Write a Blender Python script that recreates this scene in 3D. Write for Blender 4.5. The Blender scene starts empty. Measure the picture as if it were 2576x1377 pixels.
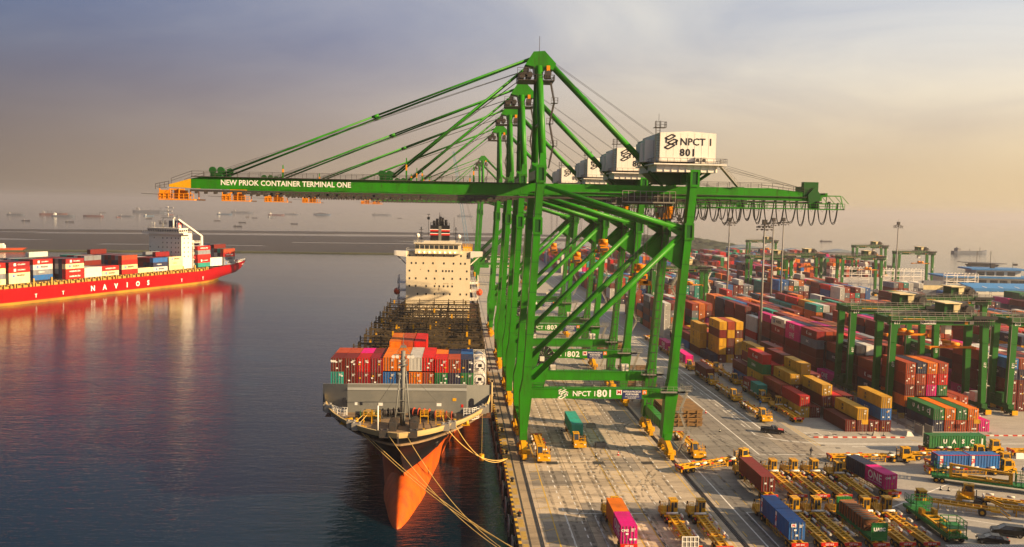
import bpy, math, random
from mathutils import Vector, Matrix, Euler
rnd = random.Random(11)
sc = bpy.context.scene
col = sc.collection
V = Vector

# ---------------------------------------------------------------- camera
cd = bpy.data.cameras.new('camera')
cam = bpy.data.objects.new('camera', cd)
col.objects.link(cam)
PIT, YAW, ROLL = 0.0753, 0.0651, 0.0195
_f = V((math.sin(YAW)*math.cos(PIT), math.cos(YAW)*math.cos(PIT), -math.sin(PIT)))
_r = V((math.cos(YAW), -math.sin(YAW), 0))
_u = _r.cross(_f)
_r2 = _r*math.cos(ROLL) + _u*math.sin(ROLL)
_u2 = -_r*math.sin(ROLL) + _u*math.cos(ROLL)
M = Matrix((_r2, _u2, -_f)).transposed().to_4x4()
M.translation = V((-13.534, 0, 49.80))
cam.matrix_world = M
cd.sensor_width = 36
cd.lens = 36*2213.6/2576
cd.clip_start = 1
cd.clip_end = 60000
sc.camera = cam

# ---------------------------------------------------------------- sky, sun, exposure
SUN_EL = math.radians(20)
SUN_AZ = math.radians(113.5)          # clockwise from +Y (north): from the right, a little behind the camera
w = bpy.data.worlds.new('World')
sc.world = w
w.use_nodes = True
nt = w.node_tree
nt.nodes.clear()
N = nt.nodes.new
L = nt.links.new
sky = N('ShaderNodeTexSky')
sky.sky_type = 'NISHITA'
sky.sun_disc = False
sky.sun_elevation = SUN_EL
sky.sun_rotation = SUN_AZ
sky.altitude = 0
sky.air_density = 1.6
sky.dust_density = 6.0
sky.ozone_density = 1.2
tc = N('ShaderNodeTexCoord')
sep = N('ShaderNodeSeparateXYZ'); L(tc.outputs['Generated'], sep.inputs[0])
zz = N('ShaderNodeMath'); zz.operation = 'ADD'; L(sep.outputs['Z'], zz.inputs[0]); zz.inputs[1].default_value = 0.16
zm = N('ShaderNodeMath'); zm.operation = 'MAXIMUM'; L(zz.outputs[0], zm.inputs[0]); zm.inputs[1].default_value = 0.1
dx = N('ShaderNodeMath'); dx.operation = 'DIVIDE'; L(sep.outputs['X'], dx.inputs[0]); L(zm.outputs[0], dx.inputs[1])
dy = N('ShaderNodeMath'); dy.operation = 'DIVIDE'; L(sep.outputs['Y'], dy.inputs[0]); L(zm.outputs[0], dy.inputs[1])
cmb = N('ShaderNodeCombineXYZ'); L(dx.outputs[0], cmb.inputs[0]); L(dy.outputs[0], cmb.inputs[1])
mp = N('ShaderNodeMapping'); mp.inputs['Scale'].default_value = (0.75, 0.85, 1); mp.inputs['Location'].default_value = (2.1, 0.4, 0); L(cmb.outputs[0], mp.inputs[0])
cl = N('ShaderNodeTexNoise'); cl.inputs['Scale'].default_value = 1.0; cl.inputs['Detail'].default_value = 7; cl.inputs['Roughness'].default_value = 0.55; cl.inputs['Distortion'].default_value = 0.6
L(mp.outputs[0], cl.inputs['Vector'])
cr = N('ShaderNodeValToRGB')
cr.color_ramp.elements[0].position = 0.36; cr.color_ramp.elements[0].color = (0, 0, 0, 1)
cr.color_ramp.elements[1].position = 0.74; cr.color_ramp.elements[1].color = (1, 1, 1, 1)
L(cl.outputs['Fac'], cr.inputs[0])
# warm veil towards the sun's side, lilac grey away from it
veil = N('ShaderNodeValToRGB')
ve = veil.color_ramp
ve.elements[0].position = 0.24; ve.elements[0].color = (0.49, 0.86, 2.05, 1)
ve.elements[1].position = 0.80; ve.elements[1].color = (9.02, 8.53, 7.38, 1)
e = ve.elements.new(0.45); e.color = (3.28, 3.28, 3.94, 1)
e = ve.elements.new(0.62); e.color = (6.40, 6.15, 5.74, 1)
sx = N('ShaderNodeMapRange'); sx.inputs['From Min'].default_value = -1; sx.inputs['From Max'].default_value = 1
L(sep.outputs['X'], sx.inputs['Value']); L(sx.outputs[0], veil.inputs[0])
mx1 = N('ShaderNodeMix'); mx1.data_type = 'RGBA'; mx1.inputs['Factor'].default_value = 0.84
L(sky.outputs[0], mx1.inputs['A']); L(veil.outputs[0], mx1.inputs['B'])
cloudc = N('ShaderNodeMix'); cloudc.data_type = 'RGBA'; cloudc.blend_type = 'MULTIPLY'; L(cr.outputs[0], cloudc.inputs['Factor'])
L(mx1.outputs['Result'], cloudc.inputs['A']); cloudc.inputs['B'].default_value = (0.52, 0.59, 0.78, 1)
# warm dusty band low over the horizon all round
hz = N('ShaderNodeMapRange'); hz.inputs['From Min'].default_value = 0.0; hz.inputs['From Max'].default_value = 0.22; hz.inputs['To Min'].default_value = 1; hz.inputs['To Max'].default_value = 0
hz.interpolation_type = 'SMOOTHSTEP'
L(sep.outputs['Z'], hz.inputs['Value'])
hm = N('ShaderNodeMix'); hm.data_type = 'RGBA'; L(hz.outputs[0], hm.inputs['Factor'])
hcol = N('ShaderNodeValToRGB')
hcol.color_ramp.elements[0].position = 0.22; hcol.color_ramp.elements[0].color = (1.56, 1.19, 0.94, 1)
hcol.color_ramp.elements[1].position = 0.8; hcol.color_ramp.elements[1].color = (5.90, 4.35, 2.38, 1)
e = hcol.color_ramp.elements.new(0.52); e.color = (4.26, 3.20, 2.13, 1)
L(sx.outputs[0], hcol.inputs[0])
L(cloudc.outputs['Result'], hm.inputs['A']); L(hcol.outputs[0], hm.inputs['B'])
bg = N('ShaderNodeBackground'); bg.inputs['Strength'].default_value = 0.05
L(hm.outputs['Result'], bg.inputs['Color'])
wo = N('ShaderNodeOutputWorld'); L(bg.outputs[0], wo.inputs['Surface'])

sd = bpy.data.lights.new('sun', 'SUN')
sd.energy = 5.0
sd.angle = math.radians(0.5)
sd.color = (1.0, 0.70, 0.38)
sun = bpy.data.objects.new('sun', sd)
col.objects.link(sun)
sdir = V((math.sin(SUN_AZ)*math.cos(SUN_EL), math.cos(SUN_AZ)*math.cos(SUN_EL), math.sin(SUN_EL)))
sun.rotation_euler = (-sdir).to_track_quat('-Z', 'Y').to_euler()
sun.location = (200, -100, 150)

sc.view_settings.view_transform = 'Standard'
sc.view_settings.look = 'None'
sc.view_settings.exposure = 1.42
sc.view_settings.gamma = 1.0
sc.view_settings.use_curve_mapping = False
sc.render.engine = 'CYCLES'
sc.cycles.use_denoising = True
sc.cycles.max_bounces = 6
sc.cycles.diffuse_bounces = 3
sc.cycles.glossy_bounces = 3
sc.cycles.volume_bounces = 1
sc.cycles.sample_clamp_indirect = 4

HAZE = 1.5e-4
# ---------------------------------------------------------------- materials
ALB = 0.86
def newmat(name):
    m = bpy.data.materials.new(name)
    m.use_nodes = True
    return m, m.node_tree, m.node_tree.nodes['Principled BSDF']

def paint(name, rgb, rough=0.5, dirt=0.35, dirtcol=None, scale=0.6, metal=0.0, vary=0.0, bump=0.0, streak=1.0, rust=0.0):
    """Worn paint: base colour, dirt patches from noise, optional brightness change per object."""
    rgb = tuple(c*ALB for c in rgb)
    m, t, b = newmat(name)
    n, l = t.nodes.new, t.links.new
    tc = n('ShaderNodeTexCoord')
    oi = n('ShaderNodeObjectInfo')
    ad = n('ShaderNodeVectorMath'); ad.operation = 'MULTIPLY_ADD'
    l(oi.outputs['Random'], ad.inputs[0]); ad.inputs[1].default_value = (37, 53, 71); l(tc.outputs['Object'], ad.inputs[2])
    mp = n('ShaderNodeMapping'); mp.inputs['Scale'].default_value = (scale, scale, scale*streak); l(ad.outputs[0], mp.inputs[0])
    nz = n('ShaderNodeTexNoise'); nz.inputs['Scale'].default_value = 1.0; nz.inputs['Detail'].default_value = 6; nz.inputs['Roughness'].default_value = 0.62
    l(mp.outputs[0], nz.inputs['Vector'])
    rp = n('ShaderNodeMapRange'); rp.inputs['From Min'].default_value = 0.42; rp.inputs['From Max'].default_value = 0.78; rp.inputs['To Max'].default_value = dirt
    l(nz.outputs['Fac'], rp.inputs['Value'])
    dc = dirtcol or tuple(c*0.35 + 0.01 for c in rgb)
    mx = n('ShaderNodeMix'); mx.data_type = 'RGBA'; l(rp.outputs[0], mx.inputs['Factor'])
    mx.inputs['A'].default_value = (*rgb, 1); mx.inputs['B'].default_value = (*dc, 1)
    out = mx.outputs['Result']
    if rust:                                  # runs and blotches of rust and grease
        m3 = n('ShaderNodeMapping'); m3.inputs['Scale'].default_value = (1.6, 1.6, .22); l(ad.outputs[0], m3.inputs[0])
        n3 = n('ShaderNodeTexNoise'); n3.inputs['Scale'].default_value = 1.0; n3.inputs['Detail'].default_value = 5; n3.inputs['Roughness'].default_value = .7; l(m3.outputs[0], n3.inputs['Vector'])
        r3 = n('ShaderNodeMapRange'); r3.inputs['From Min'].default_value = .56; r3.inputs['From Max'].default_value = .72; r3.inputs['To Max'].default_value = rust; l(n3.outputs['Fac'], r3.inputs['Value'])
        m4 = n('ShaderNodeMix'); m4.data_type = 'RGBA'; l(r3.outputs[0], m4.inputs['Factor']); l(out, m4.inputs['A']); m4.inputs['B'].default_value = (.035, .022, .010, 1); out = m4.outputs['Result']
    if vary:
        hv = n('ShaderNodeHueSaturation')
        mr = n('ShaderNodeMapRange'); mr.inputs['To Min'].default_value = 1-vary; mr.inputs['To Max'].default_value = 1+vary
        l(oi.outputs['Random'], mr.inputs['Value']); l(mr.outputs[0], hv.inputs['Value']); l(out, hv.inputs['Color'])
        out = hv.outputs[0]
    l(out, b.inputs['Base Color'])
    b.inputs['Roughness'].default_value = rough
    b.inputs['Specular IOR Level'].default_value = 0.16
    b.inputs['Metallic'].default_value = metal
    if bump:
        bp = n('ShaderNodeBump'); bp.inputs['Strength'].default_value = bump; bp.inputs['Distance'].default_value = 0.05
        l(nz.outputs['Fac'], bp.inputs['Height']); l(bp.outputs[0], b.inputs['Normal'])
    return m

RUST = (0.10, 0.035, 0.012)
M_ = {}
M_['green'] = paint('crane green paint', (0.021, 0.205, 0.003), 0.40, 0.75, (0.018, 0.06, 0.006), 0.30, streak=.3, rust=.6)
M_['dgreen'] = paint('gantry green paint', (0.010, 0.078, 0.012), 0.5, 0.35, (0.015, 0.06, 0.012), 0.4)
M_['yellow'] = paint('machine yellow paint', (0.66, 0.34, 0.006), 0.45, 0.5, (0.22, 0.085, 0.01), 0.7, rust=.45)
M_['oyellow'] = paint('hoist orange paint', (0.72, 0.25, 0.004), 0.45, 0.4, (0.25, 0.09, 0.01), 0.7)
M_['steel'] = paint('dark steel', (0.045, 0.045, 0.045), 0.5, 0.6, (0.09, 0.05, 0.03), 0.8)
M_['galv'] = paint('galvanised steel', (0.24, 0.23, 0.21), 0.45, 0.5, (0.14, 0.11, 0.08), 0.8)
M_['rubber'] = paint('rubber', (0.018, 0.018, 0.019), 0.8, 0.5, (0.05, 0.045, 0.04), 1.5)
M_['white'] = paint('white paint', (0.78, 0.74, 0.68), 0.5, 0.35, (0.48, 0.40, 0.30), 0.45, streak=.3, rust=.22)
M_['dwhite'] = paint('weathered white paint', (0.68, 0.66, 0.6), 0.5, 0.55, (0.35, 0.26, 0.16), 0.9, streak=.4)
M_['black'] = paint('black paint', (0.012, 0.013, 0.018), 0.45, 0.5, (0.03, 0.03, 0.032), 0.4)
M_['mgreen'] = paint('gantry leg green', (0.015, 0.12, 0.011), 0.45, 0.35, (0.015, 0.07, 0.012), 0.3)
M_['letter_w'] = paint('white lettering', (0.78, 0.77, 0.72), 0.5, 0.2, (0.5, 0.48, 0.42), 1.0)
M_['letter_d'] = paint('dark lettering', (0.02, 0.022, 0.03), 0.5, 0.1)
M_['letter_r'] = paint('red lettering', (0.6, 0.03, 0.03), 0.5, 0.1)
M_['redlamp'] = paint('red marker paint', (0.55, 0.02, 0.012), 0.4, 0.2)
M_['rust'] = paint('rusty steel', (0.15, 0.06, 0.025), 0.75, 0.8, (0.06, 0.03, 0.015), 0.6)
M_['rope'] = paint('mooring rope', (0.62, 0.42, 0.13), 0.8, 0.3)
M_['cable'] = paint('black cable', (0.02, 0.019, 0.022), 0.6, 0.2)
M_['wire'] = paint('steel wire rope', (0.05, 0.055, 0.05), 0.5, 0.2)
def glass(name, rgb):
    m, t, b = newmat(name)
    b.inputs['Base Color'].default_value = (*rgb, 1); b.inputs['Roughness'].default_value = 0.06
    b.inputs['IOR'].default_value = 1.5; b.inputs['Specular IOR Level'].default_value = 0.8
    return m
M_['glass'] = glass('dark window glass', (0.02, 0.025, 0.03))
def lampmat(name, rgb, s):
    m, t, b = newmat(name)
    b.inputs['Base Color'].default_value = (*rgb, 1)
    b.inputs['Emission Color'].default_value = (*rgb, 1); b.inputs['Emission Strength'].default_value = s
    return m
M_['lamp'] = lampmat('lit lamp', (1, 0.55, 0.2), 6)

CC = dict(maroon=(0.16, 0.016, 0.012), darkred=(0.25, 0.012, 0.018), red=(0.52, 0.012, 0.010), orange=(0.68, 0.16, 0.006),
          yellow=(0.62, 0.33, 0.018), magenta=(0.60, 0.004, 0.19), navy=(0.016, 0.028, 0.07), blue=(0.018, 0.13, 0.40),
          grey=(0.20, 0.22, 0.25), white=(0.60, 0.585, 0.54), green=(0.018, 0.17, 0.05), teal=(0.02, 0.30, 0.24),
          rustred=(0.36, 0.055, 0.018), black=(0.035, 0.042, 0.055), cream=(0.70, 0.58, 0.32))
CM = {k: paint('container paint '+k, c, 0.55, 0.75 if k not in ('white', 'cream') else 0.35, tuple(0.5*a*0.6+0.5*b for a, b in zip(c, RUST)), 0.5, vary=0.2, streak=.5, rust=.35) for k, c in CC.items()}

# ---------------------------------------------------------------- mesh helpers
class MB:
    def __init__(s):
        s.v = []; s.f = []; s.m = []; s.sm = []
    def quadbox(s, P, mi=0):
        b = len(s.v); s.v += [tuple(p) for p in P]
        for q in ((0, 3, 2, 1), (4, 5, 6, 7), (0, 1, 5, 4), (1, 2, 6, 5), (2, 3, 7, 6), (3, 0, 4, 7)):
            s.f.append(tuple(b+i for i in q)); s.m.append(mi); s.sm.append(False)
        return s
    def box(s, x0, x1, y0, y1, z0, z1, mi=0):
        return s.quadbox([(x0, y0, z0), (x1, y0, z0), (x1, y1, z0), (x0, y1, z0), (x0, y0, z1), (x1, y0, z1), (x1, y1, z1), (x0, y1, z1)], mi)
    def beam(s, p, q, w, h, mi=0, w2=None, h2=None, up=(0, 0, 1)):
        p, q, up = V(p), V(q), V(up)
        d = (q-p).normalized()
        if abs(d.dot(up)) > 0.99: up = V((0, 1, 0))
        x = d.cross(up).normalized(); y = x.cross(d)
        w2 = w if w2 is None else w2; h2 = h if h2 is None else h2
        P = []
        for c, ww, hh in ((p, w, h), (q, w2, h2)):
            for a, b in ((-1, -1), (1, -1), (1, 1), (-1, 1)):
                P.append(c + x*(a*ww/2) + y*(b*hh/2))
        return s.quadbox(P, mi)
    def tube(s, p, q, r, n=8, mi=0, r2=None):
        return s.path([p, q], r, n, mi, r2)
    def path(s, pts, r, n=6, mi=0, r2=None, closed=False):
        pts = [V(p) for p in pts]
        b = len(s.v); k = len(pts)
        for i, p in enumerate(pts):
            if closed:
                d = (pts[(i+1) % k]-pts[i-1]).normalized()
            else:
                d = (pts[min(i+1, k-1)]-pts[max(i-1, 0)]).normalized()
            up = V((0, 0, 1)) if abs(d.z) < 0.95 else V((0, 1, 0))
            x = d.cross(up).normalized(); y = x.cross(d)
            rr = r if r2 is None else r + (r2-r)*i/max(1, k-1)
            for j in range(n):
                a = 2*math.pi*j/n
                s.v.append(tuple(p + x*(math.cos(a)*rr) + y*(math.sin(a)*rr)))
        for i in range(k if closed else k-1):
            i2 = (i+1) % k
            for j in range(n):
                s.f.append((b+i*n+j, b+i*n+(j+1) % n, b+i2*n+(j+1) % n, b+i2*n+j)); s.m.append(mi); s.sm.append(True)
        if not closed:
            s.f.append(tuple(b+j for j in reversed(range(n)))); s.m.append(mi); s.sm.append(False)
            s.f.append(tuple(b+(k-1)*n+j for j in range(n))); s.m.append(mi); s.sm.append(False)
        return s
    def prism(s, poly, a0, a1, axis='y', mi=0):
        """poly in the two other axes (x,z for y; y,z for x; x,y for z), extruded from a0 to a1."""
        b = len(s.v); n = len(poly)
        for a in (a0, a1):
            for u, w in poly:
                s.v.append((u, a, w) if axis == 'y' else (a, u, w) if axis == 'x' else (u, w, a))
        s.f.append(tuple(b+i for i in range(n))); s.f.append(tuple(b+n+i for i in reversed(range(n))))
        s.m += [mi, mi]; s.sm += [False, False]
        for i in range(n):
            j = (i+1) % n
            s.f.append((b+j, b+i, b+n+i, b+n+j)); s.m.append(mi); s.sm.append(False)
        return s
    def face(s, P, mi=0):
        b = len(s.v); s.v += [tuple(p) for p in P]; s.f.append(tuple(range(b, b+len(P)))); s.m.append(mi); s.sm.append(False)
        return s
    def grid(s, rows, mi=0, smooth=True, mifun=None):
        b = len(s.v); n = len(rows[0])
        for r in rows: s.v += [tuple(p) for p in r]
        for i in range(len(rows)-1):
            for j in range(n-1):
                s.f.append((b+i*n+j, b+i*n+j+1, b+(i+1)*n+j+1, b+(i+1)*n+j)); s.m.append(mifun(i, j) if mifun else mi); s.sm.append(smooth)
        return s
    def rail(s, pts, h=1.05, step=2.0, r=0.03, mi=0, mid=True):
        """Handrail: posts and two bars along a polyline of deck points."""
        pts = [V(p) for p in pts]
        for a, b_ in zip(pts, pts[1:]):
            up = V((0, 0, h))
            s.beam(a+up, b_+up, r*2, r*2, mi)
            if mid: s.beam(a+up*.5, b_+up*.5, r*1.6, r*1.6, mi)
            k = max(1, int((b_-a).length/step))
            for i in range(k+1):
                c = a.lerp(b_, i/k)
                s.beam(c, c+up, r*2, r*2, mi)
        return s
    def wheel(s, c, r, wdt, axis='x', n=14, mi=0, mh=1):
        c = V(c); b = V((1, 0, 0)) if axis == 'x' else V((0, 1, 0))
        s.tube(c-b*wdt/2, c+b*wdt/2, r, n, mi)
        s.tube(c-b*(wdt/2+0.02), c+b*(wdt/2+0.02), r*0.5, 8, mh)
        return s
    def mesh(s, name, mats):
        me = bpy.data.meshes.new(name)
        me.from_pydata(s.v, [], s.f)
        for m in (mats if isinstance(mats, (list, tuple)) else [mats]):
            me.materials.append(M_[m] if isinstance(m, str) else m)
        me.polygons.foreach_set('material_index', s.m)
        me.polygons.foreach_set('use_smooth', s.sm)
        me.update()
        return me
    def build(s, name, mats, parent=None, loc=None):
        return link(name, s.mesh(name, mats), parent, loc)

def link(name, me, parent=None, loc=None, rot=None):
    o = bpy.data.objects.new(name, me)
    col.objects.link(o)
    if parent is not None: o.parent = parent
    if loc is not None: o.location = loc
    if rot is not None: o.rotation_euler = rot
    return o
def empty(name, loc=(0, 0, 0), rz=0):
    o = link(name, None, None, loc); o.rotation_euler = (0, 0, rz); return o
def tag(o, label=None, cat=None, group=None, kind=None):
    if label: o['label'] = label
    if cat: o['category'] = cat
    if group: o['group'] = group
    if kind: o['kind'] = kind
    return o
def copy_tree(o, parent=None):
    c = o.copy(); col.objects.link(c)
    if parent is not None: c.parent = parent
    for ch in list(o.children): copy_tree(ch, c)
    return c
def recolor(o, m):
    o.material_slots[0].link = 'OBJECT'
    o.material_slots[0].material = m

_tm = {}
def text_mesh(s, size, bold=0.0, align='CENTER', spacing=1.0):
    """Flat lettering in the local XZ plane, facing -Y, origin at its centre."""
    key = (s, size, bold, align, spacing)
    if key in _tm: return _tm[key]
    c = bpy.data.curves.new('lettering', 'FONT')
    c.body = s; c.size = size; c.resolution_u = 2; c.offset = bold; c.space_character = spacing
    c.align_x = align; c.align_y = 'CENTER'
    o = bpy.data.objects.new('tmp', c)
    col.objects.link(o)
    bpy.context.view_layer.update()
    dg = bpy.context.evaluated_depsgraph_get()
    me = bpy.data.meshes.new_from_object(o.evaluated_get(dg))
    bpy.data.objects.remove(o); bpy.data.curves.remove(c)
    me.transform(Matrix.Rotation(math.pi/2, 4, 'X'))
    me.materials.clear(); me.materials.append(M_['letter_w'])
    _tm[key] = me
    return me
def letter(s, size, parent, loc, mat='letter_w', rz=0, bold=0.0, align='CENTER', name='lettering', ry=0, spacing=1.0, sx=1.0):
    o = link(name, text_mesh(s, size, bold, align, spacing), parent, loc, (0, ry, rz))
    o.scale = (sx, 1, 1)
    o.material_slots[0].link = 'OBJECT'; o.material_slots[0].material = M_[mat]
    return o
def logo_mesh():
    """Three stacked slanted boxes drawn as a thick outline."""
    b = MB()
    def stroke(pts, wd=0.13):
        for p, q in zip(pts, pts[1:]):
            b.beam((p[0], 0, p[1]), (q[0], 0, q[1]), 0.01, wd, up=(0, 1, 0)) if False else b.beam((p[0], -0.006, p[1]), (q[0], -0.006, q[1]), wd, 0.012, up=(0, -1, 0))
    def cell(cx, cz):
        P = [(cx-.5, cz-.12), (cx+.15, cz+.24), (cx+.5, cz+.10), (cx-.12, cz-.26)]
        stroke(P+[P[0]])
    cell(-.12, .46); cell(.12, .02); cell(-.16, -.42)
    stroke([(-.5, .3), (-.5, -.1)]); stroke([(.5, .15), (.5, -.3)])
    return b.mesh('logo', 'letter_w')
LOGO = logo_mesh()
def logo(parent, loc, s, mat='letter_w', rz=0):
    o = link('logo', LOGO, parent, loc, (0, 0, rz)); o.scale = (s, 1, s)
    o.material_slots[0].link = 'OBJECT'; o.material_slots[0].material = M_[mat]
    return o
ORD = ['first', 'second', 'third', 'fourth', 'fifth', 'sixth', 'seventh', 'eighth', 'ninth', 'tenth', 'eleventh', 'twelfth', 'thirteenth', 'fourteenth', 'fifteenth', 'sixteenth']
# ================================================================ setting
WATER_Z = -3.2
def water_mat(name='harbour water'):
    m, t, b = newmat(name)
    n, l = t.nodes.new, t.links.new
    tc = n('ShaderNodeTexCoord')
    b.inputs['Base Color'].default_value = (0.001, 0.011, 0.021, 1)
    b.inputs['Roughness'].default_value = 0.04
    b.inputs['IOR'].default_value = 1.33; b.inputs['Specular IOR Level'].default_value = 0.38
    hs = []
    for sc_, rot, det, amp in (((0.20, 0.75, 1), 0.22, 3, 0.75), ((0.7, 2.4, 1), 0.12, 3, 0.42), ((0.03, 0.07, 1), 0.1, 3, 1.2)):
        mp = n('ShaderNodeMapping'); mp.inputs['Scale'].default_value = sc_; mp.inputs['Rotation'].default_value = (0, 0, rot); l(tc.outputs['Object'], mp.inputs[0])
        nz = n('ShaderNodeTexNoise'); nz.inputs['Scale'].default_value = 1; nz.inputs['Detail'].default_value = det; nz.inputs['Roughness'].default_value = .55; nz.inputs['Distortion'].default_value = .5
        l(mp.outputs[0], nz.inputs['Vector'])
        mu = n('ShaderNodeMath'); mu.operation = 'MULTIPLY'; mu.inputs[1].default_value = amp; l(nz.outputs['Fac'], mu.inputs[0]); hs.append(mu)
    a = n('ShaderNodeMath'); l(hs[0].outputs[0], a.inputs[0]); l(hs[1].outputs[0], a.inputs[1])
    a2 = n('ShaderNodeMath'); l(a.outputs[0], a2.inputs[0]); l(hs[2].outputs[0], a2.inputs[1])
    bp = n('ShaderNodeBump'); bp.inputs['Strength'].default_value = 0.55; bp.inputs['Distance'].default_value = 0.42
    l(a2.outputs[0], bp.inputs['Height']); l(bp.outputs[0], b.inputs['Normal'])
    # calmer and ruffled patches
    mp = n('ShaderNodeMapping'); mp.inputs['Scale'].default_value = (0.006, 0.02, 1); l(tc.outputs['Object'], mp.inputs[0])
    nz = n('ShaderNodeTexNoise'); nz.inputs['Detail'].default_value = 4; nz.inputs['Scale'].default_value = 1; l(mp.outputs[0], nz.inputs['Vector'])
    mr = n('ShaderNodeMapRange'); mr.inputs['From Min'].default_value = .35; mr.inputs['From Max'].default_value = .65; mr.inputs['To Min'].default_value = .8; mr.inputs['To Max'].default_value = 1.2
    l(nz.outputs['Fac'], mr.inputs['Value'])
    # open water near the quay is ruffled, the channel beyond lies calmer
    sp = n('ShaderNodeSeparateXYZ'); l(tc.outputs['Object'], sp.inputs[0])
    yr = n('ShaderNodeMapRange'); yr.inputs['From Min'].default_value = 190; yr.inputs['From Max'].default_value = 450; yr.inputs['To Min'].default_value = .36; yr.inputs['To Max'].default_value = .13
    l(sp.outputs['Y'], yr.inputs['Value'])
    mu = n('ShaderNodeMath'); mu.operation = 'MULTIPLY'; l(mr.outputs[0], mu.inputs[0]); l(yr.outputs[0], mu.inputs[1]); l(mu.outputs[0], bp.inputs['Strength'])
    return m
b = MB(); b.face([(-9000, -400, WATER_Z), (9000, -400, WATER_Z), (9000, 15000, WATER_Z), (-9000, 15000, WATER_Z)])
WATER = water_mat()
tag(b.build('sea', WATER), kind='structure')

def concrete_mat(name, base, alt, scale=0.05, tint=0.0, stain=0.5):
    base = tuple(c*ALB for c in base); alt = tuple(c*ALB for c in alt)
    m, t, b = newmat(name)
    n, l = t.nodes.new, t.links.new
    tc = n('ShaderNodeTexCoord'); geo = n('ShaderNodeNewGeometry')
    def noise(sc_, det, rough=.6, dist=0.):
        mp = n('ShaderNodeMapping'); mp.inputs['Scale'].default_value = sc_; l(geo.outputs['Position'], mp.inputs[0])
        z = n('ShaderNodeTexNoise'); z.inputs['Scale'].default_value = 1; z.inputs['Detail'].default_value = det; z.inputs['Roughness'].default_value = rough; z.inputs['Distortion'].default_value = dist
        l(mp.outputs[0], z.inputs['Vector']); return z
    n1 = noise((scale, scale*.6, 1), 5); n2 = noise((.13, .42, 1), 6, .68, .8); n3 = noise((2.2, 2.2, 1), 4, .7); n4 = noise((.05, .25, 1), 5, .62, 1.2)
    mx = n('ShaderNodeMix'); mx.data_type = 'RGBA'; mx.inputs['A'].default_value = (*base, 1); mx.inputs['B'].default_value = (*alt, 1)
    r1 = n('ShaderNodeMapRange'); r1.inputs['From Min'].default_value = .35; r1.inputs['From Max'].default_value = .65; l(n1.outputs['Fac'], r1.inputs['Value']); l(r1.outputs[0], mx.inputs['Factor'])
    cur = mx.outputs['Result']
    for z, lo, hi, f in ((n2, .49, .70, stain), (n4, .52, .70, stain*.8), (n3, .45, .75, .45)):
        r = n('ShaderNodeMapRange'); r.inputs['From Min'].default_value = lo; r.inputs['From Max'].default_value = hi; r.inputs['To Max'].default_value = f; l(z.outputs['Fac'], r.inputs['Value'])
        k = n('ShaderNodeMix'); k.data_type = 'RGBA'; l(r.outputs[0], k.inputs['Factor']); l(cur, k.inputs['A']); k.inputs['B'].default_value = (base[0]*.33, base[1]*.33, base[2]*.34, 1); cur = k.outputs['Result']
    if tint:
        oi = n('ShaderNodeObjectInfo'); hv = n('ShaderNodeHueSaturation'); mr = n('ShaderNodeMapRange'); mr.inputs['To Min'].default_value = 1-tint; mr.inputs['To Max'].default_value = 1+tint
        l(oi.outputs['Random'], mr.inputs['Value']); l(mr.outputs[0], hv.inputs['Value']); l(cur, hv.inputs['Color']); cur = hv.outputs[0]
    l(cur, b.inputs['Base Color']); b.inputs['Roughness'].default_value = .85
    bp = n('ShaderNodeBump'); bp.inputs['Strength'].default_value = .25; bp.inputs['Distance'].default_value = .03; l(n3.outputs['Fac'], bp.inputs['Height']); l(bp.outputs[0], b.inputs['Normal'])
    return m
CONC = concrete_mat('quay concrete', (0.57, 0.455, 0.31), (0.40, 0.33, 0.25), tint=.16, stain=.85)
CONC2 = concrete_mat('yard concrete', (0.40, 0.36, 0.30), (0.32, 0.30, 0.27), stain=.4)
COPE = concrete_mat('edge concrete', (0.36, 0.27, 0.16), (0.26, 0.20, 0.13), tint=.12, stain=.7)
QX = -3.4                      # seaward edge of the quay
# quay and yard ground: one slab
b = MB()
LAND = [(900, -200), (900, 560), (440, 600), (350, 700), (270, 860), (200, 905)]
b.prism([(QX+.35, -200)]+LAND+[(QX+.35, 905)], -1.4, -0.12, 'z')
b.prism([(64, -200)]+LAND+[(64, 905)], -0.12, 0.0, 'z')
b.box(QX+.35, 64, 262, 905, -0.12, 0.0, 0)
b.box(QX+.35, 64, -200, 100, -0.12, 0.0, 0)
yard = b.build('quay_ground', CONC2); tag(yard, kind='structure')
# apron concrete cast in bays: each bay a panel of its own with an open joint
def panel_mesh(wx, wy, m):
    g = .03
    return MB().quadbox([(g, g, -.11), (wx-g, g, -.11), (wx-g, wy-g, -.11), (g, wy-g, -.11), (g, g, 0), (wx-g, g, 0), (wx-g, wy-g, 0), (g, wy-g, 0)]).mesh('concrete_panel', m)
xs = [1.0, 8.2, 15.4, 22.6, 29.3]
CONCD = concrete_mat('older concrete', (0.30, 0.255, 0.20), (0.24, 0.21, 0.175), tint=.10, stain=.7)
CONC_SHADE = concrete_mat('concrete with painted shade', (0.27, 0.24, 0.20), (0.20, 0.185, 0.165), tint=.14, stain=.65)  # same pavement, greyed: shade over the truck rows put into the colour
pm = {}
rp0 = random.Random(8)
def panel(x0, x1, y0, y1, m):
    key = (round(x1-x0, 2), round(y1-y0, 2), m.name)
    if key not in pm: pm[key] = panel_mesh(x1-x0, y1-y0, m)
    link('concrete_panel', pm[key], yard, (x0, y0, 0))
for j in range(18):
    y0 = 100 + j*9
    for i in range(len(xs)-1):
        panel(xs[i], xs[i+1], y0, y0+9, CONCD if rp0.random() < .16 or (i, j) == (1, 4) else CONC)
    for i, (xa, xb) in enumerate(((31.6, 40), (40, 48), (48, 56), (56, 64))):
        panel(xa, xb, y0, y0+9, CONCD if rp0.random() < .2 else CONC_SHADE)
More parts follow.
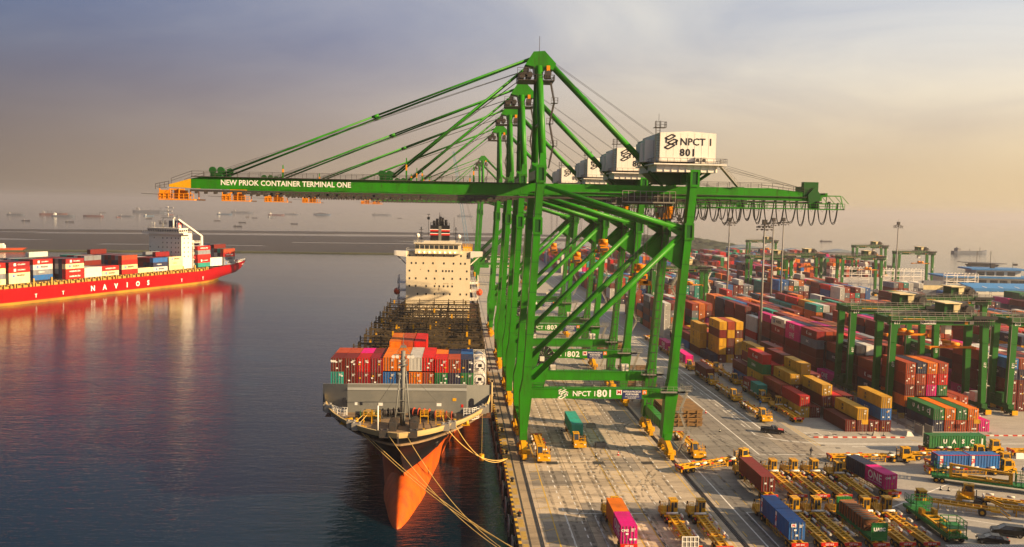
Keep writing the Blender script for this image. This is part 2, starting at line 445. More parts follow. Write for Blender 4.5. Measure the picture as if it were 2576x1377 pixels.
# strips beside the rails
for xa, xb in ((-3.05, -0.32), (0.32, 1.0), (29.3, 30.0), (30.95, 31.6)):
    MB().box(xa, xb, 100, 262, -.11, 0).build('rail_strip', COPE if xa < -1 else CONC, yard)
# the beam along the edge, cope stones painted yellow and black by turns
b = MB(); b.box(QX-.05, QX+.34, -200, 905, -1.9, -0.05, 0)
edge = b.build('quay_edge', COPE); tag(edge, kind='structure')
ystone = MB().box(QX-.1, QX+.35, 0.02, 1.18, -.05, .16).mesh('cope_stone', paint('kerb yellow', (.62, .36, .02), .7, .7, (.16, .11, .05), 1.2))
bstone = MB().box(QX-.1, QX+.35, 0.02, 1.18, -.05, .16).mesh('cope_stone', paint('kerb black', (.03, .028, .025), .8, .7, (.16, .12, .07), 1.2))
for k in range(125):
    link('cope_stone', ystone if k % 2 == 0 else bstone, edge, (0, 112+k*1.2, 0))
tag(MB().box(QX-.1, QX+.35, 262.1, 900, -.05, .16).build('cope_kerb', COPE, edge), kind='stuff')
# crane rails in their grooves
def crane_rail(x):
    r = MB(); r.box(x-.06, x+.06, -150, 900, -.115, .03, 0)
    r.box(x-.30, x-.24, -150, 262, -.115, .005, 0); r.box(x+.24, x+.30, -150, 262, -.115, .005, 0)
    tag(r.build('crane_rail', 'steel'), kind='structure')
crane_rail(0.0); crane_rail(30.48)
tag(MB().box(-1.9, -1.6, -100, 900, -.02, .012).build('cable_trench', 'steel'), kind='structure')
# pits with gratings along the edge
gm = MB()
for k in range(14): gm.box(-2.9, -2.05, .25*k, .25*k+.13, -.02, .03)
gm = gm.mesh('pit_grating', paint('grating', (.42, .28, .06), .6, .6, (.08, .05, .03), 1))
for k in range(16): link('pit_grating', gm, yard, (0, 118+k*5.2, 0))

# painted markings as thin sheets
MW = paint('road white', (.76, .74, .69), .8, .7, (.30, .28, .25), .9)
MY = paint('road yellow', (.58, .36, .03), .8, .75, (.30, .25, .16), .9)
mk = MB()
def line(x0, y0, x1, y1, wd, mi=0, z=.006):
    d = V((x1-x0, y1-y0, 0)).normalized(); s = V((-d.y, d.x, 0))*wd*.62
    a, c = V((x0, y0, z)), V((x1, y1, z))
    mk.face([a-s, a+s, c+s, c-s][::-1], mi)
def dashes(x, y0, y1, on=1.3, off=1.7, wd=.15, mi=0):
    y = y0
    while y < y1: line(x, y, x, min(y+on, y1), wd, mi); y += on+off
for x in (4.9, 7.3, 9.9, 12.9, 15.9, 18.4, 21.0, 23.6, 26.2):
    dashes(x, 105, 262)
    dashes(x, 262, 640, 1.5, 2.5, .16)
for x in (2.7, 15.2, 18.0, 28.85): line(x, 105, x, 262, .16, 1)
line(28.85, 262, 28.85, 700, .2, 1)
for k in range(28):
    y = 118+k*5
    line(15.2, y, 16.6, y+1.0, .1, 1); line(18.0, y+2, 16.6, y+3, .1, 1); line(2.7, y, .7, y-1.2, .1, 1)
line(5.0, 139.6, 18.4, 139.6, .2); line(5.0, 105, 5.0, 139.6, .16); line(9.75, 105, 9.75, 139.6, .16); line(18.4, 105, 18.4, 139.6, .16)
line(33.7, 105, 33.7, 188, .18); line(35.4, 105, 35.4, 140, .18); line(35.4, 140, 38.5, 140, .18)
line(49.55, 174, 49.55, 640, .2); line(49.55, 174, 66, 174.6, .2); line(57.4, 188, 57.4, 700, .26)
dashes(54.2, 190, 700, 3, 4, .16); line(55.3, 196, 55.3, 700, .12)
dashes(60.0, 195, 700, 2.0, 3.0, .14, 1)
line(64.6, 181, 64.6, 640, .14, 1); line(65.4, 181, 65.4, 640, .14, 1)
for x in (31.9, 36.7): dashes(x, 110, 175, 2.2, 2.6, .12, 1)
# the roadway curving off to the right
pts = [(53.9, 190.3), (56, 187.5), (59.5, 185.2), (63, 184), (67.6, 183.2), (75, 182.8), (90, 183.1), (112.5, 183.4), (150, 184)]
for a, c in zip(pts, pts[1:]):
    line(*a, *c, .2); line(a[0]+.5, a[1]-.8, c[0]+.5, c[1]-.8, .2)
line(72, 180.3, 84, 180.6, .2)
for x0 in (88, 91.5): 
    for k in range(6): line(x0+k*.8, 186-k*2.0, x0+1.0+k*.8, 184.6-k*2.0, .14, 1)
line(61.6, 142.3, 79.1, 155.1, .22)
for y0, y1 in ((148, 150), (145.5, 147.4)): line(64.5, y0-3.0, 77, y1-9, .14)
line(69, 137.5, 80, 131, .14); line(60, 139, 69, 137.5, .14); line(77.5, 151.5, 92, 150, .14)
# bay boxes of the stacking area
for x in (66.3, 69.3, 72.2): line(x, 176+12, x+.01, 192.5, .12)
for k in range(40):
    y = 192+13.4*k
    line(66.0, y, 69.5, y, .12)
mm = mk.build('road_markings', [MW, MY]); tag(mm, kind='structure')
# cross drain and dark manhole plates
tag(MB().box(-1.4, 64, 168.0, 168.35, -.05, .010).build('drain', 'steel'), kind='structure')
plate = MB().box(-1.1, 1.1, -1.0, 1.0, -.05, .014).mesh('manhole_plate', 'steel')
for x in (6.0, 15.2, 24.9): link('manhole_plate', plate, yard, (x, 168.17, 0))
sp = MB().box(-.5, .5, -.35, .35, -.05, .012).mesh('manhole_plate', 'steel')
for x, y in ((66.4, 190), (68.6, 191), (70.5, 189.6), (66, 181.4), (68.4, 179.2), (72.6, 190.4), (110, 192), (113, 189.5)): link('manhole_plate', sp, yard, (x, y, 0))
# dark skid marks
sk = MB()
def skid(pts, wd=.35, off=.6, z=.009):
    for o_ in (-off, off):
        for a, c in zip(pts, pts[1:]):
            d = V((c[0]-a[0], c[1]-a[1], 0)).normalized(); s_ = V((-d.y, d.x, 0))
            p, q = V((*a, z))+s_*o_, V((*c, z))+s_*o_
            sk.face([p-s_*wd/2, p+s_*wd/2, q+s_*wd/2, q-s_*wd/2][::-1])
def tyre_mat():
    m, t, bb = newmat('tyre marks')
    n, l = t.nodes.new, t.links.new
    g = n('ShaderNodeNewGeometry'); nz = n('ShaderNodeTexNoise'); nz.inputs['Scale'].default_value = .8; nz.inputs['Detail'].default_value = 5; l(g.outputs['Position'], nz.inputs['Vector'])
    r = n('ShaderNodeMapRange'); r.inputs['From Min'].default_value = .4; r.inputs['From Max'].default_value = .7; r.inputs['To Max'].default_value = .55; l(nz.outputs['Fac'], r.inputs['Value']); l(r.outputs[0], bb.inputs['Alpha'])
    bb.inputs['Base Color'].default_value = (.05, .045, .04, 1); bb.inputs['Roughness'].default_value = .8
    return m
for k in range(14):
    x0 = rnd.uniform(3, 24); y0 = rnd.uniform(118, 190); r_ = rnd.uniform(9, 22); a0 = rnd.uniform(-.3, .3)
    skid([(x0+r_*(1-math.cos(a0+i*.09)), y0+r_*math.sin(a0+i*.09)) for i in range(8)])
for k in range(10):
    x0 = rnd.uniform(42, 62); y0 = rnd.uniform(176, 200); r_ = rnd.uniform(14, 30)
    skid([(x0+r_*(1-math.cos(i*.08)), y0-r_*math.sin(i*.08)) for i in range(9)])
for x in (4.6, 8.6, 11.4, 14.3, 17.2, 20.0, 24.9, 35.9, 44.0, 52.4, 58.9, 61.2): skid([(x+.15*math.sin(k*.7), 104+k*9.0) for k in range(18)], .55, 1.0, .010)
tag(sk.build('tyre_marks', tyre_mat()), kind='structure')

# piles, fenders and bollards of the quay front
pile = MB().tube((0, 0, -3.9), (0, 0, -1.4), .45, 12).mesh('quay_pile', COPE)
for k in range(60):
    o = link('quay_pile', pile, None, (QX+.9, 106+k*4.4, 0)); tag(o, 'round concrete pile under the edge of the quay', 'pile', 'piles under the quay edge')
fen = MB(); fen.box(QX-.75, QX-.1, -.9, .9, -2.6, -.4, 0)
for z in (-2.3, -1.6, -.9): fen.tube((QX-.1, -.6, z), (QX+.0, -.6, z), .2, 8, 1)
fen = fen.mesh('panel', ['black', 'steel'])
chain = MB().path([(QX-.5, -.9, -.4), (QX-.35, -1.5, -.9), (QX-.05, -2.1, -.3)], .04, 5).path([(QX-.5, .9, -.4), (QX-.35, 1.5, -.9), (QX-.05, 2.1, -.3)], .04, 5).mesh('chain', 'galv')
ffr = MB()
for dy in (-1.1, 1.1): ffr.tube((QX-.8, dy, -3.9), (QX-.8, dy, -.3), .12, 8)
for z in (-2.9, -1.8, -.5): ffr.tube((QX-.8, -1.1, z), (QX-.8, 1.1, z), .07, 6)
ffr = ffr.mesh('frame', 'galv')
for k in range(26):
    f = empty('quay_fender', (0, 112+k*9.0, 0))
    tag(f, 'black rubber fender panel with chains hanging on the quay wall', 'fender', 'fenders along the quay wall')
    link('panel', fen, f); link('chain', chain, f); link('frame', ffr, f)
bol = MB().tube((0, 0, 0), (0, 0, .5), .28, 12, 0, .22).tube((0, 0, .5), (0, 0, .72), .42, 12, 0, .34).mesh('mooring_bollard', 'black')
for k in range(14):
    o = link('mooring_bollard', bol, None, (-2.55, 120.4+k*18, 0)); tag(o, 'black iron bollard near the yellow and black quay edge', 'bollard', 'bollards along the quay edge')

# mud flats across the channel: low banks with pools left open
MUD = concrete_mat('mud', (.024, .016, .014), (.014, .012, .012), scale=.012, stain=.5)
def bank(pts, z=-2.75, name='mud_bank', seed=1, wob=6, mat_=None):
    r = random.Random(seed); P = []
    for a, c in zip(pts, pts[1:]+pts[:1]):
        a, c = V(a), V(c); k = max(2, int((c-a).length/35))
        for i in range(k):
            q = a.lerp(c, i/k); P.append((q.x+r.uniform(-wob, wob), q.y+r.uniform(-wob, wob)))
    o = MB().prism(P, WATER_Z-.3, z, 'z').build(name, mat_ or MUD); tag(o, kind='structure')
bank([(-900, 1500), (-768, 1513), (-411, 1645), (69, 1751), (250, 1700), (420, 1650), (420, 1600), (140, 1640), (59, 1640), (-367, 1545), (-640, 1460), (-900, 1440)], seed=2)
bank([(-900, 1100), (-900, 1380), (-640, 1380), (-367, 1440), (59, 1520), (380, 1540), (380, 1480), (130, 1400), (-86, 1310), (-90, 1255), (112, 1180), (150, 1080), (74, 997), (-75, 960), (-120, 975), (-281, 950), (-354, 930), (-458, 905), (-700, 890), (-900, 900), (-700, 1120), (-560, 1130), (-540, 1165), (-700, 1180)], seed=3)
GRASSY = concrete_mat('marsh edge', (.06, .06, .015), (.03, .034, .015), scale=.03, stain=.5)
bank([(-700, 878), (-458, 893), (-354, 917), (-281, 938), (-75, 948), (74, 985), (74, 992), (-75, 962), (-281, 953), (-354, 936), (-458, 914), (-700, 905)], z=-2.1, name='marsh_bank', seed=4, wob=3, mat_=GRASSY)
for P in ([(-640, 1352), (-420, 1412), (-180, 1446), (-60, 1462), (-200, 1468), (-420, 1440), (-640, 1384)], [(-800, 1150), (-700, 1140), (-560, 1128), (-520, 1150), (-620, 1182), (-760, 1196)], [(-110, 1290), (40, 1330), (150, 1345), (120, 1190), (20, 1235)], [(-430, 1052), (-330, 1076), (-240, 1074), (-250, 1090), (-430, 1074)], [(-230, 1180), (-90, 1196), (-20, 1190), (-90, 1214), (-230, 1196)]):
    o = MB().prism(P, -2.9, -2.72, 'z').build('tidal_pool', WATER); tag(o, kind='structure')
# low wooded shore on the right, one far mass
ws = MB(); r = random.Random(5)
for k in range(420):
    t = r.random(); x = 345-20*t+r.uniform(-45, 45); y = 1540-t*620+r.uniform(-30, 30)
    h = r.uniform(3, 6)*(1.25-.7*t)
    c = V((x, y, 0)); n_ = 7; R_ = r.uniform(6, 14)
    rows = [[tuple(c+V((math.cos(2*math.pi*j/n_)*R_*q*r.uniform(.8, 1.2), math.sin(2*math.pi*j/n_)*R_*q*r.uniform(.8, 1.2), h*zq))) for j in range(n_)] for q, zq in ((1, -.4), (.95, .4), (.55, .85), (.1, 1))]
    for rw in rows: rw.append(rw[0])
    ws.grid(rows)
tag(ws.build('far_wood', paint('far leaves', (.045, .055, .035), .9, .7, (.02, .03, .012), .05)), kind='stuff')
bank([(270, 870), (430, 850), (440, 1000), (390, 1150), (420, 1570), (290, 1570), (270, 1100)], z=-1.8, name='far_shore', seed=6, wob=8)
# ================================================================ ship-to-shore cranes
NF, FF = -9.5, 9.2           # near and far frame planes
LEGD = 2.4
def legx(side, z):            # the legs lean a little landwards
    return 0.65+(z-3.7)*.047 if side == 0 else 30.0+(z-3.7)*.073
def make_crane():
    root = empty('container_crane')
    G = 'green'
    for fr in (NF, FF):
        for side in (0, 1):
            lb = MB(); top = 57.5
            w0, wb, w1 = (1.25, 2.5, 1.4) if side == 0 else (2.0, 2.6, 1.45)
            zs = [(3.7, w0), (9.5, wb*.86), (12.6, wb), (15.5, w1+.2), (22, w1), (top, w1)]
            for (za, wa), (zb_, wb_) in zip(zs, zs[1:]):
                xa, xb = legx(side, za), legx(side, zb_)
                lb.quadbox([(xa-wa/2, fr-LEGD/2, za), (xa+wa/2, fr-LEGD/2, za), (xa+wa/2, fr+LEGD/2, za), (xa-wa/2, fr+LEGD/2, za),
                            (xb-wb_/2, fr-LEGD/2, zb_), (xb+wb_/2, fr-LEGD/2, zb_), (xb+wb_/2, fr+LEGD/2, zb_), (xb-wb_/2, fr+LEGD/2, zb_)])
            for z in (18, 24.5, 33, 39, 48.5):       # splice flanges and lugs
                x = legx(side, z); lb.box(x-w1/2-.06, x+w1/2+.06, fr-LEGD/2-.06, fr+LEGD/2+.06, z, z+.1, 1)
            leg = lb.build('leg', [G, 'dgreen'], root)
            for z in ((46.2, 56.4) if side == 0 else (45.6, 56.2)):   # open box collars on the near face
                x = legx(side, z); c = MB()
                for u, v in ((-.95, -.55), (.55, .95)): c.box(x+u, x+v, fr-LEGD/2-.25, fr-LEGD/2+.02, z-1.7, z+1.7)
                for u, v in ((-1.7, -1.25), (1.25, 1.7)): c.box(x-.56, x+.56, fr-LEGD/2-.25, fr-LEGD/2+.02, z+u, z+v)
                c.box(x-.55, x+.55, fr-LEGD/2-.1, fr-LEGD/2-.05, z-1.25, z+1.25, 1)
                c.build('collar', [G, 'dgreen'], leg)
        x0, x1 = legx(0, 12.6)+1.2, legx(1, 12.6)-1.25
        pb = MB().box(x0, x1, fr-.8, fr+.8, 11.6, 13.55).box(x0, x1, fr-.95, fr+.95, 13.55, 13.7)
        pb.build('portal_beam', G, root)
        hb = MB(); hb.rail([(x0, fr-.85, 13.7), (x1+2.2, fr-.85, 13.7)], step=1.7); hb.rail([(x0, fr+.85, 13.7), (x1, fr+.85, 13.7)], step=1.7)
        hb.build('handrail', 'steel', root)
        MB().box(28.2, 33.2, fr-2.2, fr-1.25, 13.1, 13.3).box(31.5, 33.2, fr-2.2, fr+1.8, 13.1, 13.3).rail([(28.2, fr-2.2, 13.3), (33.2, fr-2.2, 13.3), (33.2, fr+1.8, 13.3)], step=1.2).build('landing', 'galv', root)
        b = MB().tube((4.2, fr, 53.9), (31.9, fr, 46.0), .52, 14)
        b.build('brace', G, root)
        MB().tube((31.6, fr, 44.6), (2.4, fr, 15.6), .62, 14).build('brace', G, root)
        for P in ([(3.9, 54.7), (7.2, 53.9), (7.0, 52.6), (3.9, 52.6)], [(28.6, 47.7), (32.4, 46.8), (32.4, 44.0), (29.0, 46.0)],
                  [(32.6, 44.6), (29.6, 43.2), (28.2, 40.6), (32.4, 37.5)], [(1.7, 13.2), (4.6, 13.6), (5.6, 17.8), (4.2, 18.6), (1.8, 17.0)]):
            MB().prism(P, fr-.35, fr+.35, 'y').build('gusset', G, root)
    # ties along the quay between the frames, high and low
    for side in (0, 1):
        x = legx(side, 51.5)
        MB().box(x-.7, x+.7, NF+LEGD/2, FF-LEGD/2, 55.4, 57.2).build('top_tie', G, root)
        x = legx(side, 5.2)
        s = MB().prism([(NF-1.3, 3.2), (NF-1.3, 4.6), (NF+2, 6.4), (FF-2, 6.4), (FF+1.3, 4.6), (FF+1.3, 3.2), (FF-1.6, 3.2), (FF-2.6, 4.5), (NF+2.6, 4.5), (NF+1.6, 3.2)], x-.75, x+.75, 'x')
        for k in range(7): y = NF+3+k*2.2; s.box(x-.8, x+.8, y, y+.1, 4.5, 6.45)
        s.build('sill_beam', G, root)
        for cy in (NF, FF):
            bg_ = MB()
            bg_.prism([(cy-4.2, 1.35), (cy-4.2, 2.0), (cy-1, 3.2), (cy+1, 3.2), (cy+4.2, 2.0), (cy+4.2, 1.35), (cy+.6, 1.9), (cy-.6, 1.9)], x-.5, x+.5, 'x')
            for q in (-2.9, 2.9):
                bg_.prism([(cy+q-1.6, .9), (cy+q-.5, 1.7), (cy+q+.5, 1.7), (cy+q+1.6, .9), (cy+q+1.6, .45), (cy+q-1.6, .45)], x-.6, x+.6, 'x')
                bg_.box(x+.6, x+1.2, cy+q-.5, cy+q+.4, .7, 1.6); bg_.box(x-1.0, x-.6, cy+q-.3, cy+q+.6, .7, 1.4)
            for q in (-5.0, 5.0): bg_.box(x-.4, x+.4, cy+q-.35, cy+q+.35, .3, 1.3)
            bo = bg_.build('bogie', 'yellow', root)
            wm = MB()
            for q in (-3.7, -2.1, 2.1, 3.7): wm.wheel((x, cy+q, .38), .36, .5, 'x', 12)
            wm.build('wheels', ['steel', 'yellow'], bo)
    # boom and landside girder: two boxes with the trolley way between them
    for yy in (-3.3, 3.3):
        bm = MB()
        bm.prism([(-66.3, 52.35), (-66.3, 54.25), (-64, 54.75), (-.5, 54.75), (-.5, 52.35)], yy-.6, yy+.6, 'y')
        bm.box(-66.3, -.5, yy-.85, yy+.85, 51.75, 52.1, 1)
        for k in range(34): bm.box(-65.5+k*1.92, -65.0+k*1.92, yy-1.0, yy-.3, 51.3, 51.75, 1)
        bm.box(-66.3, -.5, yy-.63, yy+.63, 54.62, 54.78, 1)
        bm.build('boom_girder', [G, 'steel'], root)
        MB().prism([(-70.6, 52.5), (-70.6, 53.0), (-66.32, 54.25), (-66.32, 52.35)], yy-.6, yy+.6, 'y').build('boom_tip', 'yellow', root)
        gm_ = MB()
        gm_.prism([(-.45, 52.5), (-.45, 54.75), (52, 54.75), (60.5, 53.9), (62.8, 53.4), (62.8, 52.3)], yy-.6, yy+.6, 'y')
        gm_.box(-.45, 62.8, yy-.85, yy+.85, 51.75, 52.1, 1)
        gm_.build('rear_girder', [G, 'steel'], root)
    ct = MB()
    for k in range(14): x = -66+k*10; ct.box(x, x+.5, -2.7, 2.7, 53.2, 54.0)
    ct.build('cross_tie', G, root)
    rr = MB()
    rr.rail([(-70, -4.3, 53.2), (-66, -4.3, 54.7), (-.8, -4.3, 54.75)], step=2.2, r=.035); rr.rail([(-70, 4.3, 53.2), (-66, 4.3, 54.7), (-.8, 4.3, 54.75)], step=2.2, r=.035)
    rr.box(-66, -.8, -4.4, -3.9, 54.62, 54.74); rr.box(-66, -.8, 3.9, 4.4, 54.62, 54.74)
    rr.build('boom_walkway', 'steel', root)
    rr = MB()
    for s in (-4.3, 4.3):
        rr.rail([(36, s, 54.75), (52, s, 54.75), (61, s, 53.6)], step=2.2, r=.035)
        rr.box(2, 61, min(s, s*.9), max(s, s*.9), 53.0, 53.1)
    rr.build('rear_walkway', 'steel', root)
    # festoon gallery and tail frame under and behind the rear girder
    tf = MB()
    tf.box(40, 67.2, -5.2, -4.4, 50.5, 50.7); tf.rail([(34, -5.2, 50.7), (67.2, -5.2, 50.7), (67.2, 4.6, 50.7)], step=1.8, r=.035); tf.rail([(34, 4.6, 50.7), (67.2, 4.6, 50.7)], step=1.8, r=.035)
    tf.box(40, 67.2, 4.4, 5.0, 50.5, 50.7); tf.box(66.6, 67.2, -5.2, 5.0, 50.5, 50.7)
    for x in (38, 44, 50, 56, 62): tf.beam((x, -4.6, 50.6), (x, -3.6, 52.2), .15, .15); tf.beam((x, 4.6, 50.6), (x, 3.6, 52.2), .15, .15)
    for s in (-4.6, 4.6): tf.beam((62.6, s*.75, 53.4), (67.0, s*.75, 53.4), .2, .2); tf.beam((67.0, s*.75, 53.4), (67.2, s, 50.7), .15, .15); tf.beam((62.6, s*.75, 51.8), (67.2, s*.75, 51.8), .15, .15)
    for k in range(4): tf.beam((62.8+k*1.5, -3.4, 53.4), (64.3+k*1.5, -3.4, 51.8), .1, .1)
    tf.build('tail_frame', G, root)
    MB().box(59.2, 61.8, -1.6, 1.6, 53.9, 55.3).box(58.8, 61.9, -4.0, -2.6, 53.2, 56.2).prism([(60, 50.7), (61.8, 50.7), (62.4, 53.5), (61, 55.2), (59.6, 53.5)], -4.4, -4.2, 'y').build('rear_winch', 'dgreen', root)
    # festoon cable loops
    r = random.Random(3)
    for k in range(17):
        x = 65.0-k*2.3; wd = 1.0+r.uniform(-.15, .25); h = 4.6+r.uniform(-.7, .35); lean = r.uniform(-.2, .3)
        lp = MB()
        for dy, dd in ((-.12, 0), (.16, .25)):
            P = []
            for i in range(13):
                a = i/12*2-1; P.append((x+lean*.3+a*wd*(1-.28*(1-abs(a))**2), -4.75+dy, 52.0-(h-dd)*(1-abs(a)**3.2)))
            lp.path(P, .085, 5)
        P = [(x+a*.8*wd, -4.6, 51.9-1.9*(1-a*a)) for a in (-1, -.6, 0, .6, 1)]
        lp.path(P, .03, 4)
        lp.box(x-wd-.2, x-wd+.2, -5, -4.4, 51.9, 52.2)
        lp.build('festoon_cable', 'cable', root)
    # mast: two columns leaning together, head with sheaves
    for s, yb, yt in ((-1, NF+.4, -1.5), (1, FF-.4, 1.5)):
        m = MB().tube((3.5, yb, 59.5), (3.1, yt, 78.6), .78, 16, 0, .72)
        m.quadbox([(2.7, yb-1.15, 57.4), (4.3, yb-1.15, 57.4), (4.3, yb+1.15, 57.4), (2.7, yb+1.15, 57.4), (3.0, yb-.6, 60.6), (4.0, yb-.6, 60.6), (4.0, yb+.6, 60.6), (3.0, yb+.6, 60.6)])
        m.build('mast_column', G, root)
    MB().tube((3.4, -5.2, 67), (3.4, 5.0, 67), .35, 10).build('mast_tie', G, root)
    MB().prism([(.2, 78.9), (1.9, 81.6), (4.2, 81.8), (6.6, 79.3), (6.0, 78.0), (4.3, 78.4), (3.8, 77.0), (2.3, 77.0), (2.0, 78.6)], -1.9, 1.9, 'y').build('mast_head', G, root)
    mp = MB()
    mp.box(-1.2, 6.2, -3.2, 3.2, 75.6, 75.75); mp.rail([(-1.2, -3.2, 75.75), (6.2, -3.2, 75.75), (6.2, 3.2, 75.75), (-1.2, 3.2, 75.75), (-1.2, -3.2, 75.75)], step=1.5, r=.04)
    mp.box(-1.4, 1.2, -2.6, 2.6, 77.0, 77.15); mp.rail([(-1.4, -2.6, 77.15), (1.2, -2.6, 77.15)], step=1.3, r=.04)
    for x, z in ((-.4, 76.6), (.4, 77.8), (1.2, 76.9), (5.0, 77.2)):
        for y in (-2.2, -.9, .9, 2.2): mp.tube((x, y-.2, z), (x, y+.2, z), .62, 12)
    mp.box(4.2, 5.4, -3.0, -2.0, 76, 77.6)
    mp.build('mast_platform', 'steel', root)
    MB().tube((3.2, -.4, 81.7), (3.2, -.4, 85.0), .05, 6).build('lightning_rod', 'steel', root)
    MB().box(4.6, 5.3, -2.3, -1.9, 77.2, 78.8).build('warning_panel', 'oyellow', root)
    def flights(x, y, zs, run, mat_, name, dy=0.0):
        st = MB()
        for i, (za, zb_) in enumerate(zip(zs, zs[1:])):
            a, c = (x, x+run) if i % 2 == 0 else (x+run, x)
            for q in (-.4, .4): st.beam((a, y+q, za), (c, y+q, zb_), .06, .25); st.beam((a, y+q, za+1), (c, y+q, zb_+1), .05, .05)
            k = max(3, int((zb_-za)/.55))
            for j in range(k): t = (j+.5)/k; st.box(a+(c-a)*t-.14, a+(c-a)*t+.14, y-.4, y+.4, za+(zb_-za)*t-.03, za+(zb_-za)*t+.03)
            st.box(c-.7, c+.7, y-.7, y+.7, zb_-.06, zb_); st.rail([(c-.7, y-.7, zb_), (c+.7, y-.7, zb_), (c+.7, y+.7, zb_)], step=.7)
        return st.build(name, mat_, root)
    flights(5.4, -2.4, [58.0, 62.5, 67.0, 71.2, 75.6], .9, 'steel', 'mast_stair')
    flights(35.2, FF+1.6, [14, 18.6, 23.2, 27.8, 32.4, 37, 41.6, 46.2, 50.6], 2.4, 'galv', 'leg_stair')
    flights(32.6, NF-.2, [.4, 4.6, 8.8, 13.2], 1.6, 'galv', 'portal_stair')
    # stays and ropes
    MB().tube((5.4, 0, 79.6), (27.2, 0, 58.2), .66, 16).build('backstay', G, root)
    for y in (-1.2, 1.2):
        f = MB()
        f.tube((1.2, y, 80.3), (-30, y*2.0, 67.7), .2, 8); f.tube((-30, y*2.0, 67.7), (-60.2, y*2.75, 55.3), .2, 8); f.tube((-30.6, y*2.0, 67.4), (-29.4, y*2, 67.9), .3, 8)
        f.build('forestay', G, root)
        MB().tube((1.0, y, 78.9), (-26.6, y*2.75, 55.5), .2, 8).build('forestay', G, root)
    for p, n_ in (((-61.5, 54.8), 1), ((-28, 54.8), 1)):
        w_ = MB()
        w_.box(p[0]-1, p[0]+1.2, -4.0, -2.6, 54.7, 55.5).box(p[0]-1, p[0]+1.2, 2.6, 4.0, 54.7, 55.5)
        for y in (-3.6, 3.6): w_.tube((p[0]-.6, y-.3, 56), (p[0]-.6, y+.3, 56), .7, 14); w_.tube((p[0]+1, y-.3, 56), (p[0]+1, y+.3, 56), .7, 14)
        w_.build('stay_sheave', 'dgreen', root)
    rl_ = [((-.6, y, 77.6), (-60.5, y*4, 56.3)) for y in (-.5, .1, .6)] + [((-.2, y, 76.4), (-27, y*4, 56.0)) for y in (-.5, .1, .6)]
    rl_ += [((5.8, y, 80), (29, y, 64.6)) for y in (-.6, .6)] + [((5.8, y, 79), (27, y, 62.0)) for y in (-.6, .6)] + [((43.0, y, 59.3), (58.5, y, 55.2)) for y in (-1.5, 1.5)] + [((41.0, y, 59.0), (60, y, 54.9)) for y in (-1.5, 1.5)]
    for p_, q_ in rl_: MB().beam(p_, q_, .06, .06).build('stay_rope', 'wire', root)
    po = MB()
    for x, h, m_ in ((-48.2, 2.6, 0), (-23.6, 4.6, 0), (-20.4, 2.2, 0), (-10, 3.2, 0), (-22.6, 1.4, 0)):
        po.box(x-.16, x+.16, -4.1, -3.8, 54.7, 54.7+h*.45, 0); po.box(x-.15, x+.15, -4.1, -3.8, 54.7+h*.45, 54.7+h*.7, 1); po.box(x-.1, x+.1, -4.05, -3.85, 54.7+h*.7, 54.7+h, 0)
    po.build('boom_post', [G, 'oyellow'], root)
    # boom tip platform
    tp = MB()
    tp.box(-72.6, -65.6, -4.2, 3.8, 49.9, 50.15)
    for x in (-72.4, -70.4, -68.6, -66.9): tp.beam((x, -4.0, 50.1), (x, -4.0, 52.2 if x < -68 else 51.4), .18, .18); tp.beam((x, 3.6, 50.1), (x, 3.6, 52.2), .18, .18)
    tp.box(-70.6, -67.6, -3.9, -3.6, 51.9, 52.2); tp.box(-72.5, -70.3, -4.05, -3.95, 50.2, 51.9); tp.beam((-72.4, -4.1, 50.2), (-70.6, -4.1, 51.9), .14, .14)
    tp.rail([(-65.7, -4.2, 50.15), (-72.6, -4.2, 50.15), (-72.6, 3.8, 50.15)], step=.9, r=.05)
    tp.box(-70.2, -69.2, -2.0, -1.0, 50.2, 52.0); tp.box(-68.9, -67.8, -2.6, -.8, 50.2, 51.9)
    tp.build('tip_platform', 'oyellow', root)
    MB().beam((-76, -3.9, 51.1), (-72.4, -3.9, 51.0), .09, .09).beam((-72.8, -4, 52.4), (-71.0, -4, 52.4), .1, .1).rail([(-73.2, -4.0, 52.0), (-70.6, -4.0, 52.6)], step=.8, r=.04).build('tip_rail', 'steel', root)
    # machinery house
    mh = empty('machinery_house'); mh.parent = root
    X0, X1, Y0, Y1, Z0, Z1 = 27.1, 38.6, -8.2, 8.2, 59.6, 65.3
    h = MB(); h.prism([(X0, Z0), (X0, Z1), ((X0+X1)/2, Z1+.35), (X1, Z1), (X1, Z0)], Y0, Y1, 'y')
    for k in range(1, 8): x = X0+k*(X1-X0)/8; h.box(x-.03, x+.03, Y0-.025, Y0, Z0, Z1)
    for k in range(1, 9): y = Y0+k*(Y1-Y0)/9; h.box(X0-.025, X0, y-.03, y+.03, Z0, Z1)
    h.box(X0-.05, X1+.05, Y0-.06, Y0+.1, Z0, Z0+.5)
    link('house_wall', h.mesh('house_wall', 'white'), mh)
    MB().box(25.2, X0-.03, -3.0, 4.5, 59.7, 64.2).box(24.6, 25.2, -1.5, 3.0, 59.7, 63.6).build('annex', 'white', mh)
    MB().box(25.8, 40.6, Y0-1.3, Y1+.6, 58.9, 59.15).box(26.5, 39, Y0-.2, Y1, 57.5, 58.9).build('house_deck', 'white', mh)
    fr_ = MB()
    for k in range(9): x = 26.6+k*1.5; fr_.box(x, x+.12, Y0-.35, Y0-.2, 57.5, 58.9)
    fr_.build('deck_rib', 'dwhite', mh)
    MB().rail([(25.8, Y0-1.3, 59.15), (40.6, Y0-1.3, 59.15), (40.6, Y1+.6, 59.15)], step=1.3, r=.035).rail([(25.8, Y1+.6, 59.15), (25.8, Y0-1.3, 59.15)], step=1.3, r=.035).build('house_handrail', 'steel', mh)
    tw = MB()
    for x in (26.2, 27.0):
        for y in (Y0-.7, Y0+.1): tw.beam((x, y, 59.2), (x, y, 67.6), .07, .07)
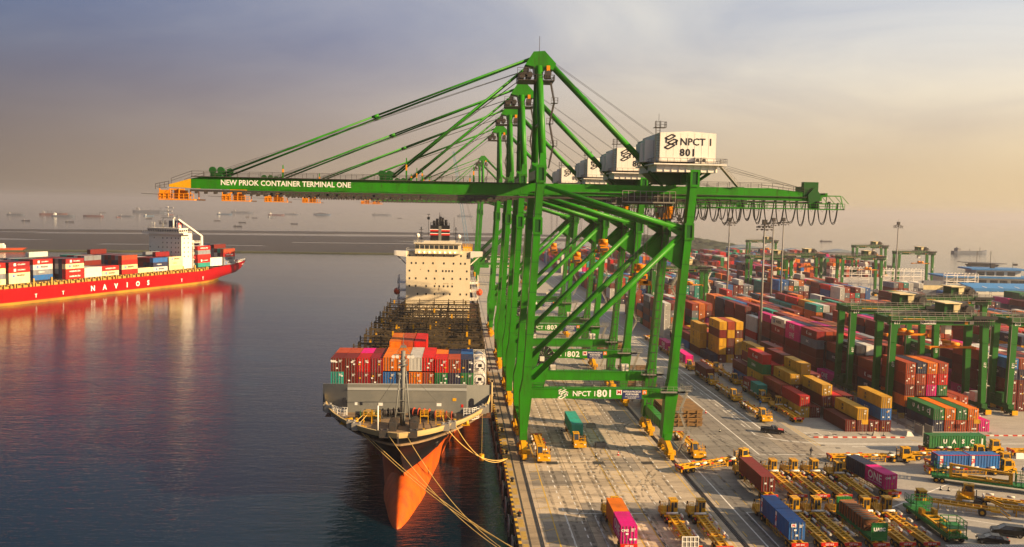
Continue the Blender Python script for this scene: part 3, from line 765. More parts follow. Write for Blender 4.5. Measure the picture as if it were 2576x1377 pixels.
    for k in range(16): tw.box(26.2, 27.0, Y0-.7, Y0-.64, 59.6+k*.5, 59.65+k*.5)
    tw.box(25.9, 28.2, Y0-.8, Y0+1, 66.2, 66.3); tw.rail([(25.9, Y0-.8, 66.3), (28.2, Y0-.8, 66.3), (28.2, Y0+1, 66.3)], step=.8, r=.04)
    tw.beam((26.8, Y0, 67.4), (26.8, Y0, 69.0), .06, .06)
    tw.build('ladder_tower', 'steel', mh)
    for x in (34.3, 35.6):
        a = MB(); a.box(x, x+1.0, Y0-.65, Y0-.1, 59.3, 60.5); a.tube((x+.5, Y0-.66, 59.9), (x+.5, Y0-.7, 59.9), .34, 12, 1)
        a.build('air_conditioner', ['dwhite', 'steel'], mh)
    letter('NPCT 1', 2.0, mh, (34.6, Y0-.04, 63.5), 'letter_d', bold=.04); logo(mh, (29.5, Y0-.05, 63.5), 2.1, 'letter_d')
    su = MB()
    su.prism([(26, 57.5), (37.5, 57.5), (35, 55.2), (28.5, 55.2)], -3.5, 3.5, 'y'); su.beam((25.5, -6.5, 57.5), (29, -3.5, 54.9), .5, .5); su.beam((38, -6.5, 57.5), (35, -3.5, 54.9), .5, .5)
    su.beam((38.5, 3.5, 57.5), (36, 3.5, 54.9), .5, .5)
    su.build('house_support', 'dgreen', root)
    MB().beam((40.2, -6, 59), (44.6, -4.2, 54.9), .8, .12).rail([(40.2, -6.4, 59), (44.6, -4.6, 54.9)], step=1.2).build('house_stair', 'galv', root)
    # trolley, cab, hoist ropes and spreader
    tr = MB()
    tr.box(21, 31, -4.6, 4.6, 50.9, 51.7)
    for x in (22, 24.5, 27, 29.5): tr.box(x, x+1.4, -4.4, -2.6, 51.7, 52.9)
    tr.rail([(20.5, -4.8, 51.7), (31.5, -4.8, 51.7)], step=1.1, r=.045)
    tr.build('trolley', 'steel', root)
    MB().box(20.5, 31.5, -5.0, -4.6, 51.2, 51.45).rail([(20.5, -5, 51.4), (31.5, -5, 51.4)], h=2.2, step=1.2, r=.05).build('trolley_gallery', 'galv', root)
    cb = MB(); cb.prism([(28.6, 48.0), (28.2, 50.6), (31.6, 50.6), (31.6, 48.0)], -3.0, -.4, 'y')
    cabo = cb.build('operator_cabin', 'oyellow', root)
    MB().box(28.15, 30.0, -3.05, -.5, 49.2, 50.4).box(28.5, 29.6, -3.06, -3.02, 48.3, 49.2).build('cabin_window', 'glass', cabo)
    MB().rail([(28.2, -3.3, 47.95), (32, -3.3, 47.95), (32, -.2, 47.95)], step=.7).box(28.2, 32, -3.3, -.2, 47.85, 47.95).build('cabin_platform', 'steel', cabo)
    # cable reel
    re = MB()
    for k in range(18):
        a0, a1 = 2*math.pi*k/18, 2*math.pi*(k+.86)/18
        re.face([(6.4+math.cos(a0)*.7, 12.2, 15.8+math.sin(a0)*.7), (6.4+math.cos(a0)*2.9, 12.0, 15.8+math.sin(a0)*2.9), (6.4+math.cos(a1)*2.9, 12.0, 15.8+math.sin(a1)*2.9), (6.4+math.cos(a1)*.7, 12.2, 15.8+math.sin(a1)*.7)], 0)
    re.path([(6.4+math.cos(2*math.pi*k/24)*2.95, 12.05, 15.8+math.sin(2*math.pi*k/24)*2.95) for k in range(24)], .1, 5, 1, closed=True)
    re.box(5.9, 6.9, 11.5, 12.1, 15.3, 16.3, 2); re.box(5.8, 7.0, 12.2, 13.4, 13.6, 16.4, 1)
    re.build('cable_reel', ['cable', 'steel', 'dwhite'], root)
    bx = MB()
    bx.box(24, 25.6, FF-.6, FF+.5, 13.75, 15.2); bx.box(8, 9.2, FF-.4, FF+.4, 13.75, 14.9)
    bx.build('equipment_box', 'dwhite', root)
    # elevator mast beside the landside far leg
    el = MB()
    for y in (FF-2.0, FF-2.9):
        for x in (29.2, 30.1): el.beam((x, y, 2), (x+3.2, y, 52), .1, .1)
    for k in range(26): z = 3+k*1.9; x = 29.2+3.2*(z-2)/50; el.box(x, x+.9, FF-2.95, FF-2.0, z, z+.09)
    el.build('elevator_mast', 'steel', root)
    # lettering on beam and boom
    y = NF-.82
    logo(root, (8.6, y, 12.6), 1.6); letter('NPCT 1', 1.45, root, (12.9, y, 12.55), bold=.02)
    sg = MB().box(20.6, 24.6, y-.04, y, 11.55, 13.45, 0).box(19.4, 20.5, y-.04, y, 12.4, 13.4, 1).box(24.7, 25.6, y-.04, y, 12.5, 13.4, 2).box(24.95, 25.35, y-.05, y-.04, 12.7, 13.2, 1)
    sg = sg.build('maker_sign', [paint('sign blue', (.02, .03, .12), .5, .1), 'letter_w', paint('sign orange', (.8, .2, .03), .5, .1)], root)
    letter('MITSUI-PACECO', .50, sg, (22.6, y-.05, 13.05), bold=.01); letter('PORTAINER', .5, sg, (22.6, y-.05, 12.5), bold=.01)
    letter('MITSUI ENGINEERING', .3, sg, (22.6, y-.05, 12.0)); letter('SHIPBUILDING', .26, sg, (22.6, y-.05, 11.72)); letter('M', 1.1, sg, (19.95, y-.05, 12.9), 'letter_r', bold=.02)
    return root
def spreader(root, x, z, ropes=True):
    s = empty('spreader'); s.parent = root; s.location = (x, 0, z)
    b = MB()
    b.box(-1.1, 1.1, -1.6, 1.6, 2.6, 3.4)
    for q in (-1.6, 1.6): b.tube((-.9, q, 3.7), (.9, q, 3.7), .6, 12)
    b.box(-1.2, 1.2, -2.2, 2.2, 1.3, 2.3); b.box(-.5, .5, -6.0, 6.0, .6, 1.2)
    for q in (-6.0, 5.6): b.box(-1.2, 1.2, q, q+.4, .3, 1.2)
    for q in (-6.1, 6.0):
        for u in (-1.3, 1.2): b.box(u, u+.12, q, q+.2, -.6, .5)
    b.build('spreader_frame', 'oyellow', s)
    MB().box(-1.5, -1.05, -2.4, -1.0, .8, 2.6).box(1.05, 1.6, -.8, .8, 1.0, 2.2).box(-.9, .9, -2.5, -2.2, 1.4, 2.0).build('spreader_gear', 'steel', s)
    if ropes:
        rp = MB()
        for u in (-.8, .8):
            for q in (-1.6, -1.2, 1.2, 1.6): rp.beam((u, q, 3.9), (u*1.6, q*1.4, 51-z), .045, .045)
        rp.build('hoist_rope', 'wire', s)
CR = [(184.0, '801', 34), (231.4, '802', 37.5), (281.2, '803', 31.5), (348.5, '804', 31.5), (560, '805', 40), (637, '806', 40)]
proto = make_crane()
look = ['nearest green quay crane, white house numbered 801, lettered along its boom', 'green quay crane numbered 802, second of the row from the camera',
        'green quay crane numbered 803, third of the row, between 802 and 804', 'green quay crane of the row with two cranes far behind it, fourth back',
        'hazy green quay crane fifth in the row, beyond the long gap', 'farthest green quay crane, palest in the haze, its mast lowest']
extra = []
for i, (y, num, sz) in enumerate(CR):
    c = proto if i == 0 else copy_tree(proto)
    c.location = (0, y, 0)
    extra.append(c)
for i, (c, (y, num, sz)) in enumerate(zip(extra, CR)):
    tag(c, look[i], 'crane', 'green quay cranes along the waterfront')
    mh = [o for o in c.children if o.name.startswith('machinery_house')][0]
    letter(num, 2.0, mh, (32.9, -8.24, 61.35), 'letter_d', bold=.07, name='number', spacing=1.15)
    letter(num, 2.0, c, (17.0, NF-.82, 12.6), bold=.06, name='number', spacing=1.1)
    letter('NEW PRIOK CONTAINER TERMINAL ONE', 1.48, c, (-47.6, -3.93, 53.55), bold=.03, sx=.93)
    spreader(c, 25.6, sz, i < 4)
# a raised lattice boom of a crawler crane far down the quay
lc = empty('lattice_crane', (-4, 690, 0)); tag(lc, 'far blue lattice crane boom standing up behind the quay cranes', 'crane')
lb = MB()
P0, P1 = V((2, 0, 8)), V((-12, 0, 92))
for u in (-1.3, 1.3):
    for v in (-1.3, 1.3): lb.beam(P0+V((u, v, 0)), P1+V((u*.5, v*.5, 0)), .35, .35)
for k in range(22):
    a, c = P0.lerp(P1, k/22), P0.lerp(P1, (k+1)/22); s = 1.3*(1-.5*k/22)
    lb.beam(a+V((-s, -s, 0)), c+V((s, -s, 0)), .2, .2); lb.beam(a+V((s, -s, 0)), c+V((-s, -s, 0)), .16, .16)
lb.build('boom', paint('pale blue steel', (.16, .28, .4), .5, .3), lc)
MB().beam((-12, 0, 92), (9, 0, 14), .12, .12).beam((-11.6, 0.8, 91), (11, 0, 12), .12, .12).build('guy_rope', 'wire', lc)
MB().box(-2, 12, -3.5, 3.5, 3.5, 8.5).box(5, 12, -3, 3, 8.5, 12).build('upper_body', 'dgreen', lc)
MB().box(-4, 7, -5, -3, .3, 3).box(-4, 7, 3, 5, .3, 3).box(-2, 5, -3, 3, 1.5, 3.5).build('crawler', 'steel', lc)
# ================================================================ containers: shared meshes
CW, CH = 2.44, 2.68
def container_meshes(Lc):
    b = MB(); h = Lc/2
    n = max(8, int(Lc/.56)); d = .045
    for s in (-1, 1):                      # corrugated sides
        P = []; y = -h+.16; st = (Lc-.32)/n
        for i in range(n):
            P += [(y, 0), (y+st*.34, 0), (y+st*.5, d), (y+st*.84, d)]; y += st
        P.append((h-.16, 0))
        rows = [[(s*(CW/2-.012-q), yy, z) for yy, q in P] for z in (.14, CH-.1)]
        b.grid(rows if s < 0 else rows[::-1], smooth=False)
    P = []                                  # corrugated front wall at +y
    st = (CW-.3)/8; x = -CW/2+.15
    for i in range(8): P += [(x, 0), (x+st*.34, 0), (x+st*.5, d), (x+st*.84, d)]; x += st
    P.append((CW/2-.15, 0))
    b.grid([[(xx, h-.03-q, z) for xx, q in P] for z in (.14, CH-.1)][::-1], smooth=False)
    rows = []
    P = []; y = -h+.12; k = max(6, int(Lc/.9)); st = (Lc-.24)/k
    for i in range(k): P += [(y, 0), (y+st*.6, 0), (y+st*.7, .02), (y+st*.95, .02)]; y += st
    P.append((h-.12, 0))
    b.grid([[(xx, yy, CH-.035+q) for yy, q in P] for xx in (-CW/2+.06, CW/2-.06)][::-1], smooth=False)
    b.box(-CW/2+.05, CW/2-.05, -h+.06, h-.06, .1, .16)
    for sx_ in (-1, 1):
        for sy in (-1, 1):
            x0, y0 = sx_*CW/2, sy*h
            b.box(min(x0, x0-sx_*.16), max(x0, x0-sx_*.16), min(y0, y0-sy*.17), max(y0, y0-sy*.17), 0, CH)
        b.box(min(sx_*CW/2, sx_*(CW/2-.1)), max(sx_*CW/2, sx_*(CW/2-.1)), -h+.17, h-.17, .0, .15)
        b.box(min(sx_*CW/2, sx_*(CW/2-.07)), max(sx_*CW/2, sx_*(CW/2-.07)), -h+.17, h-.17, CH-.11, CH-.02)
    for sy in (-1, 1):
        y0 = sy*h
        for z0, z1 in ((0, .16), (CH-.13, CH-.01)):
            b.box(-CW/2+.16, CW/2-.16, min(y0, y0-sy*.1), max(y0, y0-sy*.1), z0, z1)
    body = b.mesh('container_body', 'steel')
    d_ = MB(); d_.box(-.52, .52, -.025, .025, .17, CH-.14)
    for i in range(5): z = .30+i*.46; d_.box(-.47, .47, -.045, -.025, z, z+.3)
    door = d_.mesh('door', 'steel')
    l_ = MB()
    for x in (-.28, .22): l_.box(x-.028, x+.028, -.10, -.046, .05, CH-.04); l_.box(x-.09, x+.09, -.1, -.045, .5, .56); l_.box(x-.09, x+.05, -.1, -.045, 1.15, 1.2)
    bars = l_.mesh('locking_bar', 'galv')
    return body, door, bars
CMESH = {40: (12.19, *container_meshes(12.19)), 20: (6.06, *container_meshes(6.06))}
sticker = MB().box(-.19, .19, -.012, 0, -.13, .13).mesh('placard', 'letter_w')
marking = MB()
for k in range(3): marking.box(-.3, .3-.12*k, -.012, 0, -.16*k, -.16*k+.08)
marking = marking.mesh('door_marking', 'letter_w')
used_labels = {}
def container(x, y, z, color, size=40, rz=0.0, label=None, group=None, detail=2, text=None, plain=False, cat='container'):
    """x, y, z: centre of the base. Doors at local -y, plain: closed corrugated end shown there instead."""
    Lc, body, door, bars = CMESH[size]
    o = link('shipping_container', body, None, (x, y, z), (0, 0, rz + (math.pi if plain else 0)))
    recolor(o, CM[color])
    tag(o, label, cat, group)
    if detail >= 1 and not plain:
        for s in (-1, 1):
            d = link('door', door, o, (s*.53, -Lc/2+.03, 0)); recolor(d, CM[color])
            if detail >= 2: link('locking_bar', bars, d)
        if detail >= 2:
            m = link('door_marking', marking, o, (.62, -Lc/2-.045, 2.2))
            for q in range(rnd.randint(1, 3)):
                p = link('placard', sticker, o, (rnd.uniform(-.9, .9), -Lc/2-.08, rnd.choice((.7, 1.0, 1.5, 1.9))))
                p.material_slots[0].link = 'OBJECT'; p.material_slots[0].material = rnd.choice((CM['yellow'], M_['letter_w'], M_['letter_w']))
    if text:
        for side in ((-1, 1) if plain else (-1,)):
            brand(o, text, Lc, side)
    return o
def brand(o, text, Lc, side):
    x = side*(CW/2+.012); rz = -math.pi/2 if side < 0 else math.pi/2
    yy = lambda q: q*(-side)          # reading direction along the wall
    if text == 'ONE': letter('ONE', 2.0, o, (x, yy(-.5 if Lc < 10 else -2.2)*-1*side*0 + (0.6 if Lc > 10 else 0), 1.45), 'letter_w', rz, .03, spacing=1.05); letter('OCEAN NETWORK EXPRESS', .34, o, (x, 0.6 if Lc > 10 else 0, .5), 'letter_w', rz)
    elif text == 'KLINE': letter('K', 1.5, o, (x, 1.6, 1.35), 'letter_w', rz, .03); letter('LINE', 1.0, o, (x, -.9, 1.2), 'letter_w', rz, .03, spacing=1.1)
    elif text == 'MSC': letter('m', 1.15, o, (x, 1.9, 1.85), 'letter_d', rz, .06); letter('sc', 1.15, o, (x, 1.9, 1.0), 'letter_d', rz, .06)
    elif text == 'UASC':
        for k, ch in enumerate('UASC'): letter(ch, 1.25, o, (x, (2.9-2.15*k)*-side, 1.5), 'letter_w', rz, .05)
        link('placard', sticker, o, (x, side*4.4, 1.5), (0, 0, rz)).scale = (1.1, 1, 6)
        letter('UASC', .3, o, (x, .2, .75), 'letter_w', rz, .01)
    elif text == 'PIL':
        p = link('brand_panel', sticker, o, (x, -side*(Lc/2-.75), 1.35), (0, 0, rz)); p.scale = (1.5, 1, 8.5)
        letter('PIL', .85, o, (x+side*.015, -side*(Lc/2-.75), 1.35), 'letter_r', rz, .04, ry=math.pi/2)
    elif text == 'HAMBURG': letter('HAMBURG S\u00dcD', 1.05, o, (x, 0, 1.3), 'letter_w', rz, .03)
    elif text == 'MAERSK':
        p = link('brand_panel', sticker, o, (x, (3.3 if side < 0 else -3.3)*(1 if Lc > 10 else .55), 1.35), (0, 0, rz)); p.scale = (3.3, 1, 5.2)
        p.material_slots[0].link = 'OBJECT'; p.material_slots[0].material = CM['blue']
        letter('*', 1.6, p, (0, -.02, -.05)).scale = (.3, 1, .19)
        letter('MAERSK', 1.25 if Lc > 10 else .7, o, (x, (-.9 if side < 0 else .9)*(1 if Lc > 10 else .5), 1.35), 'letter_d', rz, .04)
    elif text == 'GOLD': 
        p = link('brand_panel', sticker, o, (x, 2.6*-side, 1.35), (0, 0, rz)); p.scale = (3.4, 1, 5)
        letter('COLUMBUS', .85, o, (x, -1.2*-side, 1.35), 'letter_w', rz, .02)
    else: letter(text, 1.05 if len(text) < 7 else .8, o, (x, 1.0, 1.4), 'letter_d' if o.material_slots[0].material in (CM['white'], CM['cream'], CM['yellow']) else 'letter_w', rz, .02)
def tank(x, y, z, rz, label, group):
    o = empty('tank_container', (x, y, z), rz); tag(o, label, 'container', group)
    t = MB(); t.tube((0, -2.8, 1.3), (0, 2.8, 1.3), 1.12, 20); t.tube((0, -2.95, 1.3), (0, -2.8, 1.3), .8, 20); 
    for y_ in (-2.0, 0, 2.0): t.tube((0, y_-.06, 1.3), (0, y_+.06, 1.3), 1.15, 20)
    t.build('tank', 'white', o)
    f = MB()
    for sy in (-2.95, 2.95):
        for sx_ in (-1.15, 1.15): f.beam((sx_, sy, 0), (sx_, sy, 2.6), .13, .13)
        for z_ in (.08, 2.52): f.beam((-1.15, sy, z_), (1.15, sy, z_), .13, .13)
        for sx_ in (-1, 1): f.beam((sx_*1.15, sy, .7), (sx_*.6, sy, .1), .09, .07); f.beam((sx_*1.15, sy, 1.9), (sx_*.6, sy, 2.5), .09, .07)
    for sx_ in (-1.15, 1.15): f.beam((sx_, -2.95, .08), (sx_, 2.95, .08), .1, .1); f.beam((sx_, -2.95, 2.5), (sx_, 2.95, 2.5), .08, .08)
    f.build('frame', 'dwhite', o)
    MB().box(-.35, .35, -2.99, -2.95, 1.15, 1.75).box(-.6, -.2, -2.99, -2.95, .7, .95).box(.3, .6, -2.99, -2.95, .8, 1.0).build('placard', 'letter_d', o)

# ================================================================ the ship alongside
SR = -0.0105
ship = empty('container_ship', (-22.4, 142.0, 0), SR)
tag(ship, 'black hulled container ship with orange bulbous bow moored at the quay', 'ship')
SM = Matrix.Translation((-22.4, 142.0, 0)) @ Matrix.Rotation(SR, 4, 'Z')
def interp(t, pts):
    for (a, va), (c, vc) in zip(pts, pts[1:]):
        if t <= c: return va+(vc-va)*max(0, (t-a))/(c-a)
    return pts[-1][1]
def interp_s(t, pts):
    """smooth (Catmull-like) interpolation: cosine blended"""
    for i, ((a, va), (c, vc)) in enumerate(zip(pts, pts[1:])):
        if t <= c:
            m0 = (vc-pts[i-1][1])/(c-pts[i-1][0]) if i > 0 else (vc-va)/(c-a)
            m1 = (pts[i+2][1]-va)/(pts[i+2][0]-a) if i+2 < len(pts) else (vc-va)/(c-a)
            h = c-a; u = max(0, (t-a))/h
            return (2*u**3-3*u*u+1)*va+(u**3-2*u*u+u)*h*m0+(-2*u**3+3*u*u)*vc+(u**3-u*u)*h*m1
    return pts[-1][1]
BW = {-4: [(0, 3.0), (6, 3.8), (20, 5.0), (44, 7.2), (70, 11.5), (95, 15.2), (120, 16.1), (195, 15.5), (235, 9)],
      1.6: [(0, .2), (8, 2.6), (20, 5.4), (44, 9.4), (70, 13.8), (95, 16.0), (120, 16.1), (200, 16.0), (238, 12)],
      7: [(0, .12), (4, 2.2), (10, 5.0), (20, 9.0), (32, 12.2), (45, 14.8), (60, 16.1), (200, 16.1), (240, 14)],
      11.6: [(0, .15), (1.2, 2.6), (3.5, 5.2), (8, 8.6), (14, 11.9), (20, 14.4), (25, 15.8), (30, 16.1), (200, 16.1), (240, 15)]}
STEM = [(-4, 12.5), (-3.2, 12.6), (1.6, 12.6), (4.5, 9.6), (7, 6.0), (9.5, 2.2), (11.6, 0.0), (13.2, -.3)]
def halfb(z, S):
    ks = sorted(BW)
    z = min(max(z, ks[0]), ks[-1])
    for a, c in zip(ks, ks[1:]):
        if z <= c:
            u = (z-a)/(c-a); return interp_s(S, BW[a])*(1-u)+interp_s(S, BW[c])*u
def sheer(s): return interp(s, [(0, 12.7), (6, 12.4), (14, 12.2), (22, 12.3), (23.5, 13.8), (25.5, 14.2), (27.5, 9.2), (230, 9.2)])
Ss = [0, .4, 1, 2, 3.2, 4.6, 6.5, 9, 12, 15, 18, 21, 23, 24.5, 26, 27.6, 31, 36, 42, 50, 60, 72, 86, 105, 130, 160, 190, 210, 225, 238]
zl = [-4, -3.2, -1.5, 0, 2.4, 2.5, 4, 5.2, 6.4, 7.6, 9]
def hull_side(sgn):
    rows = []
    for S in Ss:
        r = []
        top = sheer(S)
        for z in zl + [9.2+(top-9.2)*q for q in ((.0, .4, .74, 1.0) if top > 9.3 else (0, .01, .02, .03))]:
            st = interp(z, STEM)
            r.append((sgn*halfb(z, S), st+S*(1-st/238), z))
        rows.append(r)
    return rows
HB_BLACK = paint('hull black', (.006, .007, .011), .5, .5, (.016, .015, .017), .15, streak=.4)
HB_RED = paint('antifouling red', (.60, .10, .008), .5, .85, (.22, .03, .014), .5, streak=.4, rust=.4)
HB_CREAM = paint('bulwark cream', (.50, .37, .17), .5, .4, (.32, .2, .1), .5)
for sgn in (-1, 1):
    m = MB(); rows = hull_side(sgn)
    if sgn > 0: rows = [r[::-1] for r in rows]
    nz_ = len(zl)+4
    def mf(i, j, s_=sgn):
        k = j if s_ < 0 else nz_-2-j
        if k < 4: return 1
        return 2 if (k >= len(zl)+2 and i < 15) else 0
    m.grid(rows, mifun=mf)
    m.build('hull_side', [HB_BLACK, HB_RED, HB_CREAM], ship)
# bulb
rows = []
for k, (s_, rw, zt) in enumerate([(-.6, .02, -3.3), (-.4, .45, -2.9), (.2, .85, -2.6), (1.5, 1.15, -1.9), (4, 1.75, -.7), (7.5, 2.35, .7), (11, 2.95, 1.7), (14, 3.5, 2.3), (18, 4.0, 2.3)]):
    rows.append([(-rw*(1-abs(q)**2.6)**.5*(1 if q_ < 0 else -1)*1.0 if False else x_*rw, s_, -4+(zt+4)*h_) for q, q_, x_, h_ in [(0, 0, x_, h_) for x_, h_ in ((-1, 0), (-.93, .35), (-.76, .6), (-.54, .8), (-.28, .94), (0, 1), (.28, .94), (.54, .8), (.76, .6), (.93, .35), (1, 0))]])
MB().grid(rows).build('bulbous_bow', [HB_RED], ship)
# forecastle deck and gunwale
DECK = concrete_mat('deck paint', (.27, .17, .085), (.20, .13, .07), scale=.4, stain=.8)
P = [(-halfb(11, S)+.15, .6+S) for S in (.2, 1, 2, 3.5, 5, 8, 12, 16, 20, 23)]
Pr = [(-x, y) for x, y in P][::-1]
MB().prism(P+Pr, 10.3, 10.6, 'z').build('forecastle_deck', DECK, ship)
gw = MB()
for sgn in (-1, 1):
    pp = [(sgn*(halfb(12, S)-.12), interp(sheer(S), STEM)+S, sheer(S)) for S in (0, 1, 2, 3.5, 5, 8, 12, 16, 20, 22.5)]
    for a, c in zip(pp, pp[1:]): gw.beam(a, c, .36, .1)
gw.build('gunwale', HB_CREAM, ship)
for sgn in (-1, 1):
    for S in (1.2, 6.8, 8.4, 20.0, 21.5):
        x = sgn*(halfb(12, S)-.2)
        f = MB().box(x-.7, x+.7, S-.7, S+.7, sheer(S)-.9, sheer(S)+.25).tube((x-.5, S, sheer(S)+.25), (x-.5, S, sheer(S)+.45), .25, 8).tube((x+.5, S, sheer(S)+.25), (x+.5, S, sheer(S)+.45), .25, 8)
        f.build('fairlead', 'steel' if S < 5 else 'galv', ship)
MB().box(-16.05, 16.05, 27.6, 230, 8.6, 8.8).build('main_deck', 'rust', ship)
# breakwater wall across the bow
BWM = paint('bulwark grey', (.16, .165, .155), .55, .5, (.24, .23, .2), .25)
bw = MB()
bw.prism([(-11.2, 10.4), (-11.2, 16.0), (11.2, 16.0), (11.2, 10.4)], 23.0, 23.25, 'y')
for sgn in (-1, 1):
    bw.quadbox([(sgn*11.2, 23.0, 10.4), (sgn*16.05, 24.6, 10.4), (sgn*16.05, 24.85, 10.4), (sgn*11.2, 23.25, 10.4), (sgn*11.2, 23.0, 16.0), (sgn*16.05, 24.6, 15.7), (sgn*16.05, 24.85, 15.7), (sgn*11.2, 23.25, 16.0)])
wall = bw.build('breakwater_wall', BWM, ship)
MB().quadbox([(-11.2, 22.9, 14.9), (11.2, 22.9, 14.9), (11.2, 23.3, 15.2), (-11.2, 23.3, 15.2), (-11.2, 23.15, 16.1), (11.2, 23.15, 16.1), (11.2, 23.3, 16.1), (-11.2, 23.3, 16.1)]).build('wall_coaming', paint('bulwark light grey', (.30, .31, .30), .5, .4, (.2, .19, .16), .3), wall)
for x in (-11.7, 12.2): MB().box(x-.42, x+.42, 23.0 if abs(x) < 11 else 23.0, 23.35, 10.7, 13.0).tube((x, 22.98+.12, 13.0), (x, 23.35, 13.0), .42, 12).build('doorway', 'letter_d', wall)
for x, z, m_, s_ in ((-9.6, 12.3, 'letter_w', .5), (-8.6, 12.3, 'letter_d', .45), (-5.0, 12.2, 'letter_w', .8), (6.0, 12.2, 'letter_w', .9), (8.9, 13.2, 'yellow', .7), (10.4, 12.0, 'redlamp', .4)):
    MB().box(x-s_/2, x+s_/2, 22.95, 23.0, z-.28, z+.28).build('notice_plate', m_, wall)
MB().tube((16.0, 24.4, 10.5), (16.0, 24.4, 16.3), .16, 8).build('corner_post', HB_CREAM, ship)
# mooring machinery
def winch(x, y, rz, cdrum, cframe):
    wv = MB()
    for q in (-1.5, -.5, .5, 1.5): wv.tube((q-.06, 0, 1.0), (q+.06, 0, 1.0), .82, 14, 1)
    for q in (-1.0, 0, 1.0): wv.tube((q-.42, 0, 1.0), (q+.42, 0, 1.0), .55, 12, 0)
    wv.tube((1.6, 0, 1.0), (2.3, 0, 1.0), .4, 12, 2); wv.box(-2.4, -1.6, -.6, .6, 0, 1.5, 2); wv.box(-1.7, 1.7, -.7, .7, 0, .25, 2)
    o = wv.build('mooring_winch', [cdrum, cframe, 'steel'], ship, (x, y, 10.6)); o.rotation_euler.z = rz
    return o
GRN = paint('winch green', (.04, .36, .05), .5, .3)
BRN = paint('winch red', (.35, .06, .03), .5, .4)
winch(-6.6, 17.2, .12, 'rope', GRN); winch(7.0, 17.2, -.12, 'rope', BRN); winch(-2.7, 19.2, .3, 'steel', 'steel'); winch(2.9, 19.2, -.3, 'steel', BRN)
winch(-1.6, 11.5, 1.57, 'rope', 'steel'); winch(2.0, 11.5, 1.57, 'rope', 'steel')
for x in (-6.5, -5.0, 3.6, 6.4):
    pl = MB(); pl.box(x-.7, x+.7, 14.6, 15.6, 11.9, 12.0); pl.rail([(x-.7, 14.6, 12), (x+.7, 14.6, 12), (x+.7, 15.6, 12), (x-.7, 15.6, 12)], h=.9, step=.7, r=.04)
    for u in (-.7, .7): pl.beam((x+u, 14.4, 10.6), (x+u, 14.7, 12), .08, .08); pl.beam((x+u, 15.6, 10.6), (x+u, 15.6, 12), .08, .08)
    pl.build('winch_platform', 'yellow', ship)
for x, y in ((-10.4, 14), (-9, 15), (9.6, 14.6), (10.8, 13.7), (4.4, 7.6), (-7.4, 9.6)):
    MB().tube((x-.5, y, 10.6), (x-.5, y, 11.5), .3, 10).tube((x+.5, y, 10.6), (x+.5, y, 11.5), .3, 10).box(x-1, x+1, y-.35, y+.35, 10.6, 10.75).build('bitts', 'yellow', ship)
for x, y in ((-6.2, 6.8), (6.8, 8.4), (-9.5, 12.2)): MB().tube((x, y, 10.6), (x, y, 11.9), .28, 10).box(x-.7, x+.3, y-.2, y+.2, 11.9, 12.1, 1).build('deck_vent', ['galv', 'yellow'], ship)
for sgn in (-1, 1):                            # white pipe railings at the sides
    rl = MB()
    for q in (.0, .7): 
        pts = [(sgn*13.4, 15.6+q), (sgn*12.0, 14.4+q), (sgn*10.6, 14.2+q)] if False else [(sgn*13.5, 19.0+q*2), (sgn*12.3, 17.6+q*2), (sgn*10.7, 17.4+q*2)]
        for z in (10.7, 11.3, 11.9, 12.5):
            for a, c in zip(pts, pts[1:]): rl.beam((*a, z), (*c, z), .09, .07)
        for a in pts: rl.beam((*a, 10.6), (*a, 12.55), .1, .1)
        for a, c in zip(pts, pts[1:]):
            for k in (1, 2): p = V(a).lerp(V(c), k/3); rl.beam((p.x, p.y, 10.6), (p.x, p.y, 12.5), .07, .07)
    rl.build('deck_railing', 'letter_w', ship)
# foremast
fm = MB()
fm.tube((-.2, 13.6, 10.6), (-.2, 13.6, 24.0), .5, 12, 0, .38)
for q in (-1.6, 1.2): fm.tube((q, 12.6, 10.6), (q*.35-.1, 13.5, 20.4), .12, 8)
for z in (13, 15.2, 17.4): fm.beam((-1.2+(z-10.6)*.08, 12.9, z), (.9-(z-10.6)*.06, 12.9, z), .1, .1)
fm.box(-1.0, .6, 12.8, 14.4, 21.4, 21.5); fm.rail([(-1, 12.8, 21.5), (.6, 12.8, 21.5), (.6, 14.4, 21.5)], step=.8); fm.tube((-1.4, 13.6, 19.8), (-.5, 13.6, 19.8), .35, 10)
fm.box(-1.9, 1.5, 13.5, 13.7, 23.2, 23.35); fm.beam((-1.6, 13.6, 23.3), (-.2, 13.6, 25.4), .06, .06); fm.beam((1.2, 13.6, 23.3), (-.2, 13.6, 25.4), .06, .06); fm.beam((-.2, 13.6, 24), (-.2, 13.6, 27.0), .07, .07); fm.box(-.7, .3, 13.2, 14.0, 24.6, 24.9)
mast = fm.build('foremast', BWM, ship)
for x in (-1.9, -1.2, .8, 1.5): MB().tube((x, 13.1, 23.0), (x, 13.4, 23.05), .32, 12, 0, .2).build('floodlight', 'letter_w', mast)
MB().beam((-5.2, 22.9, 12.8), (-.3, 13.7, 21), .04, .04).beam((5.6, 22.9, 12.8), (-.1, 13.7, 21), .04, .04).build('stay_wire', 'wire', mast)
MB().tube((-4.2, 9.6, 10.6), (-4.2, 9.6, 15.0), .12, 8).build('flagstaff', 'letter_w', ship)
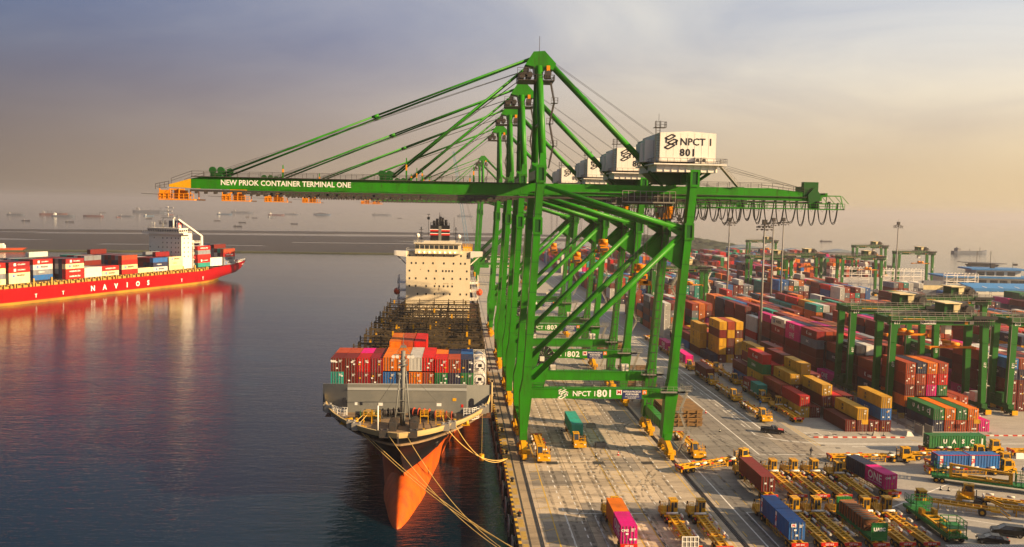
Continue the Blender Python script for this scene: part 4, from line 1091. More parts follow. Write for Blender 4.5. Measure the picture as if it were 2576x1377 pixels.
for sgn in (-1, 1):
    sA = interp(5.2, STEM)+13
    hx = sgn*(halfb(5.2, 13)+.15)
    MB().tube((hx-sgn*.9, sA+.4, 5.6), (hx+sgn*.25, sA-.4, 5.0), .62, 12).build('hawse_pipe', HB_BLACK, ship)
    if sgn < 0:
        an = MB(); an.beam((hx-.25, sA-.3, 5.0), (hx-.1, sA-.3, 2.9), .28, .28)
        an.quadbox([(hx-1.0, sA-.5, 2.2), (hx+.9, sA-.5, 2.2), (hx+.9, sA-.1, 2.2), (hx-1.0, sA-.1, 2.2), (hx-.7, sA-.5, 3.0), (hx+.5, sA-.5, 3.0), (hx+.5, sA-.1, 3.0), (hx-.7, sA-.1, 3.0)])
        an.build('anchor', 'rust', ship)
# lashing bridges and hatch covers
LB = paint('lashing bridge brown', (.05, .038, .024), .65, .6, (.16, .11, .045), .8)
HC = paint('hatch cover brown', (.085, .058, .034), .75, .7, (.05, .04, .03), .5)
def lashing(y):
    b_ = MB()
    for k in range(13):
        x = -15.3+k*2.55
        tall = k % 2 == 0
        b_.box(x-.14, x+.14, y-.5, y-.25, 8.8, 17.0 if tall else 15.0); b_.box(x-.12, x+.12, y+.3, y+.5, 8.8, 15.0)
        if k < 12:
            b_.beam((x, y, 12.7), (x+1.2, y, 14.4), .2, .2); b_.beam((x+2.55, y, 12.7), (x+1.3, y, 14.4), .2, .2)
            b_.beam((x, y-.4, 10.3), (x+1.2, y-.4, 12.2), .16, .16); b_.beam((x+2.55, y-.4, 10.3), (x+1.3, y-.4, 12.2), .16, .16)
            b_.beam((x+.2, y-.4, 15.2), (x+.8, y-.4, 16.2), .05, .05)
    for z, h in ((10.1, .28), (12.35, .34), (14.75, .4)): b_.box(-15.6, 15.6, y-.55, y+.55, z, z+h)
    for z in (15.7, 16.3): b_.box(-15.5, 15.5, y-.68, y-.58, z, z+.1); b_.box(-15.5, 15.5, y+.58, y+.68, z, z+.1)
    b_.box(-15.9, -15.3, y-.8, y+.8, 8.8, 15.4); b_.box(15.3, 15.9, y-.8, y+.8, 8.8, 15.4)
    o = b_.build('lashing_bridge', LB, ship)
    yb = MB()
    for k in range(6):
        x = -13.8+k*5.1+rnd.uniform(-.6, .6); z = rnd.choice((10.4, 12.7, 15.1)); yb.box(x-.25, x+.25, y-.75, y-.62, z, z+1.3)
    yb.build('lamp_box', 'yellow', o)
for y in (52.5, 65.5, 78.5, 91.8, 105, 117.5, 130, 144, 157, 168.5): lashing(y)
for y0, y1 in ((27.8, 39.4), (39.6, 51.6), (53.3, 64.6), (66.3, 77.6), (79.3, 90.9), (92.6, 104.1), (105.8, 116.6), (118.3, 129.2), (130.8, 143.1), (144.8, 156.1), (157.8, 167.6)):
    for x0, x1 in ((-15.2, -5.3), (-5.1, 5.1), (5.3, 15.2)):
        hcv = MB().box(x0, x1, y0, y1, 8.85, 10.0)
        for k in range(4):
            yy = y0+1.2+k*(y1-y0-2.4)/3
            hcv.box(x0+.3, x1-.3, yy-.12, yy+.12, 10.0, 10.25)
        hcv.build('hatch_cover', HC, ship)
# accommodation
hs = empty('accommodation_block'); hs.parent = ship; hs.location = (.9, 180, 0)
HW = paint('house cream', (.74, .64, .46), .5, .35, (.52, .38, .2), .18, streak=.35)
hw = MB(); hw.box(-11.7, 11.7, 0, 13, 8.8, 33.2)
for k in range(1, 7): z = 15.5+k*2.9; hw.box(-11.75, 11.75, -.02, 0, z, z+.06)
link('house_wall', hw.mesh('house_wall', HW), hs)
wm = MB().box(-.26, .26, -.03, .02, -.36, .36).mesh('window', 'glass')
WIN = [(31.6, (-10.4, -8.1, -5.4, -1.9, 2.1, 5.6, 8.3, 10.6)), (28.8, (-9.7, -8.1, -5.4, -1.9, 2.1, 5.6, 8.2, 9.8)), (26.0, (-10.4, -3.5, -.7, 1.7, 2.9, 4.0, 5.2, 10.5)),
       (23.2, (-10.4, -8.1, -4.3, -1.2, 2.1, 5.2, 8.2, 10.5)), (20.4, (-10.4, -8.1, -4.3, -1.2, .5, 2.1, 3.6, 5.2)), (17.5, (-7.4, -4.3, -1.2, 2.1, 4.4, 8.2, 10.5))]
for z, xs_ in WIN:
    for x in xs_: link('window', wm, hs, (x, -.02, z))
rs = MB()
for x, z, h in ((.3, 19.9, 1.1), (-.9, 21.6, .5), (2.2, 21.6, .5), (2.9, 21.6, .4), (3.6, 21.6, .5), (5.2, 21.6, .45), (-6.4, 26.6, .3)): rs.box(x-.09, x+.09, -.025, 0, z-h, z)
rs.build('rust_streak', 'rust', hs)
br = MB(); br.box(-8.5, 8.2, -1.2, 8, 32.3, 32.9); br.box(-8.5, 8.2, -1.0, 8, 32.9, 35.9); br.box(-8.9, 8.6, -1.5, 8.2, 35.9, 36.1)
link('wheelhouse', br.mesh('wheelhouse', HW), hs)
for k in range(9): x = -7.6+k*1.75; MB().box(x-.72, x+.72, -1.06, -.99, 34.1, 35.4).build('bridge_window', 'glass', hs)
for k in range(8): x = -6.9+k*1.85; MB().tube((x, -1.5, 32.9), (x, -1.25, 32.9), .2, 8).build('deck_lamp', 'lamp', hs)
for sgn in (-1, 1):
    wg = MB(); wg.prism([(sgn*11.7, 31.0), (sgn*16.1, 31.6), (sgn*16.1, 33.2), (sgn*11.7, 33.2)], -.6, 3.5, 'y'); wg.beam((sgn*15, 1, 31.4), (sgn*11.8, 1, 28.4), .4, .4)
    wg.build('bridge_wing', 'white', hs)
    for z in (15.0, 18.2, 21.2): MB().box(sgn*11.7 if sgn > 0 else -15.0, 15.0 if sgn > 0 else -11.7, 1.5, 10, z, z+.15).rail([(sgn*14.9, 1.5, z+.15), (sgn*14.9, 10, z+.15)], step=1.2, r=.05).rail([(sgn*11.9, 1.5, z+.15), (sgn*14.9, 1.5, z+.15)], step=1.2, r=.05).build('side_gallery', 'white', hs)
    for y_ in (1.6, 6, 9.8): MB().beam((sgn*14.7, y_, 8.8), (sgn*14.7, y_, 24), .2, .2).build('gallery_post', 'white', hs)
    lbt = MB(); rows = []
    for q, rr in ((-3.4, .1), (-2.6, .9), (0, 1.25), (2.6, .9), (3.4, .1)): rows.append([(sgn*15.2+math.cos(a)*rr, 4+q, 18.0+math.sin(a)*rr*1.1) for a in [2*math.pi*j/10 for j in range(11)]])
    lbt.grid(rows); lbt.build('lifeboat', paint('lifeboat orange', (.62, .07, .02), .45, .3), hs)
MB().rail([(-11.6, 0, 33.2), (-8.6, 0, 33.2)], step=.9, r=.05).rail([(8.3, 0, 33.2), (11.6, 0, 33.2)], step=.9, r=.05).rail([(-8.8, -1.4, 36.1), (8.5, -1.4, 36.1)], step=1.1, r=.05).build('deck_rail', 'dwhite', hs)
MB().box(8.9, 12.4, 4, 9, 33.2, 34.8).rail([(8.9, 3.9, 34.8), (12.4, 3.9, 34.8)], step=.8, r=.07).build('monkey_gallery', 'yellow', hs)
fn = MB(); fn.box(-3.8, 3.6, 19, 26, 36.2, 42.2, 0)
for k in range(2): z = 38.4+k*1.5; fn.box(-3.84, 3.64, 18.96, 26.04, z, z+.6, 1); fn.box(-3.84, 3.64, 18.96, 26.04, z+.6, z+.85, 2)
fn.box(-.6, .5, 18.9, 19, 36.2, 42, 3)
link('funnel', fn.mesh('funnel', ['black', 'redlamp', 'letter_w', BWM]), hs)
MB().box(-6, 6, 14, 30, 8.8, 36.2).build('engine_casing', HW, hs)
ex = MB()
for x, h in ((-2.4, 1.8), (-1.2, 2.6), (0, 3.4), (.9, 3.0), (2.2, 2.2)): ex.tube((x, 22, 42.2), (x, 22, 42.2+h), .55, 10)
ex.rail([(-3.8, 19, 42.2), (3.6, 19, 42.2)], step=1.2, r=.06)
for x, h in ((-.4, 5.2), (.1, 4.4), (-4.6, 4.5), (5.3, 3.5)): ex.beam((x, 21, 41 if abs(x) < 2 else 38), (x, 21, 42+h), .14, .14)
ex.box(-5.1, -4.1, 20.6, 21.4, 44.4, 45.4); ex.box(-5.2, -4.0, 20.6, 21.4, 46.3, 46.5)
ex.build('exhaust_pipe', 'black', hs)
for x in (-6.5, 6.2):
    a = MB().beam((x, 3, 36), (x, 3, 41.5), .22, .22)
    for k in range(4): a.box(x-.8, x+.8, 2.9, 3.1, 37.6+k*1.1, 37.75+k*1.1)
    a.box(x-.2, x+.2, 2.8, 3.2, 41.2, 41.9)
    a.build('signal_mast', 'black', hs)
for x, z in ((-7.7, 38.2), (7.4, 38.0)): 
    MB().tube((x, 2, 36.1), (x, 2, z), .15, 8).build('dome_post', 'galv', hs)
    rows = [[(x+math.cos(a)*rr, 2+math.sin(a)*rr, z+dz) for a in [2*math.pi*j/10 for j in range(11)]] for rr, dz in ((.5, 0), (.8, .5), (.65, 1.1), (.05, 1.4))]
    MB().grid(rows).build('radar_dome', 'white', hs)
# deck cargo at the bow: two tiers in view above the wall, twelve across
def on_ship(x, y, z): p = SM @ V((x, y, z)); return p.x, p.y, p.z
top = ['maroon', 'maroon', 'red', 'darkred', 'orange', 'orange', 'white', 'red', 'red', 'rustred', 'navy']
back = ['rustred', 'rustred', 'magenta', 'maroon', None, None, None, None, 'orange', 'navy', 'blue']
low = ['teal', 'maroon', 'darkred', 'maroon', 'blue', 'navy', 'orange', 'rustred', 'green', 'navy', 'green']
under = ['maroon', 'red', 'maroon', 'rustred', 'darkred', 'magenta', 'navy', 'maroon', 'red', 'orange', 'white']
SG = 'containers stacked on the bow of the moored ship'
SX = [-13.75+2.5*k for k in range(12)]
ZT = [12.15, 14.83, 17.51]
for k in range(11):
    nth = ORD[k]
    tall = top[k] if 4 <= k <= 7 else None
    dz = .55 if 4 <= k <= 7 else 0
    a = on_ship(SX[k], 30.4, ZT[2]+dz)
    if 4 <= k <= 7:
        p = on_ship(SX[k], 33.6, ZT[2]+.25)
        container(*p, top[k], 40, SR, f'{top[k]} container in upper tier of bow stack, {nth} column from left', SG, plain=(k in (6,)))
        for j in range(1): container(*on_ship(SX[k], 33.6, ZT[1]), low[k], 40, SR, f'{low[k]} container in second tier of bow stack, {nth} column from left', SG)
        container(*on_ship(SX[k], 33.6, ZT[0]), under[k], 40, SR, f'{under[k]} container just above the grey bow wall, {nth} column from left', SG, detail=1)
    else:
        for yy, cset, wd in ((30.4, (under, low, top), 'front'), (36.7, (None, None, back), 'rear')):
            for t in range(3):
                c_ = (cset[t] or under)[k] if cset[t] is not None else 'maroon'
                if wd == 'rear' and t < 2 and k not in (0,): continue
                tier = ('just above the grey bow wall', 'in second tier', 'in upper tier')[t]
                o = container(*on_ship(SX[k], yy, ZT[t]), c_, 20, SR, f'{c_} container {tier}, {wd} row of bow stack, {nth} column', SG, detail=2 if wd == 'front' else 1)
                if wd == 'front' and t == 2 and k == 0: letter('tex', .75, o, (-.75, -3.13, 2.1), 'letter_w', 0, .04)
for z_, w_ in ((ZT[2], 'upper'), (ZT[1], 'lower')): tank(*on_ship(SX[11], 30.4, z_), SR, f'{w_} white tank container in steel frame at right end of bow stack', 'tank containers on the bow')
tank(*on_ship(SX[11], 36.7, ZT[2]), SR, 'white tank container behind the upper one on the bow stack', 'tank containers on the bow')
for x, c_, z_ in ((SX[4]+.1, 'orange', 18.9), (SX[5]+.1, 'rustred', 18.9), (SX[6]+.2, 'red', 18.9)):
    container(*on_ship(x, 46.2, z_), c_, 40, SR, f'{c_} container standing high behind the bow stack, beside the mast top', SG, detail=1)
    for t in range(4): container(*on_ship(x, 46.2, z_-CH*(t+1)), 'maroon', 40, SR, f'maroon container under the high {c_} one behind the bow stack, {ORD[t]} below', SG, detail=0)
# mooring lines
def mooring(p, q, sag, label, r=.06):
    p, q = V(p), V(q); P = []
    for i in range(17):
        t = i/16; P.append(p.lerp(q, t)-V((0, 0, sag*4*t*(1-t))))
    o = MB().path(P, r, 6).build('mooring_line', 'rope'); tag(o, label, 'rope', 'mooring lines of the ship')
Lw = lambda x, y, z: V(on_ship(x, y, z))
mooring(Lw(-7.4, 7.2, 12.0), (-2.7, 120.6, .6), 1.5, 'yellow mooring line from the left bow crossing in front of the bulb', .07)
mooring(Lw(-7.9, 7.6, 12.0), (-2.5, 121.0, .6), 2.0, 'thinner mooring line beside the one from the left bow, slightly slacker', .06)
mooring(Lw(-1.4, -.3, 12.2), (-2.6, 117, .6), 2.5, 'mooring line from left fairlead at the stem to the near quay', .055)
mooring(Lw(1.5, -.3, 12.2), (-2.4, 117.6, .6), 3.0, 'mooring line from right fairlead at the stem to the near quay', .055)
mooring(Lw(7.6, 6.8, 12.0), (-2.9, 168.8, .6), 2.2, 'yellow mooring line from the right bow, upper of two to the bollard', .07)
mooring(Lw(9.2, 8.4, 12.0), (-2.7, 169.2, .6), 3.0, 'yellow mooring line from the right bow, lower of two to the bollard', .07)
for k, (a, c) in enumerate((((-7.4, 7.2, 12.1), (-6.6, 16.8, 12)), ((-8.4, 8.2, 12.1), (-7.2, 16.8, 12)), ((7.6, 6.8, 12.1), (6.6, 16.8, 12)), ((9.2, 8.4, 12.1), (7.4, 16.8, 12)))):
    mooring(Lw(*a), Lw(*c), .05, f'rope led from {("left" if k < 2 else "right")} winch drum over the deck, {("outer" if k % 2 else "inner")} one', .06)
MB().beam(Lw(14.2, 20.5, 12), Lw(14.2, 20.5, 3.4), .05, .05).build('fender_rope', 'rope')
bpy.data.objects['fender_rope']['label'] = 'thin rope with a yellow buoy hanging at the right bow'
bpy.data.objects['fender_rope']['category'] = 'rope'
fb = MB().tube(Lw(14.2, 20.5, 2.2), Lw(14.2, 20.5, 3.4), .45, 12).build('hanging_buoy', 'yellow'); tag(fb, 'yellow buoy hanging on a rope beside the right bow', 'buoy')

# ================================================================ the red ship passing in the channel
NR = -math.atan2(.39, .92)
RD = V((-.39, -.92, 0))              # bow direction
stern = V((-160.0, 613.0, 0))
nav = empty('container_ship', (stern.x-14.7, stern.y+6.5, 0), math.atan2(.39, -.92) * 0 + NR)
tag(nav, 'red hulled container ship sailing on the left, white letters along its side', 'ship')
NM = Matrix.Translation(nav.location) @ Matrix.Rotation(NR, 4, 'Z')
# local y: 0 at the stern, negative towards the bow; near side is +x
HR = paint('hull red', (.31, .002, .004), .4, .5, (.16, .003, .004), .1, streak=.4, rust=.3)
HO = paint('boot top ochre', (.42, .20, .02), .6, .8, (.09, .06, .02), .12)
def nhalf(z, s):   # s metres from the stern
    w_ = interp_s(s, [(-13, 10.3), (-4, 12.6), (10, 15), (28, 15.9), (50, 16), (180, 16), (215, 12), (240, 5.5), (252, .3)])
    if z < 1: w_ = interp_s(s, [(-13, 2.0), (-3, 5.5), (10, 10.5), (28, 14.4), (55, 16), (180, 16), (212, 10.5), (238, 3), (248, .3)])
    elif z < 5: w_ = w_*.6+.4*interp_s(s, [(-13, 6.0), (-4, 9.5), (10, 13), (28, 15.2), (50, 16), (180, 16), (214, 11.5), (240, 4), (251, .3)])
    return min(w_, 16.0)
ss = [-13, -10, -6, -2, 2, 6, 10, 14, 20, 28, 38, 50, 70, 100, 130, 160, 180, 195, 210, 225, 238, 247, 252]
for sgn in (-1, 1):
    rows = []
    for s in ss:
        tp = interp(s, [(-13, 9.0), (28, 6.4), (34, 5.0), (200, 5.0), (215, 8), (252, 10)])
        rows.append([(sgn*nhalf(z, s), -s - max(0, 5.0-z)*2.0*max(0, 1-s/60), z) for z in (-4, -3.2, -1.9, -1.85, 1.2, 3.4, tp)])
    if sgn > 0: rows = [r[::-1] for r in rows]
    MB().grid(rows, mifun=lambda i, j, q=sgn: 1 if ((j < 2) if q < 0 else (j > 3)) else 0).build('hull_side', [HR, HO], nav)
MB().face([(-7.0, 11.0, 4.2), (7.0, 11.0, 4.2), (10.3, 12.95, 9.0), (-10.3, 12.95, 9.0)]).build('transom', HR, nav)
MB().box(-15.2, 15.2, -205, -30, 4.4, 4.7).box(-12.5, 12.5, -30, 2, 6.0, 6.3).box(-9.5, 9.5, 2, 12, 6.2, 6.4).box(-8, 8, -238, -205, 7, 7.2).build('deck', 'rust', nav)
cm = MB()
for k in range(46):
    y = -34-k*3.7
    cm.box(14.2, 15.6, y, y+.4, 4.7, 6.9); cm.box(13.2, 15.3, y-1.6, y-.3, 6.5, 6.9)
    if k % 3 == 0: cm.box(14.4, 15.2, y-1.2, y-.4, 4.7, 9.0)
cm.box(13.0, 14.2, -205, -32, 4.7, 7.2)
cm.build('coaming_stay', paint('coaming buff', (.50, .30, .06), .6, .6, (.14, .09, .04), .8), nav)
for y0 in range(13):
    y = -36-13.1*y0
    MB().box(-14.8, 14.8, y-12.2, y, 6.2, 7.2).build('hatch_cover', HC, nav)
nr_ = MB(); nr_.rail([(10.2, 12.5, 9.0), (13.5, 0, 8.3), (15.4, -18, 7.2)], h=1.3, step=2, r=.07).rail([(10.2, 12.5, 9.0), (-10.2, 12.5, 9.0)], h=1.3, step=2, r=.07)
for k in range(5): nr_.box(9.6+k*.5, 10.2+k*.5, 9-k*2.2, 10-k*2.2, 6.3, 8.6)
nr_.build('stern_rail', 'letter_w', nav)
for k, ch in enumerate('NAVIOS'):
    letter(ch, 3.9, nav, (16.4, -131+k*8.4, .95), 'letter_w', math.pi/2, .14)
dm = MB()
for y in (-151, -60, -40, -168): dm.box(16.3, 16.36, y-.2, y+.2, -.6, 1.4); dm.box(16.3, 16.36, y-.7, y+.7, 1.0, 1.3)
dm.build('draught_mark', 'letter_w', nav)
# its house
nh = empty('accommodation_block'); nh.parent = nav; nh.location = (0, -51.5, 0)
NW = paint('ship white', (.72, .67, .58), .5, .3, (.5, .4, .25), .15)
hb_ = MB().box(-11.6, 13.4, -5, 5, 4.7, 28.5); link('house_wall', hb_.mesh('house_wall', NW), nh)
MB().box(-8, 9.6, 6, 11.5, 4.7, 24.5).build('engine_casing', NW, nh)
wn = MB().box(-.35, .35, -.05, .05, -.45, .45).mesh('window', 'glass')
for i, z in enumerate((26.2, 23.3, 20.4, 17.6, 14.8)):
    for x in (-10.8, -7.5, -4.2, -.9, 2.4, 5.7, 9.0, 11.2)[:8 if i < 4 else 8]:
        if rnd.random() < .9: link('window', wn, nh, (x, -5.03, z))
    for y in (-2.5, 1.2): o = link('window', wn, nh, (13.43, y, z), (0, 0, math.pi/2))
nb = MB(); nb.box(-15.8, 16, -6.2, 1.5, 28.5, 29.6); nb.box(-12, 12.4, -6, 2, 29.6, 32.2); nb.box(-12.3, 12.7, -6.3, 2.3, 32.2, 32.5); link('wheelhouse', nb.mesh('wheelhouse', NW), nh)
for k in range(13): MB().box(-11.6+k*1.85, -10.1+k*1.85, -6.08, -5.98, 30.2, 31.5).build('bridge_window', 'glass', nh)
for k in range(4): MB().box(12.38, 12.45, -5.6+k*1.9, -4.2+k*1.9, 30.2, 31.5).build('bridge_window', 'glass', nh)
MB().rail([(-15.8, -6.2, 29.6), (16, -6.2, 29.6), (16, 1.5, 29.6)], step=1.6, r=.07).rail([(-12, -6, 32.5), (12.4, -6, 32.5)], step=1.6, r=.07).build('bridge_rail', 'dwhite', nh)
fu = MB().box(-3, 3, 3, 9, 28.5, 37.0, 0).box(3.0, 3.06, 4.5, 7.5, 31, 35.5, 1); link('funnel', fu.mesh('funnel', ['blue_f' if False else CM['navy'], 'redlamp']), nh)
letter('N', 3.2, nh, (3.1, 6, 33.2), 'letter_w', math.pi/2, .1)
mm_ = MB()
for x in (-4, 4): mm_.tube((x, -1, 32.5), (x, -1, 39), .5, 8)
mm_.box(-5, 5, -1.6, -.4, 38.6, 39.2); mm_.tube((0, -1, 39), (0, -1, 46), .25, 6); mm_.box(-3, 3, -1.2, -.8, 42.8, 43.3); mm_.box(-2, 4, -1.2, -.8, 45, 45.4); mm_.rail([(-5, -1.6, 39.2), (5, -1.6, 39.2)], step=1.2, r=.07)
for x in (-10, -8, 9, 11): mm_.beam((x, -4, 32.5), (x, -4, 36), .2, .2)
mm_.build('signal_mast', 'dwhite', nh)
MB().beam((4, 3.5, 38), (7, 22, 27.0), .9, .9).tube((7, 22, 5), (7, 22, 27), .9, 8).build('provision_crane', NW, nh)
ga = MB()
for z in (8.5, 12.2, 15.8, 19.4, 23): ga.box(9.6, 13.2, 6, 13, z, z+.25); ga.rail([(13.2, 6, z+.25), (13.2, 13, z+.25)], step=1.2, r=.07)
for y in (6.5, 12.8): ga.beam((13, y, 4.7), (13, y, 24), .3, .3)
ga.box(9, 14, 14, 20, 4.7, 10.5)
ga.build('side_gallery', NW, nh)
rows = [[(12.6+math.cos(a)*rr, 9.5+q, 13.8+math.sin(a)*rr*1.1) for a in [2*math.pi*j/10 for j in range(11)]] for q, rr in ((-3.6, .1), (-2.6, 1.1), (0, 1.5), (2.6, 1.1), (3.6, .1))]
MB().grid(rows).build('lifeboat', paint('lifeboat red', (.6, .03, .02), .4, .3), nh)
# its deck cargo, by bays: (distance from stern, tiers on the near side top down, sideways start)
NG = 'containers on the red ship'
def nav_c(x, s, z, c_, label, text=None, size=40, detail=0):
    p = NM @ V((x, -s, z))
    o = container(p.x, p.y, p.z, c_, size, NR+math.pi, label, NG, detail=0)
    if text: brand(o, text, CMESH[size][0], -1)
    return o
bays = [  # distance of the bay centre from the stern, near-side tiers bottom up (colour, text), inner colour, first filled row
    (12.5, [('grey', 'MAERSK'), ('grey', 'MAERSK'), ('red', 'HAMBURG'), ('rustred', None)], 'grey', 0, 'aftermost bay'),
    (26, [('white', None), ('white', None)], 'grey', 0, 'low bay between aft stacks'),
    (38, [('teal', None), ('red', 'GOLD'), ('red', None), ('grey', None), ('red', 'HAMBURG')], 'grey', 0, 'bay right behind the house'),
    (64.5, [('cream', None), ('cream', 'COSCO'), ('cream', 'MAERSK')], 'maroon', 0, 'bay right before the house'),
    (78, [('white', 'MAERSK'), ('navy', 'SCHENKER'), ('blue', None)], 'navy', 0, 'second bay before the house'),
    (90.5, [('cream', None)], 'maroon', 0, 'third bay before the house'),
    (103, [('red', None), ('cream', 'MAERSK'), ('red', None), ('rustred', None)], 'grey', 0, 'fourth bay before the house'),
    (117.5, [('cream', 'MAERSK'), ('red', 'HAMBURG')], 'navy', 0, 'fifth bay before the house'),
    (130, [('white', None), ('white', None)], 'white', 0, 'sixth bay before the house'),
    (142.5, [('red', 'HAMBURG'), ('red', 'HAMBURG'), ('cream', 'MAERSK'), ('darkred', 'GOLD')], 'maroon', 0, 'seventh bay before the house'),
    (156, [('blue', None), ('grey', 'COSCO'), ('white', 'MAERSK'), ('red', 'GOLD')], 'maroon', 3, 'half empty bay'),
    (177, [('cream', None), ('cream', 'MAERSK'), ('red', 'GOLD'), ('darkred', 'GOLD')], 'grey', 0, 'bay before the half empty one'),
    (191, [('cream', 'MAERSK'), ('grey', None), ('cream', 'MAERSK'), ('red', 'GOLD')], 'maroon', 0, 'bay at the left edge')]
txtname = {'MAERSK': 'MAERSK lettering', 'HAMBURG': 'white HAMBURG lettering', 'COSCO': 'COSCO lettering', 'GOLD': 'white emblem', 'SCHENKER': 'white script lettering', None: 'plain sides'}
inn = MB(); cn = list(CM)
TN = ['one', 'two', 'three', 'four', 'five', 'six']
for s, tiers, inner, k0, nm in bays:
    base = 7.25 if s > 40 else 7.6
    r = random.Random(int(s))
    for t, (c_, tx) in enumerate(tiers):
        nav_c(14.6-2.52*k0, s, base+t*CH, c_, f'{c_} container with {txtname[tx]}, tier {TN[t]}, {nm} of red ship', tx)
    for k in range(k0+1, 12):
        hgt = len(tiers) + (0 if r.random() > .12 else 1)
        if s == 117.5 and k > 4: hgt = 4
        for t in range(hgt):
            c_ = r.choice([inner, 'grey', 'maroon', 'maroon', 'navy', 'white', 'darkred', 'teal' if r.random() < .3 else 'black'])
            if t >= hgt-3 or k == 1: inn.box(14.6-2.52*k-1.22, 14.6-2.52*k+1.22, -s-6.09, -s+6.09, base+t*CH, base+t*CH+CH-.03, cn.index(c_))
ic = inn.build('inner_containers', [CM[k] for k in cn]); ic.matrix_world = NM
tag(ic, 'inner rows of mixed containers on the red ship behind the near side ones', kind='stuff')
# ================================================================ ships at anchor in the roads
FARH = paint('far house grey', (.20, .20, .22), .7, .3)
def far_ship(x, y, Ls, col_, house, kind, label, rz=0.0, hh=1.0):
    o = empty('anchored_ship', (x, y, WATER_Z), rz); tag(o, label, 'ship', 'ships anchored offshore')
    h = MB(); B = Ls*.085; D = Ls*.055*hh
    P = [(-Ls/2, 0), (-Ls/2, D*1.1), (-Ls*.3, D), (Ls*.38, D), (Ls*.5, D*1.5), (Ls*.46, 0)]
    rows = []
    for xx, q, t in ((-.5, .75, 1.15), (-.42, 1, 1.05), (-.1, 1, 1), (.3, 1, 1), (.42, .6, 1.25), (.5, .05, 1.5)):
        rows.append([(xx*Ls, -B*q*.9, -.4), (xx*Ls, -B*q, D*t), (xx*Ls, B*q, D*t), (xx*Ls, B*q*.9, -.4)])
    h.grid(rows, smooth=False); h.face([rows[0][k] for k in (0, 1, 2, 3)])
    h.build('hull', col_, o)
    hx = -Ls*.36 if house else Ls*.1
    s = MB().box(hx-Ls*.045, hx+Ls*.045, -B*.8, B*.8, D, D+Ls*.06).box(hx-Ls*.035, hx+Ls*.03, -B*.95, B*.95, D+Ls*.06, D+Ls*.075).box(hx-Ls*.03, hx-.0, -B*.3, B*.3, D+Ls*.075, D+Ls*.1)
    s.build('superstructure', 'letter_w' if 'white' in label else FARH, o)
    d = MB()
    if kind == 'bulk':
        for k in range(4): xx = -Ls*.2+k*Ls*.15; d.box(xx, xx+Ls*.1, -B*.6, B*.6, D, D*1.25); d.beam((xx-Ls*.02, 0, D), (xx-Ls*.02, 0, D+Ls*.11), Ls*.012, Ls*.012); d.beam((xx-Ls*.02, 0, D+Ls*.1), (xx+Ls*.07, 0, D+Ls*.05), Ls*.008, Ls*.008)
    elif kind == 'box':
        d.box(-Ls*.25, Ls*.36, -B*.9, B*.9, D, D*1.9); d.box(-Ls*.1, Ls*.2, -B*.9, B*.9, D*1.9, D*2.4)
    else:
        d.box(-Ls*.25, Ls*.38, -B*.3, B*.3, D, D*1.15); d.beam((Ls*.3, 0, D), (Ls*.3, 0, D+Ls*.1), Ls*.01, Ls*.01); d.beam((0, 0, D), (0, 0, D+Ls*.06), Ls*.01, Ls*.01)
    d.build('deck_gear', 'steel', o)
    return o
GH = paint('far hull grey', (.10, .12, .16), .6, .3); BH = paint('far hull blue', (.06, .12, .2), .6, .3); RH = paint('far hull red', (.14, .06, .055), .6, .3); KH = paint('far hull dark', (.05, .05, .06), .6, .3)
fs = [(-1354, 2785, 95, GH, 1, 'bulk', 'grey hazy freighter at the far left edge of the anchorage', 0), (-1293, 2900, 150, RH, 1, 'bulk', 'hazy freighter with masts second from the left edge', .1),
      (-1165, 2674, 120, GH, 1, 'bulk', 'two masted grey freighter far above the white containers on the left', 0), (-1115, 2760, 110, RH, 1, 'bulk', 'reddish freighter right beside the two masted grey one', 3.1),
      (-1378, 3511, 55, KH, 1, 'tank', 'small dark ship alone between the left freighters and the house of the red ship', 1.2), (-1019, 2705, 45, RH, 1, 'tank', 'small reddish vessel seen end on, left of the red ship bridge', 1.4),
      (-1051, 2856, 85, GH, 1, 'tank', 'low grey ship just left of the red ship bridge, far out', 0), (-1320, 3874, 260, GH, 1, 'tank', 'long low tanker above the red ship bridge', 0),
      (-1030, 3001, 70, BH, 1, 'box', 'blue white vessel above the red ship mast', 1.0), (-1065, 3333, 55, RH, 1, 'tank', 'faint reddish ship right of the red ship mast', 1.1),
      (-940, 3032, 65, GH, 1, 'tank', 'grey ship seen end on right of the red ship mast', 1.4), (-961, 3693, 110, BH, 1, 'tank', 'ship with bright white house under the tip of the longest boom', 0),
      (-736, 3122, 50, KH, 1, 'box', 'squat dark ship seen end on below the second boom tip', 1.4), (-673, 3215, 55, GH, 1, 'box', 'small squat ship with white house below the third boom tip', 1.0),
      (-761, 3740, 120, RH, 1, 'tank', 'ship with red and white house farther out behind the squat one', .0), (-1042, 4339, 190, GH, 1, 'tank', 'faint long tanker on the horizon below the second boom', 0),
      (-760, 4092, 120, GH, 0, 'tank', 'faint low ship left of the blue container ship on the horizon', 0), (-634, 4148, 140, BH, 1, 'box', 'blue laden ship on the horizon below the fourth boom tip', 3.14),
      (-381, 4427, 170, GH, 1, 'tank', 'pale low ship on the horizon below the far boom tips', 0), (36, 4587, 150, GH, 1, 'tank', 'palest ship on the horizon left of the far crane legs', 0),
      (683, 1615, 26, KH, 1, 'tank', 'small dark launch on the water above the yard, right of the light masts', 0), (717, 1207, 62, GH, 1, 'tank', 'grey coaster on the water near the right edge', .15)]
for x, y, Ls, c_, hs_, kd, lab, rz in fs: far_ship(x, y, Ls*(.55 if y > 1700 else .9), c_, hs_, kd, lab, rz)
boats = [(-998, 2089), (-885, 2052), (-880, 2555), (-692, 2095), (-665, 2456), (-683, 2991), (-419, 2249), (-483, 1937), (-234, 3493), (185, 3062), (-560, 2300), (-760, 2300)]
